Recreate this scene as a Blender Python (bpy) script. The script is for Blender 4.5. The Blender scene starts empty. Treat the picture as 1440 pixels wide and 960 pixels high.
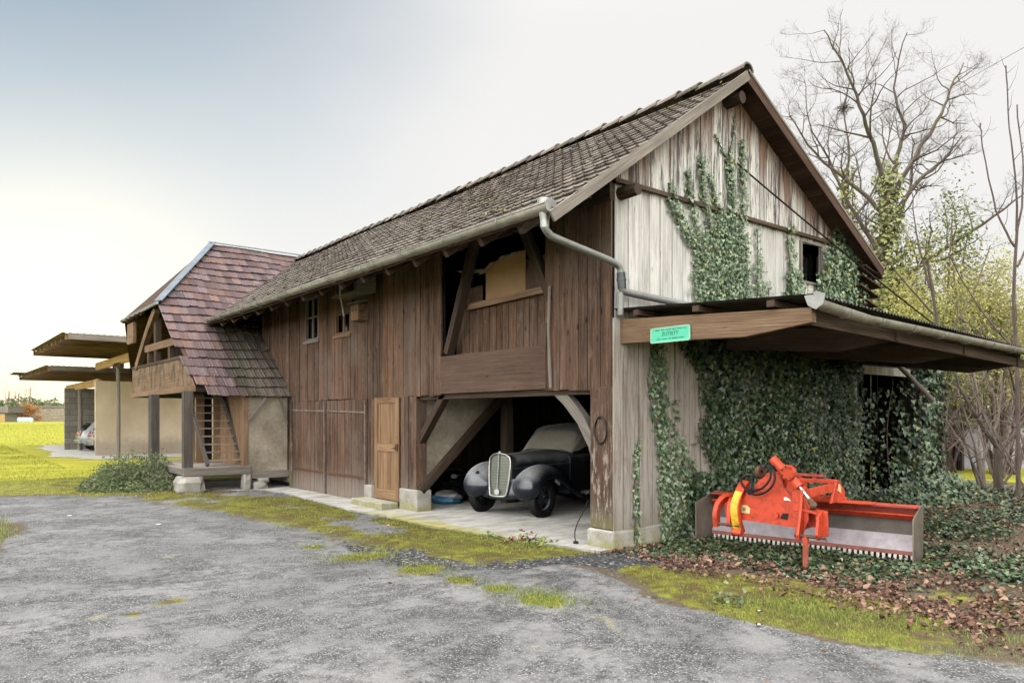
import bpy, math, random
import numpy as np
from mathutils import Vector, Matrix
random.seed(11)
rng = np.random.default_rng(11)
S = bpy.context.scene
COL = S.collection
PI = math.pi
def V(*a): return Vector(a if len(a) > 1 else a[0])

# ------------------------------------------------------------------ objects
def tag(o, label=None, cat=None, group=None, kind=None):
    if label: o['label'] = label
    if cat: o['category'] = cat
    if group: o['group'] = group
    if kind: o['kind'] = kind
    return o

def root(name, label, cat, loc=(0, 0, 0), rz=0.0, group=None):
    o = bpy.data.objects.new(name, None)
    COL.objects.link(o)
    o.empty_display_size = 0.2
    o.location = loc
    o.rotation_euler = (0, 0, rz)
    o.matrix_world = Matrix.Translation(V(loc)) @ Matrix.Rotation(rz, 4, 'Z')
    return tag(o, label, cat, group)

def link_mesh(name, me, parent=None, local=False):
    o = bpy.data.objects.new(name, me)
    COL.objects.link(o)
    if parent is not None:
        o.parent = parent
        if not local:
            r = parent
            while r.parent is not None: r = r.parent
            if parent is r:
                o.matrix_parent_inverse = r.matrix_world.inverted()
    return o

def copy_tree(o, parent=None):
    c = o.copy(); COL.objects.link(c)
    if parent is not None: c.parent = parent
    for ch in o.children: copy_tree(ch, c)
    return c

class MB:
    def __init__(s):
        s.v = []; s.f = []; s.uv = []; s.mi = []
    def add(s, vs, fs, uvs=None, m=0):
        b = len(s.v)
        s.v.extend([tuple(p) for p in vs])
        for i, f in enumerate(fs):
            s.f.append([b + k for k in f])
            s.mi.append(m)
            if uvs is not None: s.uv.append(uvs[i])
            else: s.uv.append([(vs[k][0] + vs[k][1], vs[k][2]) for k in f])
        return s
    def beam(s, p0, p1, w, h, up=(0, 0, 1), m=0, w1=None, h1=None):
        p0, p1 = V(p0), V(p1); d = p1 - p0; L = d.length; d.normalize()
        u = V(up); sd = d.cross(u)
        if sd.length < 1e-4: sd = d.cross(V(1, 0, 0))
        sd.normalize(); u = sd.cross(d).normalized()
        w1 = w if w1 is None else w1; h1 = h if h1 is None else h1
        q = []
        for p, ww, hh in ((p0, w, h), (p1, w1, h1)):
            for a, b in ((-1, -1), (1, -1), (1, 1), (-1, 1)):
                q.append(p + sd * (a * ww / 2) + u * (b * hh / 2))
        fs = []; uvs = []
        o1 = random.random() * 3
        off = [0, w, w + h, 2 * w + h]
        wid = [w, h, w, h]
        for k in range(4):
            a, b = k, (k + 1) % 4
            fs.append([a, b, 4 + b, 4 + a])
            uvs.append([(o1, off[k]), (o1, off[k] + wid[k]), (o1 + L, off[k] + wid[k]), (o1 + L, off[k])])
        fs.append([3, 2, 1, 0]); uvs.append([(0, 0), (.02, .05), (.02, .1), (0, .1)])
        fs.append([4, 5, 6, 7]); uvs.append([(0, 0), (.02, .05), (.02, .1), (0, .1)])
        return s.add(q, fs, uvs, m)
    def box(s, lo, hi, m=0):
        lo, hi = V(lo), V(hi); c = (lo + hi) / 2; d = hi - lo
        ax = max(range(3), key=lambda i: d[i])
        e = V(0, 0, 0); e[ax] = d[ax] / 2
        up = V(0, 0, 1) if ax != 2 else V(0, 1, 0)
        dd = V(0, 0, 0); dd[ax] = 1
        sd = dd.cross(up)
        w = sum(abs(sd[i]) * d[i] for i in range(3)); h = sum(abs(up[i]) * d[i] for i in range(3))
        return s.beam(c - e, c + e, w, h, up, m)
    def tube(s, path, rad, n=8, m=0, cap=True):
        P = [V(p) for p in path]; k = len(P)
        R = rad if isinstance(rad, (list, tuple)) else [rad] * k
        t0 = (P[1] - P[0]).normalized()
        a = t0.cross(V(0, 0, 1))
        if a.length < 1e-3: a = t0.cross(V(0, 1, 0))
        a.normalize()
        vs = []; L = 0
        fs = []; uvs = []
        for i in range(k):
            t = (P[min(i + 1, k - 1)] - P[max(i - 1, 0)]).normalized()
            a = (a - t * a.dot(t))
            if a.length < 1e-4: a = t.cross(V(0.3, 1, 0.2))
            a.normalize(); b = t.cross(a)
            for j in range(n):
                an = 2 * PI * j / n
                vs.append(P[i] + (a * math.cos(an) + b * math.sin(an)) * R[i])
        Ls = [0]
        for i in range(1, k): Ls.append(Ls[-1] + (P[i] - P[i - 1]).length)
        for i in range(k - 1):
            for j in range(n):
                j2 = (j + 1) % n
                fs.append([i * n + j, i * n + j2, (i + 1) * n + j2, (i + 1) * n + j])
                c0 = j * 2 * PI * R[i] / n; c1 = (j + 1) * 2 * PI * R[i] / n
                uvs.append([(Ls[i], c0), (Ls[i], c1), (Ls[i + 1], c1), (Ls[i + 1], c0)])
        if cap:
            fs.append(list(range(n))[::-1]); uvs.append([(0, 0)] * n)
            fs.append([(k - 1) * n + j for j in range(n)]); uvs.append([(0, 0)] * n)
        return s.add(vs, fs, uvs, m)
    def prism(s, pts, ext, m=0):
        P = [V(p) for p in pts]; e = V(ext); n = len(P)
        vs = P + [p + e for p in P]
        fs = [list(range(n))[::-1], [n + i for i in range(n)]]
        for i in range(n):
            j = (i + 1) % n
            fs.append([i, j, n + j, n + i])
        # uv: long axis of outline
        d = max(((P[i] - P[i - 1]) for i in range(n)), key=lambda q: q.length).normalized()
        nn = e.normalized(); c = nn.cross(d)
        uvs = [[(vs[k].dot(d), vs[k].dot(c) + vs[k].dot(nn)) for k in f] for f in fs]
        return s.add(vs, fs, uvs, m)
    def lathe(s, prof, n, M, m=0, close=False):
        vs = []; fs = []
        for (r, h) in prof:
            for j in range(n):
                a = 2 * PI * j / n
                vs.append(M @ V(r * math.cos(a), r * math.sin(a), h))
        k = len(prof)
        rr = range(k) if close else range(k - 1)
        for i in rr:
            i2 = (i + 1) % k
            for j in range(n):
                j2 = (j + 1) % n
                fs.append([i * n + j, i * n + j2, i2 * n + j2, i2 * n + j])
        return s.add(vs, fs, None, m)
    def disc(s, c, nrm, r, t, n=16, m=0):
        c = V(c); nrm = V(nrm).normalized()
        return s.tube([c - nrm * t / 2, c + nrm * t / 2], r, n, m)
    def grid(s, fn, nu, nv, m=0, closeu=False):
        vs = [fn(i / nu, j / nv) for i in range(nu + 1) for j in range(nv + 1)]
        fs = [[i * (nv + 1) + j, (i + 1) * (nv + 1) + j, (i + 1) * (nv + 1) + j + 1, i * (nv + 1) + j + 1]
              for i in range(nu) for j in range(nv)]
        return s.add([V(p) for p in vs], fs, None, m)
    def build(s, name, mats, parent=None, smooth=False, bevel=0.0, local=False, recenter=True, angle=40, sub=0):
        me = bpy.data.meshes.new(name)
        vs = s.v
        off = None
        if parent is None and recenter and vs:
            a = np.array(vs); off = ((a[:, 0].min() + a[:, 0].max()) / 2, (a[:, 1].min() + a[:, 1].max()) / 2, a[:, 2].min())
            vs = (a - np.array(off)).tolist()
        me.from_pydata(vs, [], s.f)
        uvl = me.uv_layers.new(name='UVMap')
        uvl.data.foreach_set('uv', [c for f in s.uv for p in f for c in p])
        if not isinstance(mats, (list, tuple)): mats = [mats]
        for m in mats: me.materials.append(m)
        if len(mats) > 1: me.polygons.foreach_set('material_index', s.mi)
        if smooth:
            me.polygons.foreach_set('use_smooth', [True] * len(s.f))
        me.update()
        o = link_mesh(name, me, parent, local)
        if off: o.location = off
        if smooth and angle < 180:
            try: me.set_sharp_from_angle(angle=math.radians(angle))
            except Exception: pass
        if bevel > 0:
            b = o.modifiers.new('bevel', 'BEVEL'); b.width = bevel; b.segments = 2; b.limit_method = 'ANGLE'
        if sub:
            q = o.modifiers.new('sub', 'SUBSURF'); q.levels = sub; q.render_levels = sub
        return o

def scatter_mesh(name, tv, tf, pos, rot, scl, mat, parent=None, local=False):
    """tv (k,3) template, tf list of equal faces, pos (N,3), rot (N,3,3), scl (N,)"""
    tv = np.array(tv, float); N = len(pos); k = len(tv)
    v = np.einsum('nij,kj->nki', rot, tv) * scl[:, None, None] + pos[:, None, :]
    tf = np.array(tf)
    f = (tf[None, :, :] + (np.arange(N) * k)[:, None, None]).reshape(-1, tf.shape[1])
    me = bpy.data.meshes.new(name)
    v = v.reshape(-1, 3)
    off = None
    if parent is None and N:
        off = np.array([v[:, 0].mean(), v[:, 1].mean(), v[:, 2].min()]); v = v - off
    me.from_pydata(v.tolist(), [], f.tolist())
    me.materials.append(mat)
    o = link_mesh(name, me, parent, local)
    if off is not None: o.location = tuple(off)
    return o

def frames(nrm, down, spin=0.0):
    """rotation matrices: local z -> nrm, local -y -> down (projected)"""
    n = nrm / np.linalg.norm(nrm, axis=1, keepdims=True)
    d = down - (down * n).sum(1, keepdims=True) * n
    d = d / (np.linalg.norm(d, axis=1, keepdims=True) + 1e-9)
    y = -d; x = np.cross(y, n)
    return np.stack([x, y, n], axis=2)

LEAF_V = [(0, 0, 0), (-.42, .10, .06), (-.50, -.32, .10), (-.22, -.48, .03), (0, -1, -.05), (.22, -.48, .03), (.50, -.32, .10), (.42, .10, .06)]
LEAF_F = [(0, 1, 2, 3, 4), (0, 4, 5, 6, 7)]
OVAL_V = [(0, 0, 0), (-.20, -.25, .05), (-.24, -.55, .06), (-.12, -.85, .02), (0, -1, -.04), (.12, -.85, .02), (.24, -.55, .06), (.20, -.25, .05)]
OVAL_F = LEAF_F

# ------------------------------------------------------------------ numpy noise
_T = np.random.default_rng(5).random((256, 256))
def vn(x, y):
    x = np.asarray(x, float); y = np.asarray(y, float)
    xi = np.floor(x).astype(int); yi = np.floor(y).astype(int)
    fx = x - xi; fy = y - yi
    fx = fx * fx * (3 - 2 * fx); fy = fy * fy * (3 - 2 * fy)
    g = lambda a, b: _T[a & 255, b & 255]
    return (g(xi, yi) * (1 - fx) + g(xi + 1, yi) * fx) * (1 - fy) + (g(xi, yi + 1) * (1 - fx) + g(xi + 1, yi + 1) * fx) * fy
def fbm(x, y, o=4):
    s = 0; a = .5; t = 0
    for k in range(o):
        s = s + a * vn(x * 2 ** k + 17.3 * k, y * 2 ** k + 9.1 * k); t += a; a *= .5
    return s / t
def sst(a, b, x):
    t = np.clip((np.asarray(x, float) - a) / (b - a), 0, 1); return t * t * (3 - 2 * t)
def poly_sd(px, py, poly):
    """signed distance, positive inside"""
    P = np.array(poly, float); n = len(P)
    d = np.full(np.shape(px), 1e9); ins = np.zeros(np.shape(px), bool)
    for i in range(n):
        a = P[i]; b = P[(i + 1) % n]; e = b - a
        wx = px - a[0]; wy = py - a[1]
        t = np.clip((wx * e[0] + wy * e[1]) / (e @ e), 0, 1)
        d = np.minimum(d, np.hypot(wx - t * e[0], wy - t * e[1]))
        c = ((a[1] <= py) & (b[1] > py)) | ((b[1] <= py) & (a[1] > py))
        with np.errstate(divide='ignore', invalid='ignore'):
            xx = a[0] + (py - a[1]) / (e[1] if abs(e[1]) > 1e-12 else 1e-12) * e[0]
        ins ^= c & (px < xx)
    return np.where(ins, d, -d)

# ------------------------------------------------------------------ materials
class G:
    def __init__(s, name):
        s.m = bpy.data.materials.new(name); s.m.use_nodes = True
        s.t = s.m.node_tree; s.t.nodes.clear()
        s.out = s.t.nodes.new('ShaderNodeOutputMaterial')
    def n(s, typ, **k):
        x = s.t.nodes.new(typ)
        for a, b in k.items(): setattr(x, a, b)
        return x
    def set(s, sock, v):
        if isinstance(v, bpy.types.NodeSocket): s.t.links.new(v, sock)
        elif v is not None:
            if sock.type == 'RGBA' and not isinstance(v, (int, float)) and len(v) == 3: v = (*v, 1)
            if sock.type == 'RGBA' and isinstance(v, (int, float)): v = (v, v, v, 1)
            if sock.type == 'VECTOR' and isinstance(v, (int, float)): v = (v, v, v)
            sock.default_value = v
    def math(s, op, a, b=0.0, c=None, clamp=False):
        x = s.n('ShaderNodeMath', operation=op, use_clamp=clamp)
        s.set(x.inputs[0], a); s.set(x.inputs[1], b)
        if c is not None: s.set(x.inputs[2], c)
        return x.outputs[0]
    def vec(s, x=0.0, y=0.0, z=0.0):
        q = s.n('ShaderNodeCombineXYZ')
        for i, a in enumerate((x, y, z)): s.set(q.inputs[i], a)
        return q.outputs[0]
    def sep(s, v):
        q = s.n('ShaderNodeSeparateXYZ'); s.set(q.inputs[0], v); return q.outputs
    def noise(s, v, sc=1.0, det=4, ro=.55, dist=0.0):
        q = s.n('ShaderNodeTexNoise'); s.set(q.inputs['Vector'], v)
        s.set(q.inputs['Scale'], sc); s.set(q.inputs['Detail'], det); s.set(q.inputs['Roughness'], ro); s.set(q.inputs['Distortion'], dist)
        return q.outputs['Fac']
    def voro(s, v, sc=1.0, feature='F1', out='Distance', rnd=1.0):
        q = s.n('ShaderNodeTexVoronoi', feature=feature); s.set(q.inputs['Vector'], v); s.set(q.inputs['Scale'], sc)
        s.set(q.inputs['Randomness'], rnd)
        return q.outputs[out]
    def ramp(s, f, stops, interp='LINEAR'):
        q = s.n('ShaderNodeValToRGB'); s.set(q.inputs[0], f); e = q.color_ramp.elements; q.color_ramp.interpolation = interp
        while len(e) < len(stops): e.new(.5)
        for i, (p, c) in enumerate(stops):
            e[i].position = p; e[i].color = (*c, 1) if not isinstance(c, (int, float)) else (c, c, c, 1)
        return q.outputs[0]
    def ss(s, f, a, b):
        q = s.n('ShaderNodeMapRange', interpolation_type='SMOOTHSTEP')
        s.set(q.inputs[0], f); s.set(q.inputs[1], a); s.set(q.inputs[2], b)
        return q.outputs[0]
    def lerp(s, f, a, b):
        q = s.n('ShaderNodeMapRange'); s.set(q.inputs[0], f); s.set(q.inputs[3], a); s.set(q.inputs[4], b); return q.outputs[0]
    def mix(s, f, a, b, mode='MIX'):
        q = s.n('ShaderNodeMix', data_type='RGBA', blend_type=mode)
        s.set(q.inputs[0], f); s.set(q.inputs[6], a); s.set(q.inputs[7], b)
        return q.outputs[2]
    def mul(s, col, f):
        return s.mix(1.0, col, f, 'MULTIPLY')
    def obj(s): return s.n('ShaderNodeTexCoord').outputs['Object']
    def pos(s): return s.n('ShaderNodeNewGeometry').outputs['Position']
    def geo(s, o): return s.n('ShaderNodeNewGeometry').outputs[o]
    def uv(s): return s.n('ShaderNodeUVMap').outputs[0]
    def attr(s, n): 
        return s.n('ShaderNodeAttribute', attribute_name=n).outputs['Color']
    def scale(s, v, x, y, z):
        q = s.n('ShaderNodeMapping'); s.set(q.inputs['Vector'], v); q.inputs['Scale'].default_value = (x, y, z); return q.outputs[0]
    def bump(s, h, st=.5, d=.01):
        q = s.n('ShaderNodeBump'); s.set(q.inputs['Height'], h); s.set(q.inputs['Strength'], st); s.set(q.inputs['Distance'], d)
        return q.outputs[0]
    def bsdf(s, col, rough=.8, metal=0.0, spec=.5, nrm=None, trans=0.0, coat=0.0, tl=0.0):
        b = s.n('ShaderNodeBsdfPrincipled')
        s.set(b.inputs['Base Color'], col); s.set(b.inputs['Roughness'], rough); s.set(b.inputs['Metallic'], metal)
        s.set(b.inputs['Specular IOR Level'], spec); s.set(b.inputs['Transmission Weight'], trans); s.set(b.inputs['Coat Weight'], coat)
        if nrm is not None: s.set(b.inputs['Normal'], nrm)
        sh = b.outputs[0]
        if tl:
            t = s.n('ShaderNodeBsdfTranslucent'); s.set(t.inputs[0], col)
            mx = s.n('ShaderNodeMixShader'); s.set(mx.inputs[0], tl)
            s.t.links.new(sh, mx.inputs[1]); s.t.links.new(t.outputs[0], mx.inputs[2]); sh = mx.outputs[0]
        s.t.links.new(sh, s.out.inputs[0])
        return s.m

def wood(name, dark, mid, light, var=.35, rough=.85, spec=.25, grain=60., extra=None, bump=.6, alt=None, altamt=.3):
    g = G(name); uv = g.sep(g.uv()); r = g.geo('Random Per Island')
    r2 = g.math('FRACT', g.math('MULTIPLY', r, 57.31)); r3 = g.math('FRACT', g.math('MULTIPLY', r, 131.7))
    vx = g.math('ADD', g.math('MULTIPLY', uv[0], 1.3), g.math('MULTIPLY', r, 91.))
    vy = g.math('ADD', g.math('MULTIPLY', uv[1], grain), g.math('MULTIPLY', r2, 47.))
    gr = g.noise(g.vec(vx, vy, r3), 1.0, 6, .62, .5)
    bl = g.noise(g.vec(g.math('MULTIPLY', vx, .9), g.math('MULTIPLY', vy, .09), g.math('MULTIPLY', r3, 9.)), 1.0, 4, .6)
    kn = g.voro(g.vec(g.math('MULTIPLY', vx, 1.6), g.math('MULTIPLY', vy, .16), r3), 1.0)
    f = g.math('ADD', g.math('MULTIPLY', gr, .62), g.math('MULTIPLY', bl, .38))
    col = g.ramp(f, [(.30, dark), (.5, mid), (.68, light)])
    if alt: col = g.mix(g.math('MULTIPLY', g.ss(r3, .55, .95), altamt), col, alt)
    col = g.mul(col, g.ramp(kn, [(.03, .35), (.11, 1.0)]))
    col = g.mul(col, g.lerp(r2, 1 - var, 1 + var))
    if extra: col = extra(g, col, dict(gr=gr, bl=bl, r=r, r2=r2, r3=r3))
    return g.bsdf(col, rough, spec=spec, nrm=g.bump(gr, bump, .012))

def facade_weather(g, col, d):
    p = g.sep(g.pos())
    n = g.noise(g.pos(), .9, 5, .6); n2 = g.noise(g.scale(g.pos(), 16, 16, 1.3), 1.0, 7, .74, .6); n3 = g.noise(g.scale(g.pos(), 8, 8, 2.6), 1.3, 7, .74, .5); n4 = g.noise(g.scale(g.pos(), 34, 34, 4.5), 1.0, 5, .7, .5); vk = g.voro(g.vec(g.math('MULTIPLY', p[1], 5.5), g.math('MULTIPLY', p[0], 5.5), g.math('MULTIPLY', p[2], 2.2)), 1.0)
    col = g.mix(g.math('MULTIPLY', g.ss(n2, .53, .70), .6), col, (.32, .175, .10))
    col = g.mix(g.math('MULTIPLY', g.ss(n2, .47, .34), .7), col, (.028, .018, .015))
    col = g.mix(g.math('MULTIPLY', g.ss(n3, .56, .70), .50), col, (.27, .20, .16))
    col = g.mix(g.math('MULTIPLY', g.ss(n4, .60, .72), .45), col, (.42, .31, .24))
    col = g.mix(g.math('MULTIPLY', g.ss(n, .46, .68), .55), col, (.17, .135, .112))
    col = g.mul(col, g.ramp(vk, [(.05, .3), (.13, 1.0)]))
    lo = g.math('ADD', p[2], g.math('MULTIPLY', g.math('SUBTRACT', n2, .5), 1.1))
    col = g.mix(g.math('MULTIPLY', g.ss(lo, .75, .05), .65), col, (.30, .265, .225))
    return col

def gable_weather(g, col, d):
    # brown where the verge keeps the rain off, silver below, black run-off streaks
    p = g.sep(g.pos())
    t = g.math('ABSOLUTE', g.math('SUBTRACT', p[0], 2.45))
    roof = g.math('SUBTRACT', 6.75, g.math('MULTIPLY', t, .64))
    dz = g.math('SUBTRACT', roof, p[2])
    n = g.noise(g.scale(g.pos(), 5, 5, .5), 1.0, 5, .6); n1 = g.noise(g.scale(g.pos(), 11, 11, .9), 1.3, 7, .75, .6); n5 = g.noise(g.scale(g.pos(), 40, 40, 2.6), 1.0, 5, .7, .5)
    a = g.math('ADD', dz, g.math('MULTIPLY', g.math('SUBTRACT', n, .5), 2.0))
    a = g.math('ADD', a, g.math('MULTIPLY', g.math('SUBTRACT', d['r2'], .5), .5))
    up = g.ss(p[2], 4.5, 4.75)
    col = g.mix(g.math('MULTIPLY', g.math('MULTIPLY', g.ss(a, 1.05, .2), .88), up), col, (.20, .098, .055))
    col = g.mix(g.math('MULTIPLY', g.math('MULTIPLY', g.ss(n1, .465, .59), .9), g.math('ADD', g.math('MULTIPLY', up, .8), .2)), col, (.060, .050, .045))
    col = g.mix(g.math('MULTIPLY', g.ss(n5, .56, .70), .55), col, (.13, .115, .105))
    low = g.ss(p[2], 3.2, 2.6)
    col = g.mix(g.math('MULTIPLY', low, .72), col, g.mix(g.ss(n1, .40, .56), (.155, .10, .068), (.36, .32, .265)))
    m = g.ss(g.math('ADD', p[2], g.math('MULTIPLY', g.math('SUBTRACT', n, .5), 1.6)), .75, .2)
    col = g.mix(g.math('MULTIPLY', m, .35), col, (.15, .15, .06))
    return col

M = {}
M['facade'] = wood('brown_board', (.028, .018, .0135), (.114, .069, .047), (.235, .152, .105), .26, extra=facade_weather, alt=(.24, .115, .055), altamt=.3, grain=75, bump=.9)
M['gable'] = wood('silvered_board', (.30, .28, .25), (.58, .56, .53), (.76, .74, .71), .12, extra=gable_weather, bump=.9)
M['timber'] = wood('dark_timber', (.04, .028, .02), (.095, .065, .046), (.16, .115, .085), .25)
M['timber_warm'] = wood('warm_timber', (.105, .065, .040), (.245, .155, .095), (.37, .255, .165), .2)
M['grey_timber'] = wood('grey_timber', (.12, .10, .085), (.24, .21, .18), (.36, .32, .28), .2)
M['dark_grey_timber'] = wood('dark_grey_timber', (.05, .043, .038), (.12, .104, .09), (.20, .175, .15), .2)
def panel_weather(g, col, d):
    n = g.noise(g.scale(g.pos(), 4, 4, 1.2), 1.3, 6, .7)
    col = g.mix(g.math('MULTIPLY', g.ss(n, .48, .62), .8), col, (.06, .05, .038))
    return g.mix(g.math('MULTIPLY', g.ss(g.noise(g.pos(), 5, 5, .6), .56, .66), .6), col, (.22, .20, .15))
M['mossy_panel'] = wood('stained_panel', (.11, .068, .042), (.23, .15, .09), (.34, .24, .155), .15, extra=panel_weather)
M['brown_panel'] = wood('brown_panel', (.075, .045, .033), (.125, .078, .058), (.17, .112, .085), .12, grain=30)
M['door_wood'] = wood('door_wood', (.15, .085, .045), (.27, .165, .09), (.37, .245, .145), .12, grain=45)
M['soffit'] = wood('soffit_board', (.045, .026, .02), (.10, .058, .043), (.16, .10, .075), .25)
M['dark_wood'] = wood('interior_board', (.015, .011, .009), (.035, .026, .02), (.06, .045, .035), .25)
M['pale_sunlit_wood'] = wood('pale_sunlit_wood', (.30, .18, .07), (.50, .32, .13), (.62, .44, .22), .15)  # low sun's gold on the carport beams is put into this colour
def post_weather(g, col, d):
    col = facade_weather(g, col, d); n = g.noise(g.scale(g.pos(), 12, 12, 3), 1.2, 6, .75); z = g.sep(g.pos())[2]
    col = g.mix(g.math('MULTIPLY', g.math('MULTIPLY', g.ss(n, .52, .62), .8), g.ss(z, 2.1, .8)), col, (.40, .36, .31))
    return g.mix(g.math('MULTIPLY', g.ss(g.math('ADD', z, g.math('MULTIPLY', g.math('SUBTRACT', n, .5), .6)), .55, .32), .6), col, (.16, .15, .05))
M['post_wood'] = wood('flaking_post', (.035, .022, .016), (.105, .064, .044), (.20, .13, .09), .1, extra=post_weather)

def simple(name, col, rough=.6, metal=0., var=.25, sc=6., spec=.5, bump=0., col2=None, coat=0.):
    g = G(name); n = g.noise(g.obj(), sc, 6, .6); n2 = g.noise(g.obj(), sc * 9, 4, .6)
    f = g.math('ADD', g.math('MULTIPLY', n, .7), g.math('MULTIPLY', n2, .3))
    c2 = col2 or tuple(c * (1 - var) for c in col); c1 = col if col2 else tuple(min(1, c * (1 + var)) for c in col)
    c = g.ramp(f, [(.35, c2), (.65, c1)])
    return g.bsdf(c, g.lerp(n2, max(.05, rough - .12), min(1, rough + .12)), metal, spec, g.bump(n2, bump, .01) if bump else None, coat=coat)

M['zinc'] = simple('weathered_zinc', (.46, .47, .46), .5, .55, .3, 5, col2=(.25, .25, .235))
M['zinc_dirty'] = simple('stained_zinc', (.52, .49, .44), .6, .25, .3, 4, col2=(.26, .235, .20))
M['pipe_black'] = simple('dark_grey_plastic', (.05, .055, .065), .35)
M['pipe_grey'] = simple('grey_zinc_pipe', (.37, .375, .36), .5, .25, .2, 6, col2=(.24, .24, .225))
M['flashing'] = simple('blue_grey_flashing', (.35, .40, .45), .4, .4, .15, 3)
M['concrete'] = simple('concrete', (.42, .40, .35), .9, 0, .2, 3, .2, .4, col2=(.27, .26, .225))
M['plaster'] = simple('grey_brown_plaster', (.46, .40, .31), .95, 0, .2, 1.6, .1, .5, col2=(.22, .185, .14))
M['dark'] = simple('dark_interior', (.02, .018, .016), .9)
M['black_iron'] = simple('black_iron', (.035, .03, .03), .5, .5)
M['rust'] = simple('rusty_iron', (.16, .085, .05), .8, .3, .3, 20)
M['white_paint'] = simple('weathered_paint', (.40, .38, .33), .7, 0, .2, 8)
M['cardboard'] = simple('cardboard', (.36, .225, .125), .9, 0, .12, 3, .2)
M['paper'] = simple('dusty_paper', (.42, .36, .30), .9, 0, .2, 8, .2)
M['stone'] = simple('pale_stone', (.42, .40, .36), .9, 0, .2, 5, .2, .6, col2=(.25, .235, .2))
M['black_rubber'] = simple('black_rubber', (.022, .022, .023), .75, 0, .25, 20, .3)

def mossy_concrete():
    g = G('mossy_concrete'); p = g.pos(); n = g.noise(p, 5, 6, .65); n2 = g.noise(p, 45, 4, .6); z = g.sep(p)[2]
    c = g.ramp(g.math('ADD', g.math('MULTIPLY', n, .6), g.math('MULTIPLY', n2, .4)), [(.35, (.27, .25, .21)), (.65, (.47, .45, .40))])
    mz = g.math('ADD', z, g.math('MULTIPLY', g.math('SUBTRACT', n, .5), .7))
    c = g.mix(g.math('MULTIPLY', g.ss(mz, .22, .02), .75), c, (.30, .29, .10))
    return g.bsdf(c, .92, spec=.2, nrm=g.bump(n2, .5, .01))
M['plinth'] = mossy_concrete()

def tile_mat(name, cols, moss, moss_amt, dark=.3, local=None):
    g = G(name); r = g.geo('Random Per Island'); r2 = g.math('FRACT', g.math('MULTIPLY', r, 77.7))
    p = g.pos(); n = g.noise(p, 1.3, 5, .6); n2 = g.noise(p, 26, 5, .7)
    c = g.ramp(r, [(i / (len(cols) - 1), k) for i, k in enumerate(cols)])
    c = g.mul(c, g.lerp(n2, .45, 1.5))
    c = g.mul(c, g.lerp(r2, 1 - dark, 1 + dark))
    nz = g.math('ADD', g.math('MULTIPLY', n, .6), g.math('MULTIPLY', n2, .4))
    c = g.mix(g.math('MULTIPLY', g.ss(nz, .56, .66), moss_amt), c, moss)
    c = g.mix(g.math('MULTIPLY', g.ss(g.noise(p, 60, 3, .5), .66, .76), .55), c, (.36, .34, .30))
    if local: c = local(g, c, n, n2)
    return g.bsdf(c, .85, spec=.3, nrm=g.bump(n2, .5, .01))
M['barn_tile'] = tile_mat('grey_brown_tile', [(.115, .098, .086), (.165, .142, .126), (.21, .182, .16), (.14, .112, .098)], (.15, .145, .05), .65)
def wing_local(g, c, n, n2):
    p = g.sep(g.pos())
    # lower right: pale grey-green replacement tiles with a mossy run
    a = g.math('ADD', p[0], g.math('MULTIPLY', g.math('SUBTRACT', n, .5), .8))
    lowm = g.ss(p[1], 12.9, 12.3)
    grey = g.math('MULTIPLY', g.ss(a, -1.15, -.75), lowm)
    c = g.mix(g.math('MULTIPLY', grey, .7), c, g.mix(g.ss(n2, .3, .7), (.13, .115, .09), (.25, .22, .18)))
    ms = g.math('MULTIPLY', g.math('MULTIPLY', g.ss(a, -1.35, -1.1), g.ss(a, -.55, -.95)), lowm)
    c = g.mix(g.math('MULTIPLY', ms, g.math('MULTIPLY', g.ss(n2, .38, .60), .9)), c, (.055, .065, .03))
    return c
M['wing_tile'] = tile_mat('red_brown_tile', [(.095, .066, .070), (.15, .098, .094), (.145, .108, .112), (.18, .108, .086), (.10, .074, .080)], (.30, .265, .25), .6, .30, wing_local)

def leaf_mat(name, c1, c2, c3, rough=.4, tl=.25, spec=.5, rare=None):
    g = G(name); r = g.geo('Random Per Island')
    n = g.noise(g.pos(), 1.7, 3, .5)
    c = g.ramp(g.math('ADD', g.math('MULTIPLY', r, .7), g.math('MULTIPLY', n, .3)), [(.15, c1), (.5, c2), (.85, c3)])
    if rare: c = g.mix(g.ss(g.math('FRACT', g.math('MULTIPLY', r, 63.7)), .955, .97), c, rare)
    return g.bsdf(c, rough, spec=spec, tl=tl)
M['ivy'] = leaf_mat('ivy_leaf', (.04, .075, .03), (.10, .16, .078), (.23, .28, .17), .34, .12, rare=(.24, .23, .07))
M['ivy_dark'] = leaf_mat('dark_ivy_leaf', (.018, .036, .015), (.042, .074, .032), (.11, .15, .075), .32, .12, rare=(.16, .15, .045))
M['ivy_old'] = leaf_mat('old_ivy_leaf', (.08, .10, .025), (.17, .19, .05), (.29, .28, .09), .5, .25)
M['yellow_leaf'] = leaf_mat('yellow_green_leaf', (.19, .21, .055), (.38, .36, .10), (.54, .48, .18), .6, .5)
M['green_leaf'] = leaf_mat('olive_leaf', (.06, .085, .025), (.14, .17, .045), (.25, .27, .08), .6, .45)
M['bush_leaf'] = leaf_mat('bush_leaf', (.05, .07, .03), (.11, .15, .06), (.22, .25, .11), .6, .35)
M['dead_leaf'] = leaf_mat('dead_leaf', (.04, .020, .014), (.115, .052, .032), (.24, .145, .095), .75, .05, rare=(.26, .18, .12))
M['orange_leaf'] = leaf_mat('orange_leaf', (.25, .11, .03), (.42, .20, .06), (.55, .32, .12), .7, .45)
M['grass'] = leaf_mat('grass_blade', (.09, .13, .02), (.18, .24, .04), (.33, .34, .10), .6, .35)
M['field_grass'] = leaf_mat('field_grass_blade', (.13, .17, .012), (.24, .27, .02), (.36, .35, .035), .6, .45)  # blades coloured bright to stand for sun on the lawn
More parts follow.
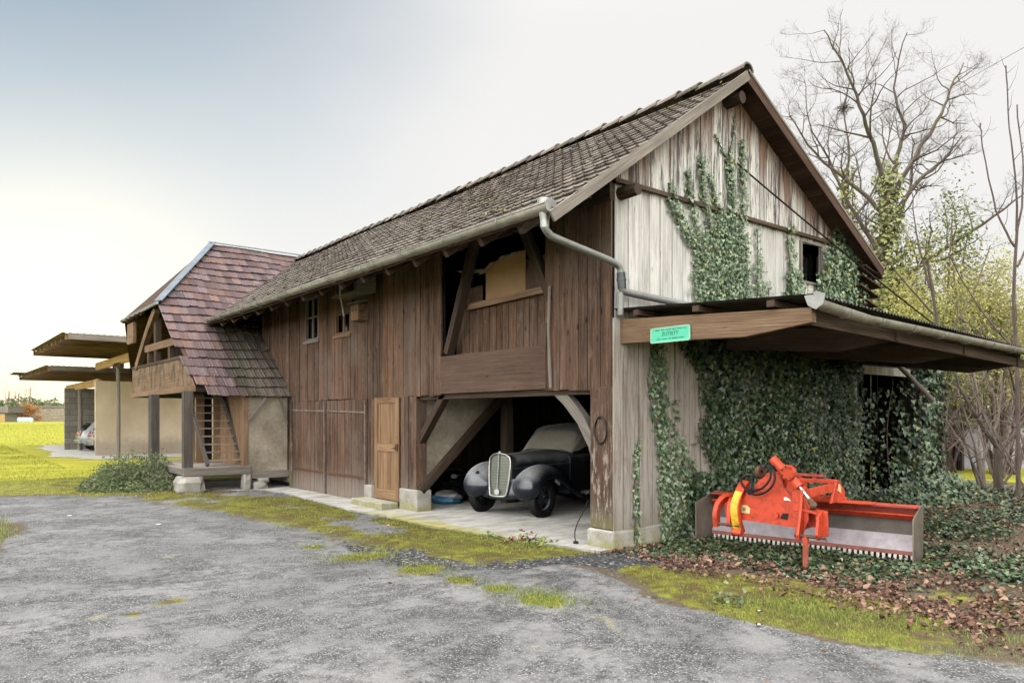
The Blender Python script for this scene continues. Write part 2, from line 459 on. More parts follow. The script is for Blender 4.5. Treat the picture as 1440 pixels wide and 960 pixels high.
M['moss'] = leaf_mat('moss_tuft', (.080, .080, .012), (.155, .165, .02), (.23, .26, .035), .8, .25)

def bark(name, c1, c2, moss=None):
    g = G(name); p = g.obj(); n = g.noise(g.scale(p, 1, 1, .25), 14, 6, .7); n2 = g.noise(p, 1.2, 4, .6)
    c = g.ramp(n, [(.3, c1), (.7, c2)])
    if moss: c = g.mix(g.ss(n2, .45, .6), c, moss)
    return g.bsdf(c, .9, spec=.2, nrm=g.bump(n, .8, .03))
M['bark'] = bark('grey_bark', (.06, .048, .042), (.155, .125, .105), (.11, .098, .05))
M['twig'] = bark('dark_twig', (.075, .056, .05), (.17, .13, .11))
M['twig_red'] = bark('red_brown_twig', (.13, .10, .085), (.25, .20, .165))

def glass(name, col=(.02, .022, .025)):
    g = G(name); return g.bsdf(col, .08, spec=.5)
M['pane'] = glass('old_window_glass')
# ================================================================== camera, sky, sun
cam = bpy.data.cameras.new('camera'); co = bpy.data.objects.new('camera', cam); COL.objects.link(co)
co.location = (-6.80, -6.51, 1.70)
co.rotation_euler = (PI / 2, 0, -math.atan2(.6221, .7829))
cam.sensor_width = 36; cam.lens = 25.925; cam.shift_y = 106 / 1440
cam.clip_start = .05; cam.clip_end = 6000
S.camera = co

SUN_EL = math.radians(6.5); SUN_AZ = math.atan2(.15, .99)   # azimuth from +Y towards +X
w = bpy.data.worlds.new('World'); S.world = w; w.use_nodes = True
nt = w.node_tree; nt.nodes.clear()
wo = nt.nodes.new('ShaderNodeOutputWorld'); bg = nt.nodes.new('ShaderNodeBackground')
sky = nt.nodes.new('ShaderNodeTexSky'); sky.sky_type = 'NISHITA'; sky.sun_disc = False
sky.sun_elevation = SUN_EL; sky.sun_rotation = SUN_AZ
sky.air_density = 1.0; sky.dust_density = .25; sky.ozone_density = 1.0; sky.altitude = 300
# a thin veil of high cloud over the clear sky, thinner towards the upper left of the view
tc = nt.nodes.new('ShaderNodeTexCoord')
def wn(t, **k):
    x = nt.nodes.new(t)
    for a, b in k.items(): setattr(x, a, b)
    return x
mp = wn('ShaderNodeMapping'); mp.inputs['Scale'].default_value = (1.2, 1.2, 3.0); nt.links.new(tc.outputs['Generated'], mp.inputs[0])
nz = wn('ShaderNodeTexNoise'); nz.inputs['Scale'].default_value = 1.6; nz.inputs['Detail'].default_value = 5; nz.inputs['Roughness'].default_value = .5
nt.links.new(mp.outputs[0], nz.inputs['Vector'])
dt = wn('ShaderNodeVectorMath', operation='DOT_PRODUCT'); nt.links.new(tc.outputs['Generated'], dt.inputs[0])
gap = Vector((-.10, .80, .60)).normalized(); dt.inputs[1].default_value = gap
ma = wn('ShaderNodeMath', operation='MULTIPLY_ADD'); nt.links.new(nz.outputs['Fac'], ma.inputs[0]); ma.inputs[1].default_value = -.10; nt.links.new(dt.outputs['Value'], ma.inputs[2])
def mapr(sock, a, b, c, d, smooth=True):
    x = wn('ShaderNodeMapRange', interpolation_type='SMOOTHSTEP' if smooth else 'LINEAR'); nt.links.new(sock, x.inputs[0])
    for i, v in enumerate((a, b, c, d)): x.inputs[i + 1].default_value = v
    return x.outputs[0]
veil_cover = mapr(ma.outputs[0], .70, .95, .98, .05)
# veil brighter overhead; extra brightness added behind the camera lights facade and gable
sepw = wn('ShaderNodeSeparateXYZ'); nt.links.new(tc.outputs['Generated'], sepw.inputs[0])
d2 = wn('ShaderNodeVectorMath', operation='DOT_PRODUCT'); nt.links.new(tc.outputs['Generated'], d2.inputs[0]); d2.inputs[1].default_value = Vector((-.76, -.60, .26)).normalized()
L0 = 1.86
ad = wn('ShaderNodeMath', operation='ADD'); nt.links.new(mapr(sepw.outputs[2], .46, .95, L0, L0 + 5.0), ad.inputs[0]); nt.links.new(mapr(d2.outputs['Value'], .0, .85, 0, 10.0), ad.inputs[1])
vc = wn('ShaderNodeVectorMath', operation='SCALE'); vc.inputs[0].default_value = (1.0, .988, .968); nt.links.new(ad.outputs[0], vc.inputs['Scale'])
mxw = wn('ShaderNodeMix', data_type='RGBA')
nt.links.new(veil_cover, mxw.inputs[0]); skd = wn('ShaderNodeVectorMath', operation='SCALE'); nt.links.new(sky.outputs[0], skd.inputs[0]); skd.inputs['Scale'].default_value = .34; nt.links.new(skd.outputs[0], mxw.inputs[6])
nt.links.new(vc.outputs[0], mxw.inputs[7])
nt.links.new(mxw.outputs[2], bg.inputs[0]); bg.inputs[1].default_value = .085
nt.links.new(bg.outputs[0], wo.inputs[0])

sl = bpy.data.lights.new('sun', 'SUN'); so = bpy.data.objects.new('sun', sl); COL.objects.link(so)
sl.energy = 5.0; sl.angle = math.radians(.6); sl.color = (1.0, .80, .55)
sd = Vector((math.sin(SUN_AZ) * math.cos(SUN_EL), math.cos(SUN_AZ) * math.cos(SUN_EL), math.sin(SUN_EL)))
so.rotation_euler = sd.to_track_quat('Z', 'Y').to_euler(); so.location = sd * 60
S.view_settings.view_transform = 'Standard'; S.view_settings.look = 'None'
S.view_settings.exposure = 2.54; S.view_settings.gamma = 1.0

# ================================================================== air
def build_haze():
    g = G('haze'); v = g.n('ShaderNodeVolumePrincipled'); v.inputs['Color'].default_value = (.93, .95, 1, 1); v.inputs['Density'].default_value = HAZE; v.inputs['Anisotropy'].default_value = .35
    g.t.links.new(v.outputs[0], g.out.inputs['Volume'])
    b = MB(); b.box((-910, -260, -1.6), (910, 960, 17.6)); tag(b.build('haze', g.m, recenter=False), kind='stuff')
HAZE = .0024
build_haze()
# ================================================================== ground
ASPH = [(-9, 13.2), (-5.6, 12.35), (-4.4, 11.5), (-3.45, 10.6), (-2.95, 8), (-2.6, 5.8), (-2.36, 4.1), (-2.28, 2.2), (-2.3, .9), (-1.7, .25), (-1.15, -.25), (-.95, -.85),
        (-1.42, -1.8), (-1.60, -2.4), (-1.62, -2.8), (-1.45, -3.8), (-1.15, -4.8), (-.3, -8), (3, -15), (-15, -15), (-15, 3.6), (-7.2, 4.3), (-6.1, 4.85), (-5.68, 5.9), (-5.66, 8.3), (-5.95, 10.1), (-9, 11.2)]
SLAB = [(-.24, -.02), (-.41, .78), (-.54, 1.68), (-.76, 3.15), (-.72, 4.6), (-.84, 5.5), (-.67, 8.0), (-.6, 9.6), (-.75, 10.3), (-1.95, 10.9), (-1.9, 13.2), (6.0, 13.2), (6.0, -.02)]
XN, XP, YN, YP, ST = -13., 15., -9., 17., .11
xs = np.arange(XN, XP + 1e-6, ST); ys = np.arange(YN, YP + 1e-6, ST)
XX, YY = np.meshgrid(xs, ys, indexing='ij')
da = poly_sd(XX, YY, ASPH); dsl = poly_sd(XX, YY, SLAB)
wob = (fbm(XX * 1.1, YY * 1.1, 5) - .5)
asph = sst(-.30, .22, da + wob * .9)
side = XX - (-.9)
mossn = fbm(XX * 1.3 + 40, YY * 1.3, 5)
# moss lies along the building, round the verge by the corner, and frays into the asphalt
inner = sst(-.5, .1, -da) * sst(-.3, .7, YY + .2) * sst(-5.0, -3.9, XX)
verge_m = sst(-.15, .35, -da) * sst(.7, -.3, XX - (-.9) - .30 - .55 * sst(-1, -2.4, YY)) * sst(-.5, -1.0, YY) * sst(-5.2, -3.2, YY)
moss = np.clip(np.maximum(inner * sst(.36, .60, mossn + .10) * (.55 + .45 * sst(-.0, .7, -da)), verge_m * sst(.18, .42, mossn + .1)), 0, 1)
spot = np.zeros_like(XX)
for (cx, cy, rx, ry) in [(-2.65, 1.6, .5, .30), (-2.5, .5, .35, .35), (-2.46, -.2, .2, .25), (-2.4, -.75, .2, .2), (-2.35, -1.35, .28, .34), (-2.85, 2.6, .18, .2), (-5.05, .72, .22, .12), (-5.4, .45, .14, .1)]:
    spot = np.maximum(spot, np.exp(-(((XX - cx) / rx) ** 2 + ((YY - cy) / ry) ** 2)))
moss = np.maximum(moss, spot * .9)
grav = sst(.55, .12, np.hypot((XX + 1.35) / 1.35, (YY - .15) / 1.0)) + .75 * sst(.9, .3, np.hypot((XX + 2.2) / .9, (YY - 1.3) / 1.9))
grav = np.clip(grav + .5 * sst(-.5, .1, da) * sst(.5, 0, da) * sst(.45, .6, fbm(XX * 2, YY * 2 + 9, 3)), 0, 1)
asph = np.maximum(asph, .62 * sst(-.6, .2, -da) * sst(-.4, .2, YY) * sst(10.6, 9.8, YY) * sst(-5, -4, XX))
grav = np.maximum(grav, .95 * sst(-.1, .3, -da) * sst(.55, .0, XX) * sst(-1.5, -.9, YY) * sst(.35, -.1, YY))
lawn = np.maximum(sst(-.05, .7, -da) * sst(-4.4, -5.4, XX), sst(.0, .9, -da) * sst(9.6, 12.0, YY + wob * 2))
lawn = np.maximum(lawn, .8 * sst(-.2, .3, -da) * sst(-2.6, -3.6, YY) * sst(1.6, .2, XX) * sst(.35, .55, mossn))
yard_z = np.clip(.012 + .035 * sst(0, .6, -da) * fbm(XX * 3, YY * 3, 3) + .012 * (fbm(XX * .8, YY * .8, 3) - .5) * sst(0, 1, da), .002, .06)
yard_z = np.where(dsl > -.10, np.minimum(yard_z, .004), yard_z)
yard_z += .10 * sst(.2, 1.6, XX) * sst(-.2, -1.4, YY) * fbm(XX * .8 + 3, YY * .8, 3) * (1 - .9 * sst(3.0, 2.3, XX) * sst(-3.6, -3.2, YY))  # ivy bed is lumpy

def yard_material():
    g = G('yard_ground'); A = g.sep(g.attr('maskA')); B = g.sep(g.attr('maskB')); p = g.pos()
    nf = g.noise(p, 7, 6, .65); nm = g.noise(p, 1.7, 5, .6); ng = g.noise(p, 38, 4, .6); nl = g.noise(p, .55, 4, .55)
    j = lambda a, k=.7: g.math('ADD', a, g.math('MULTIPLY', g.math('SUBTRACT', nf, .5), k))
    soil = g.ramp(ng, [(.3, (.05, .04, .026)), (.7, (.13, .10, .065))])
    grs = g.mix(g.ss(nf, .35, .65), (.075, .080, .02), (.19, .185, .035))
    # asphalt: worn, pale dusty sheets over dark exposed chips
    vch = g.voro(p, 85, 'F1', 'Distance'); vcol = g.sep(g.voro(p, 85, 'F1', 'Color'))
    chips = g.ramp(vcol[0], [(0, (.070, .070, .071)), (.45, (.118, .118, .120)), (.82, (.185, .184, .182)), (.975, (.36, .355, .34))])
    chips = g.mul(chips, g.ramp(vch, [(.25, 1.0), (.62, .45)]))
    wear = g.math('ADD', g.math('MULTIPLY', nm, .55), g.math('MULTIPLY', nf, .45))
    dust = g.mix(g.ss(nl, .35, .65), (.222, .218, .212), (.138, .137, .139))
    dust = g.mul(dust, g.lerp(ng, .72, 1.28))
    asf = g.mix(g.math('MULTIPLY', g.ss(wear, .42, .60), .76), chips, dust)
    asf = g.mul(asf, g.lerp(nl, .78, 1.18))
    big = g.noise(g.scale(p, 1, 1, 1), .8, 3, .5)
    asf = g.mul(asf, g.ramp(g.math('ADD', big, g.math('MULTIPLY', nf, .2)), [(.42, .74), (.60, 1.06)]))
    crk = g.voro(g.vec(g.math('ADD', g.sep(p)[0], g.math('MULTIPLY', nm, .7)), g.math('ADD', g.sep(p)[1], g.math('MULTIPLY', nf, .25)), 0.), .55, 'DISTANCE_TO_EDGE')
    asf = g.mul(asf, g.ramp(g.math('ADD', crk, g.math('MULTIPLY', nf, .03)), [(.014, .78), (.030, 1.0)]))
    yl = g.ss(g.noise(p, 1.05, 2, .4, .6), .70, .76)
    asf = g.mix(g.math('MULTIPLY', yl, .35), asf, (.30, .28, .17))
    # loose gravel
    v2 = g.sep(g.voro(p, 30, 'F1', 'Color')); d2 = g.voro(p, 30, 'F1', 'Distance')
    grv = g.ramp(v2[1], [(0, (.035, .037, .043)), (.6, (.09, .092, .10)), (.85, (.17, .165, .16)), (.98, (.38, .36, .32))])
    grv = g.mul(grv, g.ramp(d2, [(.2, 1.0), (.6, .35)]))
    mo = g.mix(g.ss(g.math('ADD', g.math('MULTIPLY', nf, .5), g.math('MULTIPLY', nm, .5)), .42, .66), (.078, .058, .022), g.mix(g.ss(ng, .35, .65), (.125, .130, .014), (.205, .230, .028)))
    c = soil
    c = g.mix(g.ss(j(B[0]), .35, .65), c, grs)
    c = g.mix(g.ss(j(A[0], .55), .36, .62), c, asf)
    c = g.mix(g.ss(j(A[2]), .38, .62), c, grv)
    c = g.mix(g.ss(j(A[1], .95), .42, .64), c, mo)
    h = g.math('ADD', g.math('MULTIPLY', g.math('SUBTRACT', 1.0, vch), .5), g.math('ADD', g.math('MULTIPLY', ng, .8), g.math('MULTIPLY', nf, 1.2)))
    return g.bsdf(c, .92, spec=.18, nrm=g.bump(h, .65, .02))
M['yard'] = yard_material()

def field_material():
    g = G('field_grass'); p = g.pos(); n = g.noise(p, .25, 5, .6); n2 = g.noise(p, 9, 5, .65); n3 = g.noise(g.scale(p, .35, 1, 1), 1.1, 4, .6)
    c = g.ramp(g.math('ADD', g.math('MULTIPLY', n2, .5), g.math('MULTIPLY', n3, .5)), [(.3, (.115, .13, .018)), (.5, (.245, .24, .03)), (.68, (.39, .345, .055))])  # sunlit brightness of the field is carried by the grass colour
    c = g.mul(c, g.lerp(n, .8, 1.2))
    return g.bsdf(c, .95, spec=.1, nrm=g.bump(n2, .8, .05))
M['field'] = field_material()

def yard_mesh(name, sel):
    nx, ny = XX.shape
    idx = -np.ones(nx * ny, int)
    I, J = np.nonzero(sel)
    quads = np.stack([I * ny + J, (I + 1) * ny + J, (I + 1) * ny + J + 1, I * ny + J + 1], 1)
    used = np.unique(quads); idx[used] = np.arange(len(used))
    pts = np.stack([XX, YY, yard_z], -1).reshape(-1, 3)[used]
    me = bpy.data.meshes.new(name); me.from_pydata(pts.tolist(), [], idx[quads].tolist())
    for nm, arrs in (('maskA', (asph, moss, grav)), ('maskB', (lawn, lawn * 0, lawn * 0))):
        at = me.color_attributes.new(nm, 'FLOAT_COLOR', 'POINT')
        q = np.ones((len(used), 4)); 
        for k, a in enumerate(arrs): q[:, k] = a.reshape(-1)[used]
        at.data.foreach_set('color', q.reshape(-1))
    me.materials.append(M['yard'])
    me.polygons.foreach_set('use_smooth', [True] * len(me.polygons))
    o = bpy.data.objects.new(name, me); COL.objects.link(o); tag(o, kind='structure')
    return o
cc = (da[:-1, :-1] + da[1:, 1:]) / 2
inside_barn = poly_sd(XX[:-1, :-1] + ST / 2, YY[:-1, :-1] + ST / 2, SLAB) > .25
yard_mesh('driveway', (cc > 0) & ~inside_barn)
yard_mesh('verge', (cc <= 0) & ~inside_barn)

def yard_height(x, y):
    i = np.clip(np.round((x - XN) / ST).astype(int), 0, XX.shape[0] - 1); k = np.clip(np.round((y - YN) / ST).astype(int), 0, XX.shape[1] - 1)
    ok = (x > XN) & (x < XP) & (y > YN) & (y < YP)
    return np.where(ok, yard_z[i, k], -.02)

b = MB(); b.prism([(-900, -250, -.03), (900, -250, -.03), (900, 950, -.03), (-900, 950, -.03)], (0, 0, -.5))
tag(b.build('field', M['field'], recenter=False), kind='structure')

# concrete floor and apron (one slab with a worn front edge)
def dense(poly, st=.25, amp=.05):
    out = []
    for i in range(len(poly)):
        a = np.array(poly[i]); c = np.array(poly[(i + 1) % len(poly)]); n = max(1, int(np.linalg.norm(c - a) / st))
        for k in range(n):
            q = a + (c - a) * k / n
            out.append((q[0] + (float(vn(q[0] * 3, q[1] * 3)) - .5) * amp * 2, q[1] + (float(vn(q[0] * 3 + 50, q[1] * 3)) - .5) * amp))
    return out
def slab_mat():
    g = G('worn_concrete_floor'); p = g.pos(); n = g.noise(p, 2.2, 6, .65); n2 = g.noise(p, 30, 5, .65); x = g.sep(p)[0]; y = g.sep(p)[1]
    c = g.ramp(g.math('ADD', g.math('MULTIPLY', n, .6), g.math('MULTIPLY', n2, .4)), [(.33, (.26, .245, .22)), (.5, (.37, .355, .325)), (.66, (.47, .455, .42))])
    e = g.math('ADD', x, g.math('MULTIPLY', g.math('SUBTRACT', n, .5), .9))
    c = g.mix(g.math('MULTIPLY', g.math('MULTIPLY', g.ss(e, -.22, -.62), .8), g.ss(y, 6.0, 4.0)), c, (.32, .30, .09))
    c = g.mul(c, g.ramp(g.noise(g.scale(p, 1, 3, 1), 1.5, 4, .6), [(.38, .75), (.55, 1.05)]))
    return g.bsdf(c, .9, spec=.2, nrm=g.bump(n2, .4, .01))
M['slab'] = slab_mat()
b = MB(); b.prism([(x, y, .035) for x, y in dense(SLAB)], (0, 0, -.08)); tag(b.build('concrete_floor', M['slab'], recenter=False), kind='structure')
b = MB(); b.prism([(x, y, -.004) for x, y in dense([(-1.6, 27.2), (-2.3, 31), (-1.9, 38), (-1.6, 46), (7, 46), (7, 27.5)], .8, .5)], (0, 0, -.02)); tag(b.build('gravel_path', M['slab'], recenter=False), kind='structure')
b = MB(); b.prism([(x, y, .02) for x, y in dense([(9.0, .75), (14.5, -2.9), (20, -6), (20, -4.6), (13.5, -.2), (9.4, 2.2)], .6, .2)], (0, 0, -.04)); tag(b.build('garden_path', simple('pale_path', (.40, .39, .38), .9, 0, .2, 3, .2, .3), recenter=False), kind='structure')
M['roof_moss'] = leaf_mat('roof_moss', (.07, .075, .02), (.13, .135, .03), (.20, .20, .05), .8, .1)
M['strap'] = simple('rust_stained_strap', (.30, .26, .22), .8, .1, .2, 9, col2=(.10, .075, .06))
# ================================================================== barn
BARN_L = 12.3; BARN_W = 6.2
XR, ZR = 2.36, 6.56
def zroof(x, y=0): return ZR - .708 * (XR - x) if x <= XR else ZR - .565 * (x - XR)   # underside of the roof deck
barn = root('barn', 'long brown timber barn with tiled roof, silvery board gable and open car bay', 'barn', (3.1, 6.15, 0))

def edges(a, b, wmin, wmax, must=()):
    pts = sorted({a, b, *[m for m in must if a < m < b]})
    out = [pts[0]]
    for p, q in zip(pts[:-1], pts[1:]):
        L = q - p; ws = []
        while sum(ws) < L: ws.append(random.uniform(wmin, wmax))
        k = L / sum(ws); acc = p
        for w_ in ws:
            acc += w_ * k; out.append(acc)
        out[-1] = q
    return out

def boards_x(mb, x, y0, y1, zb, zt, holes=(), wmin=.15, wmax=.24, th=.024, jit=.006, face=-1, jz=.012, gap=.010):
    """vertical boards in a plane x = const"""
    must = [h for hh in holes for h in hh[:2]]
    es = edges(y0, y1, wmin, wmax, must)
    for a, c in zip(es[:-1], es[1:]):
        m = (a + c) / 2
        segs = [(zb(m) if callable(zb) else zb, zt(m) if callable(zt) else zt)]
        for (ya, yb, za, z2) in holes:
            if ya - 1e-6 <= a and c <= yb + 1e-6:
                n = []
                for s0, s1 in segs:
                    if za > s0: n.append((s0, min(za, s1)))
                    if z2 < s1: n.append((max(z2, s0), s1))
                segs = n
        for s0, s1 in segs:
            if s1 - s0 < .03: continue
            dx = random.uniform(-jit, jit)
            mb.beam((x + dx, m, s0 - random.uniform(0, jz)), (x + dx + random.uniform(-.003, .003), m + random.uniform(-.003, .003), s1), c - a - gap * random.uniform(.4, 1.8), th, up=(-1, 0, 0))

def boards_y(mb, y, x0, x1, zb, zt, holes=(), wmin=.16, wmax=.26, th=.024, jit=.006, jz=.01, gap=.010):
    must = [h for hh in holes for h in hh[:2]]
    es = edges(x0, x1, wmin, wmax, must)
    for a, c in zip(es[:-1], es[1:]):
        m = (a + c) / 2
        segs = [(zb(m) if callable(zb) else zb, None)]
        ta, tc = (zt(a), zt(c)) if callable(zt) else (zt, zt)
        segs = [(segs[0][0], min(ta, tc))]
        for (xa, xb, za, z2) in holes:
            if xa - 1e-6 <= a and c <= xb + 1e-6:
                n = []
                for s0, s1 in segs:
                    if za > s0: n.append((s0, min(za, s1)))
                    if z2 < s1: n.append((max(z2, s0), s1))
                segs = n
        for s0, s1 in segs:
            if s1 - s0 < .03: continue
            dy = random.uniform(-jit, jit); g2 = gap * random.uniform(.4, 1.8)
            s0j = s0 - random.uniform(0, jz)
            top = s1 == min(ta, tc)
            hw = (c - a - g2) / 2
            t0, t1 = (ta, tc) if top else (s1, s1)
            ys = (y + dy - th / 2, y + dy + th / 2)
            P = [(m - hw, ys[0], s0j), (m + hw, ys[0], s0j), (m + hw, ys[0], t1), (m - hw, ys[0], t0)]
            Q = [(px, ys[1], pz) for px, _, pz in P]
            o = random.random() * 3
            uvf = [(o + p[2], p[0]) for p in P]
            vs = P + Q
            fs = [[0, 1, 2, 3], [7, 6, 5, 4], [1, 5, 6, 2], [4, 0, 3, 7], [3, 2, 6, 7], [4, 5, 1, 0]]
            uvs = [uvf, [uvf[k] for k in (3, 2, 1, 0)], [(uvf[1][0], .3), (uvf[1][0], .32), (uvf[2][0], .32), (uvf[2][0], .3)],
                   [(uvf[0][0], .4), (uvf[0][0], .42), (uvf[3][0], .42), (uvf[3][0], .4)], [(0, 0)] * 4, [(0, 0)] * 4]
            mb.add(vs, fs, uvs)

# --- front (long side) upper boarding, with windows and loft opening
W1 = (8.85, 9.59, 3.41, 4.39); W2 = (7.29, 8.02, 3.41, 4.36)
LOFT = (1.28, 3.90, 2.0, 4.42)
b = MB()
ztop = lambda y: 4.84
boards_x(b, -.02, 0.0, BARN_L, lambda y: 2.08, ztop, holes=(W1, W2, LOFT), wmin=.11, wmax=.25, jit=.010, jz=.035)
b.build('front_wall', M['facade'], barn)
# lower front: boarded strip between the doors and the far stretch
b = MB()
boards_x(b, -.01, 6.30, 6.56, .16, 2.06, wmin=.12, wmax=.14)
b.build('door_jamb', M['facade'], barn)
b = MB(); boards_x(b, -.01, 10.34, BARN_L, .15, 2.06)
b.build('lower_front_wall', M['facade'], barn)
# dark lining added behind the boards to block light; partitions, ceiling and rear walls
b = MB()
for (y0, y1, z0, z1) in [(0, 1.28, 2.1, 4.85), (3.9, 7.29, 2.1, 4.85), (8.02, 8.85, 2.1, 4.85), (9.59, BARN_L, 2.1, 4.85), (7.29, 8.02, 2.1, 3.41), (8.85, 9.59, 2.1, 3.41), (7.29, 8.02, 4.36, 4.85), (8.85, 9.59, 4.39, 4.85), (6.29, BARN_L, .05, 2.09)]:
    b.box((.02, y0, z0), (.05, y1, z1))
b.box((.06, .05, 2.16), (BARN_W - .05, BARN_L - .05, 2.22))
b.build('light_stop', M['dark'], barn)
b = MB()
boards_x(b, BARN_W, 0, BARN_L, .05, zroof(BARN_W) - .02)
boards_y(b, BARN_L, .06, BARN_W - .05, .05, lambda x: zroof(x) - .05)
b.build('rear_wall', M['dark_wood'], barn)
b = MB()
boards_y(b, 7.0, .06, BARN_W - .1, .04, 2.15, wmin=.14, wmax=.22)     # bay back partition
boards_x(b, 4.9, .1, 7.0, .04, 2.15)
b.build('bay_partition', M['dark_wood'], barn)

# --- loft opening
b = MB(); boards_x(b, .27, 1.28, 3.9, 2.15, lambda y: 3.55 + (.5 if y < 2.25 else .28 if y > 3.2 else 0), wmin=.14, wmax=.22)
b.build('loft_boards', M['facade'], barn)
b = MB(); b.box((-.045, 1.24, 2.09), (-.02, 3.91, 2.71)); b.build('loft_panel', M['brown_panel'], barn)
b = MB(); b.beam((.19, 3.48, 3.50), (.19, 1.42, 3.54), .05, .10, (0, 0, 1)); b.build('loft_rail', M['timber_warm'], barn)
b = MB(); b.beam((.04, 3.80, 2.75), (.04, 3.05, 4.46), .12, .15, (1, 0, 0)); b.build('brace', M['timber'], barn, bevel=.006)
b = MB(); b.beam((.04, 1.16, 3.30), (.04, 1.82, 4.46), .12, .15, (1, 0, 0)); b.build('brace', M['timber'], barn, bevel=.006)
b = MB(); b.tube([(-.075, 1.10, 2.1), (-.075, 1.15, 2.9), (-.07, 1.13, 3.5)], .022, 7); b.build('pole', M['grey_timber'], barn)
b = MB(); b.beam((0.03, 0, 4.60), (.03, BARN_L, 4.60), .16, .32, (0, 0, 1)); b.build('wall_plate', M['timber'], barn)
b = MB(); b.box((-.055, 1.22, 3.0 - .3), (-.034, 1.34, 3.0)); b.build('patch_board', M['pale_sunlit_wood'] if False else M['brown_panel'], barn)

# --- car bay: lintel, posts, braces, diagonal with plaster infill
b = MB(); b.box((.05, -.0, 2.0), (.20, 5.3, 2.15)); b.build('lintel', M['timber'], barn)
b = MB(); boards_x(b, -.02, 4.72, 5.27, .42, 2.07, wmin=.17, wmax=.2); b.box((.0, 4.75, .40), (.20, 5.22, 2.02)); b.build('post', M['facade'], barn)
b = MB(); b.box((-.035, -.005, .27), (.26, .37, 2.08)); b.build('corner_post', M['post_wood'], barn, bevel=.012)
b = MB(); b.prism([(-.06, 4.66, -.03), (-.06, 5.28, -.03), (.25, 5.28, -.03), (.25, 4.66, -.03)], (0, 0, .44)); b.build('post_block', M['plinth'], barn, bevel=.02)
b = MB(); b.prism([(-.07, -.07, -.05), (-.07, .40, -.05), (.34, .40, -.05), (.34, -.07, -.05)], (0, 0, .31)); b.build('corner_block', M['plinth'], barn, bevel=.03)
b = MB(); b.box((.34, -.05, -.05), (5.9, .12, .27)); b.build('plinth', M['plinth'], barn, bevel=.02)
b = MB(); b.beam((.12, 4.82, 1.25), (.12, 3.98, 2.1), .13, .14, (1, 0, 0)); b.build('brace', M['timber'], barn, bevel=.01)
b = MB()
pth = [(.06, 1.22, 2.12), (.06, .95, 1.93), (.06, .66, 1.66), (.06, .44, 1.34), (.06, .36, 1.10)]
sp = [V(p) for p in pth]
Lb, Rb = [], []
for i, p in enumerate(sp):
    t = (sp[min(i + 1, 4)] - sp[max(i - 1, 0)]).normalized(); nn = V(0, -t.z, t.y)
    Lb.append(p + nn * (.075 if i < 4 else .06)); Rb.append(p - nn * .08)
b.prism(Lb + Rb[::-1], (.13, 0, 0)); b.build('brace', M['grey_timber'], barn, bevel=.01)
b = MB(); b.prism([(.16, 4.80, .42), (.16, 4.80, 2.16), (1.98, 4.80, 2.16), (1.88, 4.80, 2.02)], (0, .05, 0)); b.build('plaster_infill', M['plaster'], barn)
b = MB(); b.beam((.04, 4.72, .38), (1.95, 4.72, 2.14), .12, .15, (0, 0, 1)); b.build('diagonal_beam', M['timber'], barn, bevel=.01)
b = MB(); b.box((1.95, 4.68, .04), (2.12, 4.86, 2.16)); b.build('inner_post', M['timber'], barn)
b = MB(); b.box((2.9, 3.2, .04), (3.06, 3.36, 2.16)); b.build('inner_post', M['timber'], barn)

# --- doors of the lower front
for (y0, y1) in ((8.47, 10.32), (6.58, 8.44)):
    b = MB(); boards_x(b, -.015, y0, y1, .03, 2.05, wmin=.15, wmax=.22, jz=.06, jit=.004)
    d = b.build('barn_door', M['facade'], barn)
    d['label'] = 'left leaf of the double door' if y0 > 8 else 'right leaf of the double door'
    b = MB(); b.beam((-.045, y0 + .04, 1.83 if y0 > 8 else 1.79), (-.045, y1 - .03, 1.86 if y0 > 8 else 1.83), .018, .035, (0, 0, 1)); b.build('hinge_strap', M['strap'], d)
    b = MB(); b.beam((-.045, y0 + .04, .50), (-.045, y1 - .03, .50), .018, .045, (0, 0, 1)); b.build('hinge_strap', M['rust'], d)
    b = MB(); b.beam((-.05, y0 + .03, .03), (-.05, y0 + .05, 2.02), .035, .02, (-1, 0, 0)); b.build('cover_strip', M['strap'], d)
b = MB(); b.box((-.05, 10.34, -.02), (.1, 10.46, 2.05)); b.build('door_post', M['post_wood'], barn)
# small plank door with rails
b = MB()
boards_x(b, .0, 5.42, 6.20, .17, 2.05, wmin=.12, wmax=.15, jit=.002, jz=0)
sd_ = b.build('small_door', M['door_wood'], barn)
b = MB()
for (y0, y1, z0, z1) in [(5.34, 5.47, .15, 2.07), (6.15, 6.28, .15, 2.07), (5.47, 6.15, 1.96, 2.07), (5.47, 6.15, 1.05, 1.20), (5.47, 6.15, .15, .34)]:
    b.box((-.032, y0, z0), (-.012, y1, z1))
b.build('door_frame', M['door_wood'], sd_)
b = MB(); b.box((-.06, 5.36, 1.08), (-.033, 5.44, 1.2)); b.tube([(-.05, 5.40, 1.13), (-.09, 5.40, 1.13), (-.09, 5.50, 1.12)], .009, 6); b.build('handle', M['rust'], sd_)
b = MB(); b.prism([(-.42, 5.0 + .28, -.02), (-.42, 6.5, -.02), (-.07, 6.5, -.02), (-.07, 5.28, -.02)], (0, 0, .17)); b.build('door_step', M['plinth'], barn, bevel=.02)
b = MB(); b.box((-.10, 6.28, .1), (.05, 6.58, .38)); b.build('wall_block', M['plinth'], barn, bevel=.02)

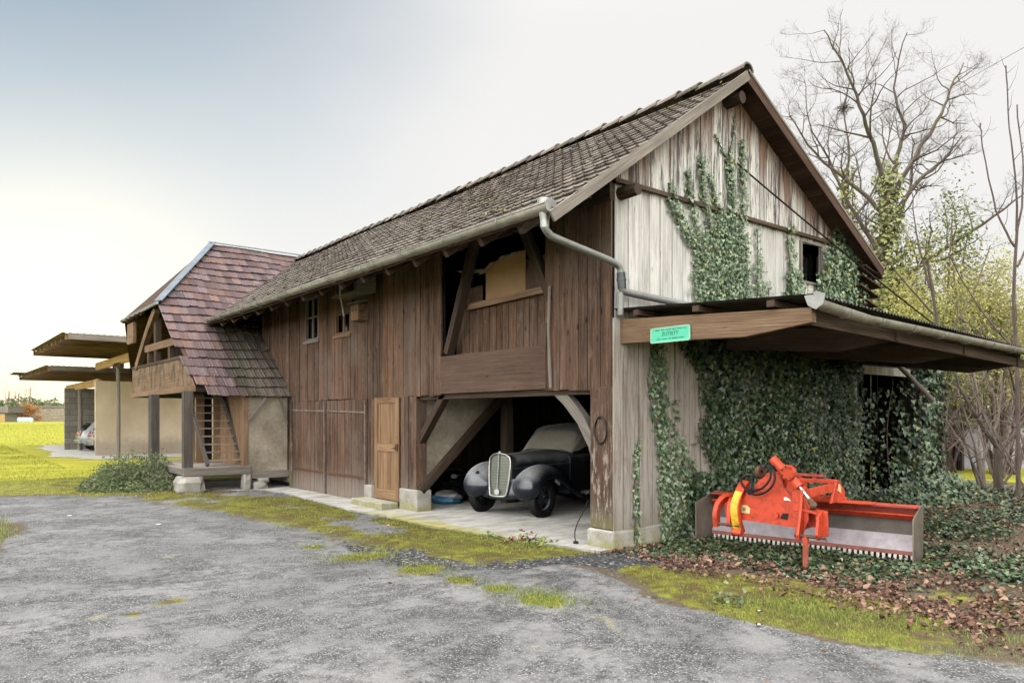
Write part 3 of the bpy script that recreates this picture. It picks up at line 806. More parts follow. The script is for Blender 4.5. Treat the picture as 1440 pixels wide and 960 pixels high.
# --- windows of the long side
for wi, (y0, y1, z0, z1) in enumerate((W1, W2)):
    b = MB(); b.box((.05, y0, z0), (.056, y1, z1)); wd = b.build('window', M['pane'], barn)
    wd['label'] = 'four-pane window on the long side' if wi == 0 else 'window half hidden by a hanging board'
    b = MB(); f = .05
    b.box((-.035, y0, z0), (.03, y0 + f, z1)); b.box((-.035, y1 - f, z0), (.03, y1, z1))
    b.box((-.036, y0 + f, z0), (.03, y1 - f, z0 + f)); b.box((-.036, y0 + f, z1 - f), (.03, y1 - f, z1))
    m_ = (y0 + y1) / 2; b.box((-.02, m_ - .018, z0 + f), (.02, m_ + .018, z1 - f))
    zz = z0 + (z1 - z0) * .53; b.box((-.021, y0 + f, zz - .016), (.021, m_ - .018, zz + .016)); b.box((-.021, m_ + .018, zz - .016), (.021, y1 - f, zz + .016))
    b.build('window_frame', M['grey_timber'] if wi == 0 else M['timber_warm'], wd)
    b = MB(); b.box((-.07, y0 - .03, z0 - .06), (.0, y1 + .03, z0 - .005)); b.build('sill', M['grey_timber'] if wi == 0 else M['timber_warm'], wd)
b = MB(); b.prism([(.035, 8.87, 3.46), (.035, 9.12, 3.46), (.035, 9.05, 3.52), (.035, 8.93, 3.66), (.035, 8.87, 3.66)], (.008, 0, 0)); b.build('torn_paper', M['paper'], barn)
b = MB(); b.box((-.075, 7.14, 3.80), (-.05, 7.86, 4.48)); b.build('hanging_board', M['brown_panel'], barn)

# --- gable (short side) boarding
GW = (4.39, 4.99, 3.93, 4.56)
b = MB()
boards_y(b, -.02, 0.02, BARN_W, 4.66, lambda x: zroof(x) - .02, wmin=.17, wmax=.27, gap=.011)
b.build('gable_wall', M['gable'], barn)
b = MB()
boards_y(b, -.03, -.02, BARN_W, .27, lambda x: 2.95, wmin=.11, wmax=.19, jit=.012, gap=.012)
boards_y(b, .0, 0.02, BARN_W, 2.95, lambda x: 4.66, holes=(GW,), wmin=.19, wmax=.27, gap=.011)
b.build('lower_gable_wall', M['gable'], barn)
b = MB(); b.box((.06, .02, .2), (GW[0], .05, 4.6)); b.box((GW[1], .02, .2), (6.1, .05, 4.6)); b.box((GW[0], .02, .2), (GW[1], .05, GW[2])); b.box((GW[0], .02, GW[3]), (GW[1], .05, 4.6))  # added dark backing, keeps light from leaking through the gable board gaps
b.prism([(.06, .02, 4.6), (6.15, .02, 4.6), (6.15, .02, zroof(6.15) - .05), (XR, .02, ZR - .1), (.06, .02, zroof(.06) - .05)], (0, .03, 0)); b.build('light_stop', M['dark'], barn)
b = MB(); b.beam((-.03, -.055, 4.68), (GW[0] + .9, -.055, 4.66), .05, .055, (0, 0, 1)); b.build('drip_rail', M['timber'], barn)
b = MB(); b.box((GW[0], .12, GW[2]), (GW[1], .126, GW[3])); gwin = b.build('window', M['pane'], barn); gwin['label'] = 'dark square opening in the gable'
b = MB(); f = .045
for a in [(GW[0] - f, GW[0], GW[2] - f, GW[3] + .02), (GW[1], GW[1] + f, GW[2] - f, GW[3] + .02), (GW[0], GW[1], GW[2] - f, GW[2]), (GW[0], GW[1], GW[3], GW[3] + f * .6)]:
    b.box((a[0], -.045, a[2]), (a[1], .0, a[3]))
b.build('window_frame', M['grey_timber'], gwin)
for (x, z, r) in [(XR - .02, ZR - .28, .10), (.13, 4.54, .085)]:
    b = MB(); b.tube([(x, .3, z), (x, -.14, z), (x + .01, -.30, z - .005)], [r, r * 1.06, r * .9], 8); b.build('purlin_end', M['timber'], barn)

# --- roof
YV0, YV1 = -.36, 16.0
def roof_pt(x, y, dz=0): return V(x, y, zroof(x) + dz)
roofdeck = MB()
for (x0, x1) in ((-1.30, XR), (XR, 6.42)):
    n = int((YV1 - YV0) / .0 + 0) if False else None
    L = math.hypot(x1 - x0, zroof(x1) - zroof(x0)); k = int(L / .16)
    for i in range(k):
        xa = x0 + (x1 - x0) * i / k; xb = x0 + (x1 - x0) * (i + 1) / k - .004
        m_ = (xa + xb) / 2; w_ = L / k - .006
        nrm = V(-(zroof(xb) - zroof(xa)), 0, xb - xa).normalized()
        roofdeck.beam(roof_pt(m_, YV0, .012), roof_pt(m_, YV1, .012), w_, .022, nrm)
roof = roofdeck.build('roof', M['soffit'], barn)
b = MB()
yy = .35
while yy < BARN_L:
    b.beam(roof_pt(-1.22, yy, -.075), roof_pt(XR - .05, yy, -.075), .09, .13, (0, 0, 1))
    b.beam(roof_pt(6.3, yy, -.075), roof_pt(XR + .05, yy, -.075), .09, .13, (0, 0, 1)); yy += .82
b.build('rafters', M['timber'], roof)
# joist ends under the eave
yy = .75
while yy < BARN_L - .3:
    b = MB(); b.beam((.0, yy, 4.50), (-.62, yy, 4.50), .09, .11, (0, 0, 1)); b.build('joist_end', M['timber'], barn); yy += .96
b = MB(); b.beam((-.62, -.2, 4.38), (-.62, BARN_L, 4.38), .10, .14, (0, 0, 1)); b.build('eave_purlin', M['timber'], barn)

def tiles(mb, o, eu, es, rows, pitch, colw, xl, xr, prof, lip, th, jit=.006, amp=.0, drop=0.0, sag=None):
    n = eu.cross(es).normalized()
    if n.z < 0: n = -n
    k = len(prof)
    for r in range(rows):
        s = r * pitch; sm = s + pitch * .4
        a, c = xl(sm), xr(sm)
        nc = max(1, int((c - a) / colw)); off = (r % 2) * .5 * colw * amp
        for i in range(-1, nc + 1):
            u0 = a + i * colw + off; u1 = u0 + colw
            if u1 < a + .02 or u0 > c - .02: continue
            if random.random() < drop: continue
            u0 = max(u0, a - random.uniform(0, .02)); u1 = min(u1, c)
            js = random.uniform(-jit, jit); jn = random.uniform(-jit, jit) * .6; sk = random.uniform(-jit, jit)
            low = []; up_ = []; bot = []
            for (pu, pn) in prof:
                u = u0 + (u1 - u0) * pu
                g_ = sag(u, s) if sag else 0
                base = o + eu * u
                low.append(base + es * (s + js + sk * pu) + n * (lip + pn + jn + g_))
                up_.append(base + es * (s + pitch + .05) + n * (pn * .8 + .006 + g_))
                bot.append(base + es * (s + js + sk * pu + .004) + n * (lip + pn + jn - th + g_))
            vs = low + up_ + bot; fs = []
            for q in range(k - 1):
                fs.append([q, q + 1, k + q + 1, k + q]); fs.append([2 * k + q, 2 * k + q + 1, q + 1, q])
            fs.append([0, k, 2 * k]); fs.append([k - 1, 3 * k - 1, 2 * k - 1])
            mb.add(vs, fs)
PROF = [(0, .0), (.08, .010), (.2, .011), (.30, .002), (.75, .0), (.90, .004), (1.0, .001)]
b = MB(); ex = V(0, 1, 0)
def sag_l(u, s): return .02 * math.sin(u * .9 + 1) * math.sin(s * 1.1)
es = (roof_pt(XR, 0) - roof_pt(-1.24, 0)); Ls = es.length; es.normalize()
nr = int(Ls / .22); pit = (Ls - .06) / nr
nl = V(-es.z, 0, es.x)
tiles(b, roof_pt(-1.30, YV0 - .02) + nl * .028, ex, es, nr, pit, .195, lambda s: 0., lambda s: YV1 - YV0 + .04, PROF, .040, .026, jit=.009, sag=sag_l)
b.build('tile_covering', M['barn_tile'], roof)
rr_ = np.random.default_rng(77); nm_ = 2100
yy_ = np.concatenate([rr_.uniform(-.3, 12, 1500), np.abs(rr_.normal(0, 1.6, nm_ - 1500))]); tt_ = np.concatenate([rr_.uniform(.03, .97, 1500), rr_.uniform(.03, .55, nm_ - 1500)])
kk_ = fbm(yy_ * 1.6, tt_ * 9, 4) > .60
yy_, tt_ = yy_[kk_], tt_[kk_]; q0 = roof_pt(-1.24, 0) + nl * .075
PP_ = np.stack([q0.x + es.x * Ls * tt_, yy_, q0.z + es.z * Ls * tt_], 1); m_ = len(PP_)
scatter_mesh('moss', OVAL_V, OVAL_F, PP_, frames(np.stack([rr_.normal(-.4, .5, m_), rr_.normal(0, .5, m_), np.ones(m_)], 1), rr_.normal(0, 1, (m_, 3))), rr_.uniform(.02, .055, m_), M['roof_moss'], roof)['kind'] = 'stuff'
b = MB(); es2 = (roof_pt(XR, 0) - roof_pt(6.42, 0)); L2 = es2.length; es2.normalize(); n2_ = V(-es2.z, 0, es2.x); n2_ = -n2_ if n2_.z < 0 else n2_
nr2 = int(L2 / .30)
tiles(b, roof_pt(6.48, YV0 - .02) + n2_ * .028, ex, es2, nr2, (L2 - .04) / nr2, .225, lambda s: 0., lambda s: YV1 - YV0 + .04, PROF, .05, .022)
b.build('tile_covering', M['barn_tile'], roof)
b = MB()
yy = YV0 - .03
while yy < YV1:
    y2 = yy + .40; jz = random.uniform(-.008, .012)
    def rt(u, v, yy=yy, y2=y2, jz=jz):
        a = PI * (.02 + .96 * u); r_ = .135 - .02 * v
        return V(XR - r_ * math.cos(a), yy + (y2 - yy + .04) * v, ZR + .04 + jz + .012 - .02 * v + r_ * math.sin(a) * .95)
    b.grid(rt, 8, 1)
    def rf(u, v, yy=yy, jz=jz):
        a = PI * (.02 + .96 * u); r_ = .135 - .025 * v
        return V(XR - r_ * math.cos(a), yy + .001, ZR + .052 + jz + r_ * math.sin(a) * .95)
    b.grid(rf, 8, 1)
    yy = y2
b.build('ridge_tiles', M['barn_tile'], roof)
b = MB(); b.beam(roof_pt(-1.36, YV0 - .015, .0), roof_pt(XR + .01, YV0 - .015, .01), .03, .13, (0, 0, 1)); b.build('barge_board', M['grey_timber'], barn)
b = MB(); b.beam(roof_pt(6.46, YV0 - .014, .0), roof_pt(XR + .01, YV0 - .014, .0), .03, .17, (0, 0, 1)); b.build('barge_board', M['soffit'], barn)
b = MB(); b.beam(roof_pt(6.46, YV0 - .034, .075), roof_pt(XR + .01, YV0 - .034, .075), .012, .035, (0, 0, 1)); b.build('verge_strip', M['grey_timber'], barn)
# stepped, broken sheets at the foot of the right-hand slope
b = MB()
for i in range(4):
    x = 6.50 + .02 * i; z = 4.28 - .16 * i
    b.prism([(x - .55, -.32 + .05 * i, z + .04), (x + .06 + .02 * i, -.34 + .05 * i, z - .12), (x + .06 + .02 * i, 1.2, z - .12), (x - .55, 1.2, z + .04)], (0, 0, .02))
b.build('eave_sheets', M['soffit'], barn)

# --- gutter along the eave
def half_pipe(mb, p0, p1, r, th=.006, n=10, over=1.05, ux=None):
    p0, p1 = V(p0), V(p1); d = (p1 - p0).normalized(); s_ = d.cross(V(0, 0, 1)).normalized(); u_ = s_.cross(d)
    for rr, fl in ((r, 0), (r - th, 1)):
        def fn(a, t, rr=rr):
            an = PI * over * (a - .5) - PI / 2
            return p0 + (p1 - p0) * t + s_ * (rr * math.cos(an)) + u_ * (rr * math.sin(an))
        mb.grid(fn, n, max(2, int((p1 - p0).length / .6)))
GX, GZ = -1.35, 4.075
b = MB(); half_pipe(b, (GX, -.34, GZ - .01), (GX, BARN_L + .1, GZ + .02), .082)
b.tube([(GX - .082, -.34, GZ), (GX - .082, BARN_L + .1, GZ + .02)], .011, 6)
yy = .55
gut = b.build('gutter', M['zinc_dirty'], barn, smooth=True)
while yy < BARN_L:
    b = MB()
    P = [(GX + .089 * math.cos(-a), yy, GZ + .089 * math.sin(-a)) for a in np.linspace(0, PI, 9)]
    b.tube(P, .009, 5); b.build('gutter_bracket', M['zinc'], gut); yy += 1.18
b = MB(); b.lathe([(.0, -.001), (.084, -.001), (.084, .006), (0, .006)], 14, Matrix.Translation((GX, -.345, GZ - .02)) @ Matrix.Rotation(PI / 2, 4, 'X')); b.build('gutter_cap', M['zinc'], gut)
# hopper and the swan-necked down pipe
b = MB()
b.lathe([(.085, .10), (.088, .02), (.055, -.12), (.05, -.22)], 12, Matrix.Translation((GX + .02, -.22, GZ - .02)))
b.build('hopper', M['zinc'], gut, smooth=True)
def smooth_path(P, k=5):
    P = [V(p) for p in P]; out = []
    for i in range(len(P) - 1):
        a = P[max(i - 1, 0)]; p = P[i]; q = P[i + 1]; c = P[min(i + 2, len(P) - 1)]
        for j in range(k):
            t = j / k; t2 = t * t; t3 = t2 * t
            out.append(.5 * ((2 * p) + (q - a) * t + (2 * a - 5 * p + 4 * q - c) * t2 + (3 * p - a - 3 * q + c) * t3))
    out.append(P[-1]); return out
b = MB(); b.tube(smooth_path([(GX + .02, -.22, 3.90), (GX + .02, -.22, 3.84), (GX + .09, -.215, 3.78), (GX + .22, -.205, 3.745), (-.30, -.16, 3.635), (-.12, -.15, 3.60), (-.04, -.15, 3.56), (-.01, -.15, 3.48)], 5), .043, 12)
dp = b.build('down_pipe', M['pipe_grey'], barn, smooth=True)
b = MB(); b.tube([(-.01, -.15, 3.50), (.01, -.15, 3.30)], .056, 12); b.tube([(.0, -.15, 3.40), (.0, -.15, 3.42)], .064, 12, ); b.build('pipe_collar', M['pipe_black'], dp, smooth=True)
b = MB(); b.tube(smooth_path([(.0, -.15, 3.36), (.02, -.15, 3.29), (.10, -.15, 3.265), (.5, -.15, 3.245), (1.4, -.15, 3.21), (1.9, -.15, 3.13)], 4), .047, 12); b.build('pipe_run', M['pipe_grey'], dp, smooth=True)
b = MB(); b.tube([(.0, -.13, 3.26), (.02, -.12, 3.1), (.03, -.11, 2.98)], .042, 10); b.build('pipe_stub', M['pipe_grey'], dp, smooth=True)
# ================================================================== canopy over the gable
can = root('canopy', 'low corrugated sheet canopy on tapered beams along the gable, with a zinc gutter', 'canopy', (3.4, -1.3, 0))
CX0, CX1, CY = .02, 7.3, -2.62
def zc(x, y): return 3.06 + .060 * y - .030 * max(0, x - .3) * (-y / 2.62)
M['sheet'] = simple('rusty_corrugated_sheet', (.10, .085, .075), .75, .2, .3, 5, col2=(.045, .04, .038))
b = MB(); nu = int((CX1 - CX0) / .0127); 
def shf(dz):
    def fn(u, v):
        x = CX0 + (CX1 - CX0) * u; y = .0 + (CY - .06) * v
        return V(x, y, zc(x, y) + .012 * math.sin(2 * PI * x / .076) + dz)
    return fn
b.grid(shf(.0), nu, 6); b.grid(shf(-.004), nu, 6)
b.build('sheet', M['sheet'], can, smooth=True, angle=180)
b = MB()
P = [(.10, -.02, 2.63), (.10, -1.85, 2.56), (.10, -2.62, 2.64), (.10, -2.62, 2.79), (.10, -.02, 2.94)]
b.prism(P, (.09, 0, 0)); b.build('side_beam', M['timber_warm'], can, bevel=.008)
for xx in (2.1, 4.1, 6.1):
    dz = -.030 * xx
    b = MB(); b.prism([(xx, -.04, 2.66), (xx, -1.85, 2.58 + dz), (xx, -2.55, 2.66 + dz), (xx, -2.55, 2.82 + dz), (xx, -.04, 2.96)], (.09, 0, 0)); b.build('beam', M['timber'], can)
for yy in (-.35, -1.25, -2.2):
    b = MB(); b.beam((.04, yy, zc(.04, yy) - .055), (7.2, yy, zc(7.2, yy) - .055), .09, .07, (0, 0, 1)); b.build('purlin', M['timber'], can)
b = MB(); b.beam((.2, -2.5, 2.70), (7.2, -2.5, 2.50), .05, .12, (0, 0, 1)); b.build('fascia', M['timber'], can)
b = MB()
half_pipe(b, (.04, -2.70, 2.835), (1.0, -2.70, 2.765), .075); half_pipe(b, (1.0, -2.70, 2.765), (7.3, -2.70, 2.66), .07)
cg = b.build('gutter', M['zinc_dirty'], can, smooth=True)
b = MB(); b.prism([(.03, -2.78, 2.80), (.03, -2.70, 2.755), (.03, -2.62, 2.80), (.03, -2.58, 2.90), (.03, -2.72, 2.93), (.03, -2.80, 2.90)], (.012, 0, 0)); b.build('gutter_end', M['zinc'], cg)
for xx in (.6, 1.3, 2.1, 2.9, 3.7, 4.5, 5.3, 6.1):
    z = 2.835 - .07 * min(1, xx) if xx < 1 else 2.765 - (xx - 1) * .0167
    b = MB(); b.tube([(xx, -2.70 + .08 * math.cos(-a), z + .08 * math.sin(-a)) for a in np.linspace(0, PI, 9)], .007, 5); b.build('gutter_bracket', M['zinc'], cg)
b = MB(); b.tube([(7.35, -.25, 2.66), (7.62, -.75, 1.98)], .045, 9); b.build('support_strut', M['grey_timber'], can)

# green notice on the side beam
sg = root('sign', 'small mint green notice with three lines of print, fixed to the canopy side beam', 'sign', (.09, -.86, 2.59))
g = G('mint_green_board'); M['mint'] = g.bsdf(g.mul((.10, .60, .38), g.lerp(g.noise(g.obj(), 9, 4, .5), .85, 1.15)), .5)
b = MB(); b.box((.075, -1.14, 2.585), (.098, -.57, 2.765)); b.build('board', M['mint'], sg)
g = G('pale_green_rim'); M['rim'] = g.bsdf((.42, .66, .52), .5)
b = MB()
for a in [(-1.15, -.56, 2.755, 2.765), (-1.15, -.56, 2.585, 2.595), (-1.15, -1.138, 2.585, 2.765), (-.572, -.56, 2.585, 2.765)]:
    b.box((.069, a[0], a[2]), (.0745, a[1], a[3]))
b.build('rim', M['rim'], sg)
g = G('sign_print'); M['print'] = g.bsdf((.02, .10, .07), .6)
def text_mesh(name, body, size, M4, mat, parent, ext=.0008, align='CENTER', local=False, xs_=1.0):
    cu = bpy.data.curves.new(name, 'FONT'); cu.body = body; cu.size = size; cu.extrude = ext; cu.align_x = align; cu.align_y = 'CENTER'
    t = bpy.data.objects.new(name + '_tmp', cu); COL.objects.link(t)
    dg = bpy.context.evaluated_depsgraph_get(); dg.update()
    me = bpy.data.meshes.new_from_object(t.evaluated_get(dg)); bpy.data.objects.remove(t)
    me.transform(M4 @ Matrix.Diagonal((xs_, 1, 1, 1))); me.materials.clear(); me.materials.append(mat); me.name = name
    return link_mesh(name, me, parent, local)
# text plane: faces -X, reading direction -Y
RM = Matrix(((0, 0, -1, .0735), (-1, 0, 0, -.855), (0, 1, 0, 2.683), (0, 0, 0, 1)))
text_mesh('lettering', 'ZUTRITT', .062, RM, M['print'], sg)
b = MB()
for (zz, segs, h) in [(2.733, [(.06, .13), (.15, .20), (.22, .30), (.315, .37), (.39, .47), (.485, .52)], .007), (2.627, [(.09, .15), (.165, .24), (.255, .30), (.315, .40), (.415, .49)], .008)]:
    for a, c in segs: b.box((.0725, -.57 - c, zz - h / 2), (.0745, -.57 - a, zz + h / 2))
b.build('small_print', M['print'], sg)

# ================================================================== ivy-grown annexe at the far end of the gable
ann = root('shed', 'dark open shed overgrown with ivy, beyond the end of the gable', 'shed', (7.8, 2, 0))
b = MB(); boards_y(b, 3.9, 6.25, 9.4, .0, 2.7); boards_x(b, 9.35, .05, 3.9, 0., 2.7); b.build('wall', M['dark_wood'], ann)
b = MB(); b.box((8.75, .0, -.05), (9.32, .35, 2.62)); b.build('pier', M['dark_wood'], ann)
b = MB(); b.prism([(6.24, -.25, 2.76), (9.5, -.25, 2.70), (9.5, 4.1, 2.85), (6.24, 4.1, 2.90)], (0, 0, .05)); b.build('roof', M['sheet'], ann)
b = MB(); b.box((6.22, -.12, 2.47), (8.15, -.08, 2.62)); b.build('lintel_board', M['gable'], ann)
b = MB(); b.box((6.22, -.05, 2.60), (8.75, .08, 2.74)); b.build('lintel', M['dark_wood'], ann)

# ================================================================== ivy
GN = np.array([0, -1, 0.])
def ivy_leaves_gable(n_fn, npts, x0, x1, z0, z1, size, depth, seed, yb=-.04):
    r = np.random.default_rng(seed)
    x = r.uniform(x0, x1, npts); z = r.uniform(z0, z1, npts)
    k = r.random(npts) < n_fn(x, z)
    x, z = x[k], z[k]; n = len(x)
    y = yb - depth * r.random(n) ** 1.6
    nrm = np.stack([r.normal(0, .38, n), -np.ones(n), r.normal(.35, .35, n)], 1)
    dn = np.stack([r.normal(0, .45, n), np.zeros(n), -np.ones(n)], 1)
    return np.stack([x, y, z], 1), frames(nrm, dn), r.uniform(.6, 1.25, n) * size
def strand_density(strands):
    def fn(x, z):
        d = np.zeros_like(x)
        for pts, w, den in strands:
            P = np.array(pts); best = np.full(x.shape, 1e9)
            for a, c in zip(P[:-1], P[1:]):
                e = c - a; t = np.clip(((x - a[0]) * e[0] + (z - a[1]) * e[1]) / (e @ e), 0, 1)
                best = np.minimum(best, np.hypot(x - a[0] - t * e[0], z - a[1] - t * e[1]))
            d = np.maximum(d, den * sst(w * 1.25, w * .5, best + .12 * w * (vn(x * 9, z * 9) - .5)))
        return d
    return fn
def stems(name, lines, parent, y=-.035, r=.008):
    b = MB()
    for L in lines:
        P = [(p[0] + random.uniform(-.03, .03), y - random.uniform(0, .015), p[1]) for p in L]
        b.tube(smooth_path(P, 4) if len(P) > 2 else P, [r * (1 - .6 * i / (len(P) * 4)) for i in range(len(smooth_path(P, 4)) if len(P) > 2 else len(P))], 5)
    return b.build(name, M['twig'], parent)
# upper patch
up_main = [([(2.15, 3.05), (2.1, 3.6)], .56, .92), ([(2.2, 3.4), (2.2, 4.05)], .52, .96), ([(2.45, 3.8), (2.35, 4.35)], .40, .9), ([(1.8, 3.9), (1.35, 4.3), (1.08, 4.6)], .12, .8), ([(1.08, 4.6), (1.05, 4.85)], .05, .6),
           ([(1.7, 4.2), (1.45, 4.75), (1.40, 5.05)], .07, .7), ([(1.95, 4.3), (1.75, 4.9), (1.72, 5.3)], .08, .7), ([(2.2, 4.3), (2.0, 4.9), (1.92, 5.1)], .07, .7),
           ([(2.45, 4.3), (2.42, 5.0), (2.36, 5.45)], .11, .75), ([(2.36, 5.45), (2.50, 5.95), (2.5, 6.1)], .04, .4), ([(2.7, 4.3), (2.72, 5.0), (2.68, 5.75)], .08, .5), ([(2.36, 5.4), (2.02, 5.75)], .03, .6), ([(2.75, 3.3), (2.7, 4.4)], .16, .8)]
def ivy(name_label, pts_fn, n, box, size, depth, seed, lines, mat='ivy', cat='ivy'):
    p, r_, s_ = ivy_leaves_gable(pts_fn, n, *box, size, depth, seed)
    c = root('ivy', name_label, cat, (float(p[:, 0].mean()), -.05, float(p[:, 2].min())))
    scatter_mesh('foliage', LEAF_V, LEAF_F, p, r_, s_, M[mat], c)
    stems('stem', lines, c)
    return c
ivy('bright ivy patch climbing the silvery upper gable boards towards the ridge', strand_density(up_main), 17000, (.9, 3.0, 3.0, 6.15), .046, .08, 3, [a[0] for a in up_main])
mid = [([(3.15, 3.1), (3.12, 4.0)], .16, .6), ([(3.12, 4.0), (3.1, 4.55)], .08, .5), ([(3.35, 3.1), (3.4, 3.7)], .12, .5)]
ivy('thin sparse ivy strand on the grey boards left of the gable opening', strand_density(mid), 1700, (2.8, 3.6, 3.0, 4.7), .052, .06, 4, [a[0] for a in mid])
rgt = [([(4.0, 3.2), (4.1, 3.9)], .22, .85), ([(4.05, 3.9), (3.95, 4.7)], .08, .6), ([(4.3, 3.3), (5.2, 3.5)], .36, .9), ([(5.5, 3.2), (5.6, 4.2)], .62, .97), ([(5.6, 4.2), (5.75, 4.5)], .50, .97), ([(5.5, 4.6), (5.35, 5.05)], .13, .7), ([(5.95, 3.2), (6.1, 4.3)], .35, .95), ([(5.0, 3.9), (5.3, 3.4)], .25, .8)]
ivy('thick ivy around the gable opening under the right-hand eave', strand_density(rgt), 9500, (3.7, 6.5, 3.0, 5.1), .062, .13, 5, [a[0] for a in rgt])
# lower dense curtain
def low_den(x, z):
    n = fbm(x * 2.2, z * 2.2 + 30, 4)
    edge = 1.32 + (2.7 - z) * .42                       # slanting left edge
    edge = np.where(z < .95, np.minimum(edge, 1.05 + z * .5), edge)
    d = sst(-.12, .14, x - edge + (n - .5) * .7)
    hole = sst(.30, .42, n) 
    return np.clip(d * (0.35 + .65 * hole), 0, 1)
lows = [([(1.6, .1), (2.1, 1.4), (2.0, 2.6)], 0, 0), ([(3.0, .1), (3.2, 1.5), (2.9, 2.7)], 0, 0), ([(4.5, .1), (4.4, 1.6), (4.7, 2.7)], 0, 0), ([(5.7, .1), (5.6, 2.7)], 0, 0)]
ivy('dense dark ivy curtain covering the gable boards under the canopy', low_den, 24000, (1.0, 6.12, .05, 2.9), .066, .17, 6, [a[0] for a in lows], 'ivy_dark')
strip = [([(1.0, .0), (.98, .8), (.88, 1.6), (.80, 2.1), (.80, 2.6)], .16, .85), ([(1.15, .1), (1.2, 1.2)], .26, .75), ([(.85, 1.5), (.70, 1.8), (.62, 2.2)], .07, .6), ([(1.15, 1.2), (1.16, 1.9)], .06, .5), ([(1.3, .1), (1.45, .9)], .22, .8)]
ivy('narrow green ivy column climbing the bare boards beside the concrete plinth', strand_density(strip), 5500, (.5, 1.8, 0., 2.7), .052, .08, 7, [a[0] for a in strip])
thin = [([(.36, -.02), (.38, .5), (.36, 1.0), (.42, 1.4)], .06, .7), ([(.36, .0), (.45, .12)], .10, .7)]
ivy('single thin ivy shoot beside the corner post', strand_density(thin), 700, (.2, .7, -.02, 1.5), .055, .05, 8, [a[0] for a in thin])
# ivy over the annexe pier
r = np.random.default_rng(12); n = 5200
x = r.uniform(8.15, 9.75, n); z = r.uniform(0, 2.75, n); y = r.uniform(-.28, .4, n)
wdt = .44 + .22 * fbm(z * 1.5, z * 0 + 3, 3) + .15 * sst(1.0, .1, z)
k = np.abs(x - 9.05 + .1 * np.sin(z * 2)) < wdt * r.uniform(.6, 1.15, n); x, y, z = x[k], y[k], z[k]; n = len(x)
nrm = np.stack([(x - 9.0) * 1.4 + r.normal(0, .4, n), -np.ones(n) * .8 + r.normal(0, .3, n), r.normal(.35, .35, n)], 1)
dn = np.stack([r.normal(0, .4, n), np.zeros(n), -np.ones(n)], 1)
c = root('ivy', 'bushy ivy wrapped round the stone pier of the dark open shed', 'ivy', (9.0, -.1, 0))
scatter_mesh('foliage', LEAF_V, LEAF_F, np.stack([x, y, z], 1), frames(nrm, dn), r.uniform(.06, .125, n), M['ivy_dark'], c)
stems('stem', [[(9.0, 0), (8.95, 1.3), (9.05, 2.6)], [(8.8, 0), (8.7, 1.3), (8.8, 2.5)]], c, -.05, .014)
n = 160; x = 6.20 + np.abs(r.normal(0, .16, n)) + .12 * sst(.8, 0, r.random(n)); z = r.uniform(.0, 2.4, n); y = r.uniform(.0, .5, n)
nrm = np.stack([r.normal(.3, .4, n), -np.ones(n), r.normal(.3, .3, n)], 1); dn = np.stack([r.normal(0, .4, n), np.zeros(n), -np.ones(n)], 1)
c = root('ivy', 'loose ivy hanging into the dark shed opening from the gable corner', 'ivy', (6.5, .1, 0))
scatter_mesh('foliage', LEAF_V, LEAF_F, np.stack([x, y, z], 1), frames(nrm, dn), r.uniform(.05, .10, n), M['ivy_dark'], c)
stems('stem', [[(6.4, 0), (6.35, 1.3), (6.45, 2.4)]], c, .05, .012)

n = 260; x = 8.80 - np.abs(r.normal(0, .30, n)); z = r.uniform(.0, 2.3, n); y = r.uniform(.4, 1.1, n)
nrm = np.stack([r.normal(-.5, .4, n), -np.ones(n), r.normal(.3, .3, n)], 1); dn = np.stack([r.normal(0, .4, n), np.zeros(n), -np.ones(n)], 1)
c = root('ivy', 'dim ivy growing inside the dark shed doorway, beside the pier', 'ivy', (8.3, .5, 0))
scatter_mesh('foliage', LEAF_V, LEAF_F, np.stack([x, y, z], 1), frames(nrm, dn), r.uniform(.05, .11, n), M['ivy_dark'], c)
stems('stem', [[(8.5, 0), (8.3, 1.3), (8.5, 2.3)]], c, .4, .012)
# ================================================================== cross wing with the tiled half-hip roof
wing = root('granary_porch', 'raised wooden annexe with steep red-brown tiled roof, balcony and open stair', 'annexe', (-1, 13, 0))
ZE, YE, SL = 2.16, 10.40, .81
RY = 16.07
HZ = 4.50
def zw(y): return ZE + SL * (y - YE)
def wxl(s):   # verge position against distance up the slope
    y = YE + s / math.hypot(1, SL)
    t = [(10.2, -1.72), (10.45, -1.86), (10.6, -2.02), (11.07, -2.2), (11.55, -2.25), (13.26, -2.30), (16.07, -.15)]
    for (a, xa), (c, xc) in zip(t[:-1], t[1:]):
        if y <= c: return xa + (xc - xa) * max(0, (y - a)) / (c - a)
    return -.15
def wxr(s):
    y = YE + s / math.hypot(1, SL)
    return -.03 if y < BARN_L + .05 else 6.2
es = V(0, 1, SL).normalized(); ex = V(1, 0, 0)
Lw = math.hypot(1, SL) * (RY - YE); rows = 20
PW = [(0, .0), (.10, .010), (.22, .006), (.32, 0), (.68, 0), (.80, .008), (1.0, .004)]
b = MB()
tiles(b, V(0, YE, ZE) , ex, es, rows, Lw / rows, .215, wxl, wxr, PW, .042, .022, jit=.016, drop=.004, sag=lambda u, s: .025 * math.sin(u * 1.7 + s))
b_roof = MB()
ne = V(0, -SL, 1).normalized()
b_roof.prism([V(x, y, zw(y)) - ne * .035 for x, y in [(-1.55, YE + .05), (-.06, YE + .05), (-.06, BARN_L + .1), (6.1, BARN_L + .1), (6.1, RY), (-.10, RY), (-2.2, 13.26), (-2.12, 11.5), (-1.8, 10.7)]], ne * .02)
YB = 17.45   # far (unseen) eave of the hip
b_roof.prism([V(-2.28, 13.26, HZ), V(-.15, RY, zw(RY)), V(-2.28, YB, HZ - .03)], (-.03, 0, .06))
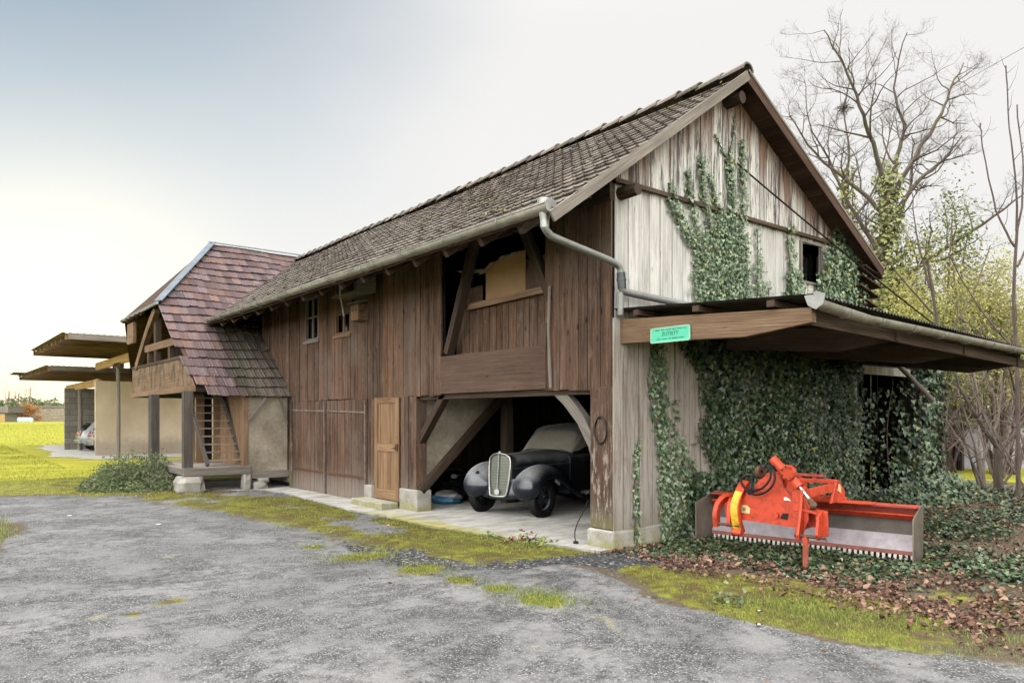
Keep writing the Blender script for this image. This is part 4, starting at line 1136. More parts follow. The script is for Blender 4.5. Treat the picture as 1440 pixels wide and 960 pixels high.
b_roof.prism([V(-.15, RY, zw(RY) - .02), V(6.1, RY, zw(RY) - .02), V(6.1, 21.5, 2.4), V(-1.2, 21.5, 2.4), V(-2.25, YB, HZ - .05)], (0, .02, .05))
wroof = b_roof.build('roof', M['soffit'], wing)
b.build('tile_covering', M['wing_tile'], wroof)
b = MB()
hp = V(-2.28, 13.26, HZ); rp = V(-.15, RY, zw(RY))
b.beam(hp + V(-.02, -.03, .075), rp + V(-.02, -.03, .10), .20, .025, (-.5, -.5, 1))
b.beam(rp + V(-.1, 0, .10), V(6.1, RY, zw(RY) + .09), .22, .03, (0, -.2, 1))
b.build('flashing', M['flashing'], wroof)
b = MB(); b.beam((-2.33, 13.2, HZ + .02), (-2.33, YB + .05, HZ - .01), .05, .07, (0, 0, 1)); b.build('hip_gutter', M['zinc'], wroof)
b = MB()
for yy in np.arange(15.0, 17.3, .55): b.beam((-2.36, yy, HZ - .07), (-1.2, yy, HZ + .75), .08, .10, (0, 0, 1))
b.build('rafters', M['timber'], wroof)
# balcony front
b = MB()
es_ = edges(9.9, 16.2, .5, .9)
for a, c in zip(es_[:-1], es_[1:]):
    pass
zt = lambda y: min(3.12, zw(y) - .10)
P = [(-2.13, 10.75, 2.38), (-2.13, 17.0, 2.36), (-2.13, 17.0, 3.13), (-2.13, 11.65, 3.12), (-2.13, 11.45, 2.98)]
b.prism(P, (.03, 0, 0)); pb = b.build('balcony_panel', M['mossy_panel'], wing)
b = MB(); b.beam((-2.15, 10.72, 2.33), (-2.15, 17.05, 2.32), .10, .13, (0, 0, 1)); b.build('balcony_beam', M['timber_warm'], wing)
b = MB()
for (y0, y1) in ((11.75, 13.9), (13.92, 16.98)): b.box((-2.155, y0, 3.06), (-2.132, y1, 3.13))
b.build('panel_cap', M['timber'], wing)
b = MB(); b.beam((-2.07, 12.45, 3.52), (-2.07, 15.5, 3.54), .12, .19, (0, 0, 1)); b.build('hand_rail', M['timber_warm'], wing, bevel=.01)
for yy in (13.0, 15.2):
    b = MB(); b.box((-2.11, yy - .09, 3.10), (-2.0, yy + .09, 3.44)); b.build('baluster', M['timber'], wing)
b = MB(); pth = smooth_path([(-2.17, 16.45, 3.1), (-2.16, 15.6, 3.72), (-2.18, 14.9, 4.1), (-2.22, 14.0, 4.47)], 3)
up_, lo_ = [], []
for i, p in enumerate(pth):
    t = (pth[min(i + 1, len(pth) - 1)] - pth[max(i - 1, 0)]).normalized(); nn = V(0, -t.z, t.y); up_.append(p + nn * .11); lo_.append(p - nn * .11)
b.prism(up_ + lo_[::-1], (.13, 0, 0)); b.build('brace', M['timber_warm'], wing)
b = MB(); b.box((-2.25, 16.3, 3.78), (-2.17, 17.1, 4.36)); b.build('hanging_panel', M['timber_warm'], wing)
b = MB(); b.box((-2.12, 14.3, 3.12), (-1.98, 14.5, 4.44)); b.build('upper_post', M['timber'], wing)
b = MB(); b.box((-2.10, 10.75, 2.26), (-.05, 17.2, 2.36)); b.build('balcony_floor', M['dark_wood'], wing)
b = MB(); boards_x(b, -1.0, 11.3, 17.2, 2.36, lambda y: min(HZ + .9, zw(y) - .15), wmin=.18, wmax=.28); b.build('inner_wall', M['dark_wood'], wing)
# posts, floor and stone feet
for (y0, x0, hw_) in ((10.62, -2.30, .09), (13.85, -2.26, .15)):
    b = MB(); b.box((x0 - .10, y0 - hw_, .56), (x0 + .10, y0 + hw_, 2.27)); b.build('post', M['dark_grey_timber'], wing, bevel=.008)
b = MB(); b.box((-2.42, 10.48, .40), (-.95, 10.64, .58)); b.box((-2.42, 10.66, .42), (-2.26, 14.2, .575)); b.build('sill_beam', M['grey_timber'], wing, bevel=.01)
b = MB(); es_ = edges(10.66, 14.2, .18, .28)
for a, c in zip(es_[:-1], es_[1:]): b.box((-2.25, a, .53), (-.2, c - .01, .575))
b.build('porch_floor', M['grey_timber'], wing)
def stone(name, lo, hi, parent, mat='stone'):
    lo, hi = V(lo), V(hi); b = MB()
    c = (lo + hi) / 2; d = (hi - lo) / 2
    vs = []; n = 10
    for k, (zz, sc) in enumerate([(-1, .85), (-.5, 1.), (.4, .98), (1, .82)]):
        for i in range(n):
            a = 2 * PI * i / n; q = abs(math.cos(a)) ** .55 * (1 if math.cos(a) > 0 else -1), abs(math.sin(a)) ** .55 * (1 if math.sin(a) > 0 else -1)
            j = random.uniform(.88, 1.08)
            vs.append((c.x + d.x * q[0] * sc * j, c.y + d.y * q[1] * sc * j, c.z + d.z * zz))
    fs = [[k * n + i, k * n + (i + 1) % n, (k + 1) * n + (i + 1) % n, (k + 1) * n + i] for k in range(3) for i in range(n)] + [list(range(n))[::-1], [3 * n + i for i in range(n)]]
    b.add(vs, fs); return b.build(name, M[mat], parent)
for lo, hi in [((-2.55, 10.35, -.02), (-1.95, 11.0, .39)), ((-1.15, 10.4, -.02), (-.95, 10.7, .39)), ((-.92, 10.42, -.02), (-.55, 10.75, .20)), ((-.8, 10.45, .18), (-.5, 10.7, .28)), ((-2.5, 12.2, -.02), (-2.1, 12.6, .42)), ((-2.5, 13.7, -.02), (-2.1, 14.2, .42))]:
    stone('foundation_stone', lo, hi, wing)
# plastered store beside the stair
b = MB(); b.box((-.98, 10.60, .44), (-.05, 10.66, 2.30)); b.build('plaster_wall', M['plaster'], wing)
b = MB(); b.box((-1.02, 10.56, .28), (-.03, 10.72, .435)); b.build('store_sill', M['timber_warm'] if False else M['grey_timber'], wing)
b = MB(); b.box((-1.10, 10.57, .44), (-.985, 10.70, 2.28)); b.build('store_post', M['timber_warm'], wing)
b = MB(); boards_x(b, -1.05, 10.72, 12.4, .58, 2.26, wmin=.2, wmax=.3); boards_y(b, 12.45, -1.85, -1.42, .58, 2.26, wmin=.18, wmax=.24); boards_y(b, 12.45, -1.22, -.2, .58, 2.26, wmin=.16, wmax=.24); b.build('store_wall', M['door_wood'], wing)
b = MB(); b.box((-1.44, 12.6, .58), (-1.2, 12.63, 2.26)); b.build('dark_slit', M['dark'], wing)
for p, q in (((-1.0, 10.5, 1.62), (-.62, 10.46, 2.14)), ((-.10, 10.5, 1.55), (-.30, 10.46, 2.2))):
    b = MB(); b.beam(p, q, .035, .05, (0, 1, 0)); b.build('strut', M['grey_timber'], wing)
# open stair
stair = MB()
bl, tl = V(-1.82, 10.80, .60), V(-1.95, 12.05, 2.30)
br, tr = V(-1.03, 10.80, .60), V(-1.15, 12.05, 2.30)
E_ = V(0, .6, .8)
stair.beam(bl, tl, .05, .14, (0, -.8, .6)); stair.beam(br, tr, .05, .14, (0, -.8, .6)); st = stair.build('stair_stringers', M['dark_grey_timber'], wing)
for i in range(9):
    t = (i + .6) / 9.4; b = MB(); p = bl.lerp(tl, t); q = br.lerp(tr, t); b.beam(p, q, .13, .03, (0, 0, 1)); b.build('step', M['grey_timber'], st)

# ================================================================== open carports beyond
M['brown_sheet'] = simple('brown_stained_sheet', (.27, .21, .15), .85, 0, .25, 2, col2=(.15, .115, .085))
def carport(lbl, x0, x1, y0, y1, z0, z1, posts, beam, slab_over=None):
    r_ = root('carport', lbl, 'carport', ((x0 + x1) / 2, (y0 + y1) / 2, 0))
    b = MB(); nu = 60
    zf = lambda y: z0 + (z1 - z0) * (y - y0) / (y1 - y0)
    b.grid(lambda u, v: V(x0 + (x1 - x0) * u, y0 + (y1 - y0) * v, zf(y0 + (y1 - y0) * v) + .02 * math.sin(u * 190)), 240, 2)
    b.grid(lambda u, v: V(x0 + (x1 - x0) * u, y0 + (y1 - y0) * v, zf(y0 + (y1 - y0) * v) + .02 * math.sin(u * 190) - .01), 240, 2)
    b.build('roof_sheet', M['brown_sheet'], r_)
    b = MB(); yy = y0 + .12
    while yy < y1:
        b.beam((x0 + .12, yy, zf(yy) - .14), (x1 - .1, yy, zf(yy) - .14), .10, .20, (0, 0, 1)); yy += (y1 - y0 - .3) / 8
    b.build('rafters', M['timber_warm'], r_)
    b = MB(); b.beam((x0 + .2, y0 - .03, zf(y0) - .11), (x1, y0 - .03, zf(y0) - .11), .04, .22, (0, 0, 1)); b.build('fascia', M['grey_timber'], r_)
    bx, by0, by1, bz = beam
    b = MB(); b.beam((bx, by0, bz), (bx, by1, bz), .14, .32, (0, 0, 1)); b.build('long_beam', M['pale_sunlit_wood'], r_)
    for (px, py, rr, top) in posts:
        b = MB(); b.tube([(px, py, -.05), (px + .02, py, 1.5), (px, py, top)], [rr, rr * .9, rr * .85], 8); b.build('post', M['grey_timber'], r_)
    return r_
c1 = carport('upper flat carport roof beside the balcony, on a round pole', -3.0, 3.6, 24.2, 34.5, 4.72, 4.80, [(-.62, 27.3, .085, 3.75)], (-.6, 17.4, 32.2, 4.02))
b = MB(); b.beam((-.6, 26.6, 3.80), (-.6, 28.0, 3.80), .14, .22, (0, 0, 1)); b.beam((-.6, 27.3, 3.3), (-.6, 28.2, 3.85), .10, .12, (1, 0, 0)); b.build('corbel', M['timber'], c1)
c2 = carport('lower carport roof at the back, sheltering two parked cars', -2.6, 4.2, 32.6, 46.0, 4.02, 4.12, [(-.62, 36.9, .11, 3.1)], (-.6, 31.6, 41.5, 3.28))
b = MB(); b.grid(lambda u, v: V(-2.95 + 1.2 * u, 43.2 + 3 * v, 4.20 + .02 * math.sin(u * 70)), 60, 1); b.grid(lambda u, v: V(-2.95 + 1.2 * u, 43.2 + 3 * v, 4.19 + .02 * math.sin(u * 70)), 60, 1); b.build('roof_extension', M['sheet'], c2)
def plaster_pale():
    g = G('pale_rendered_wall'); p = g.pos(); n = g.noise(p, .8, 5, .6); n2 = g.noise(g.scale(p, 3, 3, 3), 1.5, 5, .6); z = g.sep(p)[2]
    c = g.ramp(n, [(.3, (.50, .40, .28)), (.7, (.66, .55, .41))])
    zz = g.math('ADD', z, g.math('MULTIPLY', g.math('SUBTRACT', n2, .5), .8))
    c = g.mix(g.math('MULTIPLY', g.ss(zz, .95, .35), .5), c, (.24, .215, .18))
    return g.bsdf(c, .92, spec=.15)
b = MB(); b.box((-.93, 30.5, -.05), (6.5, 30.72, 3.30)); tag(b.build('rendered_wall', plaster_pale()), 'pale beige rendered wall standing under the carports', 'wall')
def block_mat():
    g = G('grey_block_wall'); q = g.n('ShaderNodeTexBrick'); p = g.sep(g.pos())
    g.set(q.inputs['Vector'], g.vec(p[0], p[2], 0.)); q.inputs['Scale'].default_value = 1.0
    q.inputs['Brick Width'].default_value = .6; q.inputs['Row Height'].default_value = .3; q.inputs['Mortar Size'].default_value = .014
    q.inputs['Color1'].default_value = (.20, .185, .155, 1); q.inputs['Color2'].default_value = (.27, .25, .215, 1); q.inputs['Mortar'].default_value = (.13, .12, .10, 1)
    return g.bsdf(g.mul(q.outputs[0], g.lerp(g.noise(g.pos(), 6, 5, .6), .7, 1.3)), .95, spec=.15)
b = MB(); b.box((-1.12, 38.2, -.05), (6.0, 38.45, 3.2)); tag(b.build('block_wall', block_mat()), 'grey concrete block wall behind the parked cars', 'wall')

# two modern cars in the carport
def modern_car(lbl, loc, rz, paint, light_col):
    r_ = root('parked_car', lbl, 'car', loc, rz, 'cars parked in the carport')
    prof = [(-1.95, .45), (-1.98, .75), (-1.90, .95), (-1.72, 1.05), (-1.40, 1.40), (-1.05, 1.50), (.1, 1.48), (.95, 1.02), (1.75, .88), (1.98, .65), (2.0, .4), (1.7, .28), (-1.7, .28)]
    b = MB(); n = len(prof); vs = []; secs = [(-.86, .94, .90), (-.80, 1., 1.), (.80, 1., 1.), (.86, .94, .90)]
    for (y, k, kz) in secs:
        for (x, z) in prof:
            t = max(0, (z - .95) / .55) * .16
            vs.append((x * k, y * (1 - t), .3 + (z - .3) * (kz if z < .95 else 1)))
    fs = [[s * n + i, s * n + (i + 1) % n, (s + 1) * n + (i + 1) % n, (s + 1) * n + i] for s in range(3) for i in range(n)] + [list(range(n))[::-1], [3 * n + i for i in range(n)]]
    b.add(vs, fs); b.build('body', paint, r_, smooth=True, local=True, angle=50)
    for sgn in (-1, 1):
        b = MB(); b.prism([(-1.30, sgn * .80, 1.0), (.72, sgn * .81, 1.0), (.10, sgn * .735, 1.40), (-1.05, sgn * .735, 1.40)], (0, sgn * .03, 0)); b.build('side_window', M['pane'], r_, local=True)
    b = MB(); b.prism([(-1.79, -.62, 1.06), (-1.79, .62, 1.06), (-1.48, .58, 1.37), (-1.48, -.58, 1.37)], (-.03, 0, .03)); b.build('rear_window', M['pane'], r_, local=True)
    for sgn in (-1, 1):
        b = MB(); b.prism([(-1.995, sgn * .52, .74), (-1.995, sgn * .84, .74), (-1.86, sgn * .80, 1.02), (-1.86, sgn * .6, 1.0)], (-.03, 0, .01)); b.build('tail_light', light_col, r_, local=True)
    b = MB(); b.box((-2.05, -.83, .38), (-1.93, .83, .58)); b.build('bumper', paint, r_, local=True, bevel=.03)
    for wx in (-1.25, 1.25):
        for sgn in (-1, 1):
            b = MB(); b.lathe([(.19, -.09), (.30, -.10), (.31, -.05), (.31, .05), (.30, .10), (.19, .09)], 20, Matrix.Translation((wx, sgn * .76, .31)) @ Matrix.Rotation(PI / 2, 4, 'X')); wh = b.build('wheel', M['black_rubber'], r_, local=True)
            b = MB(); b.disc((wx, sgn * .80, .31), (0, 1, 0), .19, .05, 16); b.build('rim', M['zinc'], wh, local=True)
    return r_
def paint(name, c, rough=.25):
    g = G(name); return g.bsdf(c, rough, coat=.6)
red_l = paint('red_lamp', (.5, .02, .03)); amb_l = paint('amber_lamp', (.6, .18, .05))
modern_car('silver grey hatchback with red tail light, nearest the rendered wall', (1.35, 33.6, 0), 0, paint('silver_paint', (.36, .37, .39)), red_l)
modern_car('pale car with amber light, parked against the block wall', (1.15, 36.1, 0), 0, paint('pale_paint', (.40, .42, .42)), amb_l)
# ================================================================== vintage car in the bay
def dusty(name, c, dust, amt=.7, rough=.28, coat=.3):
    g = G(name); nz = g.sep(g.geo('Normal'))[2]; n = g.noise(g.obj(), 3.5, 6, .65); n2 = g.noise(g.obj(), 22, 4, .6)
    up = g.math('ADD', nz, g.math('MULTIPLY', g.math('SUBTRACT', n, .5), .9))
    d = g.math('MULTIPLY', g.ss(up, .15, .95), amt)
    d = g.math('MULTIPLY', d, g.lerp(n2, .6, 1.2))
    d = g.math('ADD', d, g.math('MULTIPLY', g.ss(n, .5, .7), .10))
    return g.bsdf(g.mix(d, c, dust), g.lerp(d, rough, .85), coat=g.math('MULTIPLY', g.math('SUBTRACT', 1., d), coat))
car_p = dusty('dusty_black_paint', (.034, .043, .058), (.31, .31, .31), .85)
chrome = dusty('dull_chrome', (.55, .55, .54), (.35, .33, .29), .6, .3, 0)
M['chrome'] = simple('dull_chrome_trim', (.52, .52, .50), .38, .7, .15, 12, col2=(.30, .29, .27))
cloth_m = simple('dusty_beige_cloth', (.40, .365, .29), .95, 0, .15, 2.5, .1, .5, col2=(.27, .24, .19))
ca = root('vintage_car', 'dusty black vintage car with tall chrome grille and beige cloth over its windscreen', 'car', (1.07, 3.41, .035), math.radians(194.5))
def loft(mb, secs, cap=True):
    n = len(secs[0]); vs = [p for s in secs for p in s]; k = len(secs)
    fs = [[s * n + i, s * n + i + 1, (s + 1) * n + i + 1, (s + 1) * n + i] for s in range(k - 1) for i in range(n - 1)]
    if cap: fs += [list(range(n)), [(k - 1) * n + i for i in range(n)][::-1]]
    mb.add(vs, fs)
def hood_sec(x, w, zb, zt, r=.16, crown=.05, wb=None):
    wb = wb if wb is not None else w * .96
    half = [(wb, zb), (w, zb + (zt - zb) * .35), (w * 1.0, zt - r), (w * .90, zt - r * .42), (w * .66, zt - r * .12), (w * .33, zt + crown * .5), (0, zt + crown)]
    return [(x, y, z) for y, z in half] + [(x, -y, z) for y, z in half[-2::-1]]
b = MB(); loft(b, [hood_sec(.28, .238, .40, .99, .15, .035), hood_sec(.08, .268, .40, 1.005, .16, .035), hood_sec(-.35, .35, .40, 1.03, .17, .03), hood_sec(-.80, .46, .38, 1.05, .18, .03), hood_sec(-1.02, .53, .36, 1.06, .18, .03)])
b.build('hood', car_p, ca, smooth=True, local=True, angle=60)
for sgn in (-1, 1):
    b = MB(); b.tube([(.27, sgn * .25, .80), (-.35, sgn * .360, .82), (-1.0, sgn * .545, .85), (-2.3, sgn * .672, .88)], .010, 6); b.build('belt_moulding', car_p, ca, smooth=True, local=True)
b = MB(); loft(b, [hood_sec(-1.02, .55, .30, 1.03, .10, .01), hood_sec(-1.4, .62, .28, 1.04, .10, .0), hood_sec(-2.0, .665, .28, 1.04, .10, .0), hood_sec(-2.6, .66, .28, 1.03, .10, 0), hood_sec(-3.1, .60, .30, .98, .14, .03), hood_sec(-3.55, .48, .34, .82, .2, .05), hood_sec(-3.85, .32, .40, .58, .12, .04)])
b.build('body', car_p, ca, smooth=True, local=True, angle=60)
def cab(k=1.0, dz=0.):
    S_ = []
    for (x, z0, z1, wb, wt) in [(-1.08, 1.03, 1.08, .54, .50), (-1.26, 1.02, 1.27, .57, .50), (-1.46, 1.02, 1.455, .60, .49), (-1.70, 1.02, 1.515, .62, .50), (-2.1, 1.02, 1.53, .635, .51), (-2.55, 1.02, 1.49, .62, .49), (-3.0, 1.0, 1.31, .56, .42), (-3.4, .93, 1.02, .45, .34)]:
        h = [(wb, z0), (wb * .98, z0 + (z1 - z0) * .3), (wt * 1.10, z1 - .09), (wt * 1.02, z1 - .022), (wt * .6, z1 + .005), (0, z1 + .015)]
        S_.append([(x, y * k, z + dz) for y, z in h] + [(x, -y * k, z + dz) for y, z in h[-2::-1]])
    return S_
b = MB(); loft(b, cab()); b.build('cabin', car_p, ca, smooth=True, local=True, angle=60)
# cloth laid over the windscreen and front of the roof
b = MB(); cs = cab(1.0, 0)
def cl(i, j):
    p = V(cs[i][j]); return p
rowsC = []
for i in range(0, 5):
    R_ = []
    for j in range(0, 11):
        p = V(cs[i][j]); c = V(p.x, 0, 1.1); q = p + (p - c).normalized() * .018
        if i == 0: q = q + V(.03, 0, .0)
        if j in (0, 10): q.z = max(q.z, 1.045 if i < 2 else 1.09 + .04 * ((i * 7) % 3))
        q += V(random.uniform(-.006, .006), 0, random.uniform(-.006, .006))
        R_.append(tuple(q))
    rowsC.append(R_)
loft(b, rowsC, False); b.build('cloth_cover', cloth_m, ca, smooth=True, local=True, angle=80, sub=1)
for sgn in (-1, 1):
    b = MB(); b.prism([(-1.95, sgn * .655, 1.09), (-2.55, sgn * .645, 1.08), (-2.5, sgn * .56, 1.40), (-1.95, sgn * .56, 1.42)], (0, sgn * .012, 0)); b.build('side_window', M['pane'], ca, local=True)

def fender(x0, parent, sgn, rear=False):
    path = [(.33, .33), (.41, .40), (.43, .50), (.39, .62), (.29, .725), (.13, .80), (-.07, .832), (-.27, .81), (-.47, .73), (-.67, .60), (-.88, .455), (-1.10, .35), (-1.28, .31)]
    if rear: path = [(.62, .33), (.55, .48), (.45, .64), (.30, .78), (.1, .855), (-.1, .855), (-.3, .79), (-.5, .66), (-.65, .5), (-.75, .36)]
    P = [V(x, 0, z) for x, z in path]; secs = []
    k = len(P)
    for i in range(k):
        t = (P[min(i + 1, k - 1)] - P[max(i - 1, 0)]).normalized(); n = V(-t.z, 0, t.x)
        if n.dot(P[i] - V(-.1, 0, .3)) < 0: n = -n
        f = i / (k - 1)
        tap = 1.0 if rear else 1 - .35 * max(0, (f - .6) / .4)
        fr = max(0, 1 - i / 3.)                    # fuller, rounder nose
        cr = [(.22, -.15 - .04 * fr), (.30, -.045), (.39, .012), (.49, .045), (.59, .05), (.68, .025), (.745, -.03), (.785, -.11), (.792, -.17), (.775, -.19)]
        ring = []
        for (y, o) in cr:
            oo = o * (1.0 if o > 0 else tap)
            yy_ = y - (.04 * fr * (y - .22)) - (.0 if rear else .05 * max(0, (f - .75) / .25) * (y > .6))
            q = P[i] + n * oo; ring.append((x0 + q.x, sgn * yy_, q.z))
        secs.append(ring)
    b = MB(); loft(b, secs, False)
    nm = b.build('rear_fender' if rear else 'front_fender', car_p, parent, smooth=True, local=True, angle=180, sub=1)
    so_ = nm.modifiers.new('solid', 'SOLIDIFY'); so_.thickness = .012
    return nm
for sgn in (-1, 1):
    f_ = fender(0, ca, sgn)
    if sgn < 0: b = MB(); b.disc((.345, sgn * .46, .70), (.72, 0, .69), .035, .06, 12); b.build('lamp_hole', M['black_rubber'], f_, local=True)
    b = MB(); b.beam((-.22, sgn * .760, .60), (-.36, sgn * .756, .53), .012, .05, (0, 0, 1)); b.build('side_marker', chrome, f_, local=True, bevel=.004)
    fender(-2.86, ca, sgn, True)
    b = MB(); b.box((-2.45, min(sgn * .58, sgn * .80), .30), (-1.10, max(sgn * .58, sgn * .80), .335)); rb = b.build('running_board', car_p, ca, local=True, bevel=.008)
    b = MB(); b.box((-2.45, min(sgn * .80, sgn * .815), .305), (-1.12, max(sgn * .80, sgn * .815), .33)); b.build('trim_strip', chrome, rb, local=True)
def apron(u, v):
    y = (u - .5) * 1.0; a = abs(y) / .5
    return V(.40 - .10 * v - .07 * a * a - .05 * (1 - v) ** 3, y, .275 + .06 * a * a + .34 * v)
b = MB(); b.grid(apron, 14, 6); o_ = b.build('front_apron', car_p, ca, smooth=True, local=True, angle=180); o_.modifiers.new('solid', 'SOLIDIFY').thickness = .012
# grille
out = [(0, .335), (.125, .338), (.165, .355), (.180, .42), (.200, .55), (.214, .70), (.222, .84), (.220, .92), (.200, .985), (.13, 1.03), (.0, 1.055)]
full = [(y, z) for y, z in out] + [(-y, z) for y, z in out[-2:0:-1]]
gx = lambda y, z: .40 - .16 * (z - .335) * .55 - .30 * abs(y) * .55
b = MB()
n = len(full)
fr = [V(gx(y, z), y, z) for y, z in full]; bk = [V(.18, y * 1.13, .335 + (z - .335) * .985) for y, z in full]
b.add(fr + bk, [[i, (i + 1) % n, n + (i + 1) % n, n + i] for i in range(n)])
gr = b.build('grille_shell', M['chrome'], ca, smooth=True, local=True, angle=50)
b = MB(); b.tube([p + V(.004, 0, 0) for p in fr] + [fr[0] + V(.004, 0, 0), fr[1] + V(.004, 0, 0)], .017, 8, cap=False); b.build('chrome_surround', M['chrome'], gr, smooth=True, local=True)
b = MB(); b.tube([(gx(0, z) + .004, 0, z) for z in np.linspace(.35, 1.05, 8)], .009, 6); b.build('centre_bar', M['chrome'], gr, local=True)
M['mesh'] = simple('grey_green_radiator_mesh', (.16, .17, .13), .5, .5, .2, 30)
M['mesh_bar'] = simple('grille_bar', (.32, .34, .30), .4, .6, .15, 30)
b = MB()
for sgn in (-1, 1):
    hp_ = [(y * sgn, z) for y, z in out]
    vs = [V(gx(y, z) - .022, y, z) for y, z in hp_]; b.add(vs, [list(range(len(vs)))])
b.build('radiator', M['mesh'], gr, local=True)
def hw(z):
    for (y0, z0), (y1, z1) in zip(out[1:-1], out[2:]):
        if z0 <= z <= z1: return y0 + (y1 - y0) * (z - z0) / (z1 - z0)
    return .08
b = MB()
for z in np.arange(.37, 1.03, .048):
    for sgn in (-1, 1):
        w_ = hw(z); b.beam((gx(0, z) - .008, 0, z), (gx(w_, z) - .008, sgn * w_, z), .006, .005, (0, 0, 1))
for y in np.arange(.016, .23, .0165):
    for sgn in (-1, 1):
        zs = [z for z in np.linspace(.34, 1.05, 60) if hw(z) > y]
        if len(zs) > 2: b.beam((gx(y, zs[0]) - .012, sgn * y, zs[0]), (gx(y, zs[-1]) - .012, sgn * y, zs[-1]), .004, .004, (1, 0, 0))
b.build('grille_mesh', M['mesh_bar'], gr, local=True)
b = MB(); zc_ = .415; xc_ = gx(0, zc_) + .012
b.tube([(xc_ + .004, .046 * math.cos(a), zc_ + .046 * math.sin(a)) for a in np.linspace(0, 2 * PI, 25)], .006, 6, cap=False)
b.disc((xc_ - .004, 0, zc_), (1, 0, 0), .044, .008, 20)
for a in (90, 210, 330):
    a = math.radians(a); b.beam((xc_ + .004, 0, zc_), (xc_ + .004, .042 * math.cos(a), zc_ + .042 * math.sin(a)), .014, .006, (1, 0, 0), w1=.003)
b.build('emblem', chrome, gr, local=True)
b = MB(); b.lathe([(0, .03), (.016, .026), (.02, .0), (.026, -.012)], 10, Matrix.Translation((gx(0, 1.05) - .01, 0, 1.062))); b.build('filler_cap', chrome, gr, smooth=True, local=True)
# wheels, axle
for wx in (0., -2.86):
    for sgn in (-1, 1):
        Mx = Matrix.Translation((wx, sgn * .63, .315)) @ Matrix.Rotation(PI / 2, 4, 'X')
        b = MB(); b.lathe([(.20, -.055), (.235, -.072), (.285, -.078), (.315, -.066), (.328, -.04), (.330, 0), (.328, .04), (.315, .066), (.285, .078), (.235, .072), (.20, .055)], 36, Mx)
        # flat at the ground: the tyre has lost its air
        b.v = [(x, y + (sgn * .02 if z < .05 else 0), max(z, .0)) for x, y, z in b.v]
        ty = b.build('wheel', M['black_rubber'], ca, smooth=True, local=True)
        b = MB(); b.lathe([(.205, .05), (.195, .045), (.185, .015), (.10, .03), (.075, .05), (.05, .055), (.045, .075), (0, .08)], 24, Matrix.Translation((wx, sgn * .63, .315)) @ Matrix.Rotation(-sgn * PI / 2, 4, 'X')); b.build('rim', car_p, ty, smooth=True, local=True)
        b = MB()
        for k in range(8):
            a = k * PI / 4; b.disc((wx + .145 * math.cos(a), sgn * (.63 + .024), .315 + .145 * math.sin(a)), (0, 1, 0), .022, .02, 8)
        b.build('rim_holes', M['dark'], ty, local=True)
b = MB(); b.tube([(0, -.6, .30), (0, .6, .30)], .035, 8); b.tube([(.3, .25, .33), (-3.2, .3, .36)], .04, 6); b.tube([(.3, -.25, .33), (-3.2, -.3, .36)], .04, 6); b.build('chassis', M['dark'], ca, local=True)

# ================================================================== red-orange box grader
def worn_paint(name, c, c2, rust=(.16, .075, .04), amt=.35):
    g = G(name); n = g.noise(g.obj(), 5, 6, .65); n2 = g.noise(g.obj(), 34, 5, .7)
    col = g.mix(n, c2, c); f = g.math('ADD', g.math('MULTIPLY', n, .45), g.math('MULTIPLY', n2, .55))
    col = g.mix(g.math('MULTIPLY', g.ss(f, .57, .66), amt), col, rust)
    n3 = g.noise(g.obj(), 11, 5, .7); z = g.sep(g.obj())[2]
    col = g.mul(col, g.ramp(n3, [(.32, .55), (.52, 1.0)]))
    col = g.mix(g.math('MULTIPLY', g.ss(n2, .62, .72), .5), col, (.55, .34, .27))
    col = g.mix(g.math('MULTIPLY', g.ss(g.math('ADD', z, g.math('MULTIPLY', g.math('SUBTRACT', n3, .5), .6)), .45, .1), .55), col, (.14, .10, .07))
    return g.bsdf(col, g.lerp(n2, .4, .75), coat=.05)
RED = worn_paint('worn_orange_red_paint', (.74, .082, .022), (.50, .048, .018), amt=.6)
RED2 = worn_paint('faded_red_paint', (.52, .085, .045), (.36, .06, .04), amt=.6)
STEEL = simple('scuffed_steel', (.34, .29, .235), .5, .25, .2, 6, col2=(.21, .165, .125))
BLADE = simple('pale_blade_steel', (.50, .46, .50), .45, .2, .15, 7, col2=(.30, .26, .27))
PLATE = simple('brown_grey_plate', (.19, .165, .14), .6, .2, .2, 6, col2=(.12, .10, .085))
YEL = worn_paint('yellow_scale_plate', (.85, .52, .03), (.75, .42, .02), amt=.3)
gm = root('box_grader', 'orange-red tractor box grader with steel side plates and toothed blade, on the ivy bed', 'grader', (1.65, -1.60, .0), math.radians(-80.2))
HL = 1.36
HL = 1.25; RB = .20; mb_build = MB.build
def rear_build(self, *a, **k):
    self.v = [(x, y + RB, z) for x, y, z in self.v]
    return mb_build(self, *a, **k)
MB.build = rear_build
for sgn in (-1, 1):
    HX = HL if sgn > 0 else 1.27
    P = [(sgn * HX, -.22, .0), (sgn * HX, .14, -.01), (sgn * HX, .20, .05), (sgn * HX, .22, .68), (sgn * HX, .12, .68), (sgn * HX, -.22, .55)]
    if sgn < 0: P = [(x - .10 * (.22 - y) / .44, y - (.06 if y < 0 else 0), z) for x, y, z in P]
    b = MB(); b.prism(P, (sgn * .014, 0, 0)); b.build('side_plate', STEEL, gm, local=True, bevel=.003)
b = MB(); b.box((-1.27, -.06, .655), (HL, .20, .672)); b.box((-1.27, -.062, .60), (HL, -.048, .655)) if False else None
b.prism([(-1.27, .18, .55), (-1.27, .20, .55), (-1.27, .20, .655), (-1.27, .18, .655)], (HL + 1.27, 0, 0)); tb = b.build('top_beam', RED2, gm, local=True)
b = MB(); b.prism([(-1.27, -.02, .565), (-1.27, .02, .515), (-1.27, .18, .515), (-1.27, .18, .545), (-1.27, .04, .545), (-1.27, -.005, .58)], (HL + 1.27, 0, 0)); b.build('lower_flange', RED, gm, local=True)
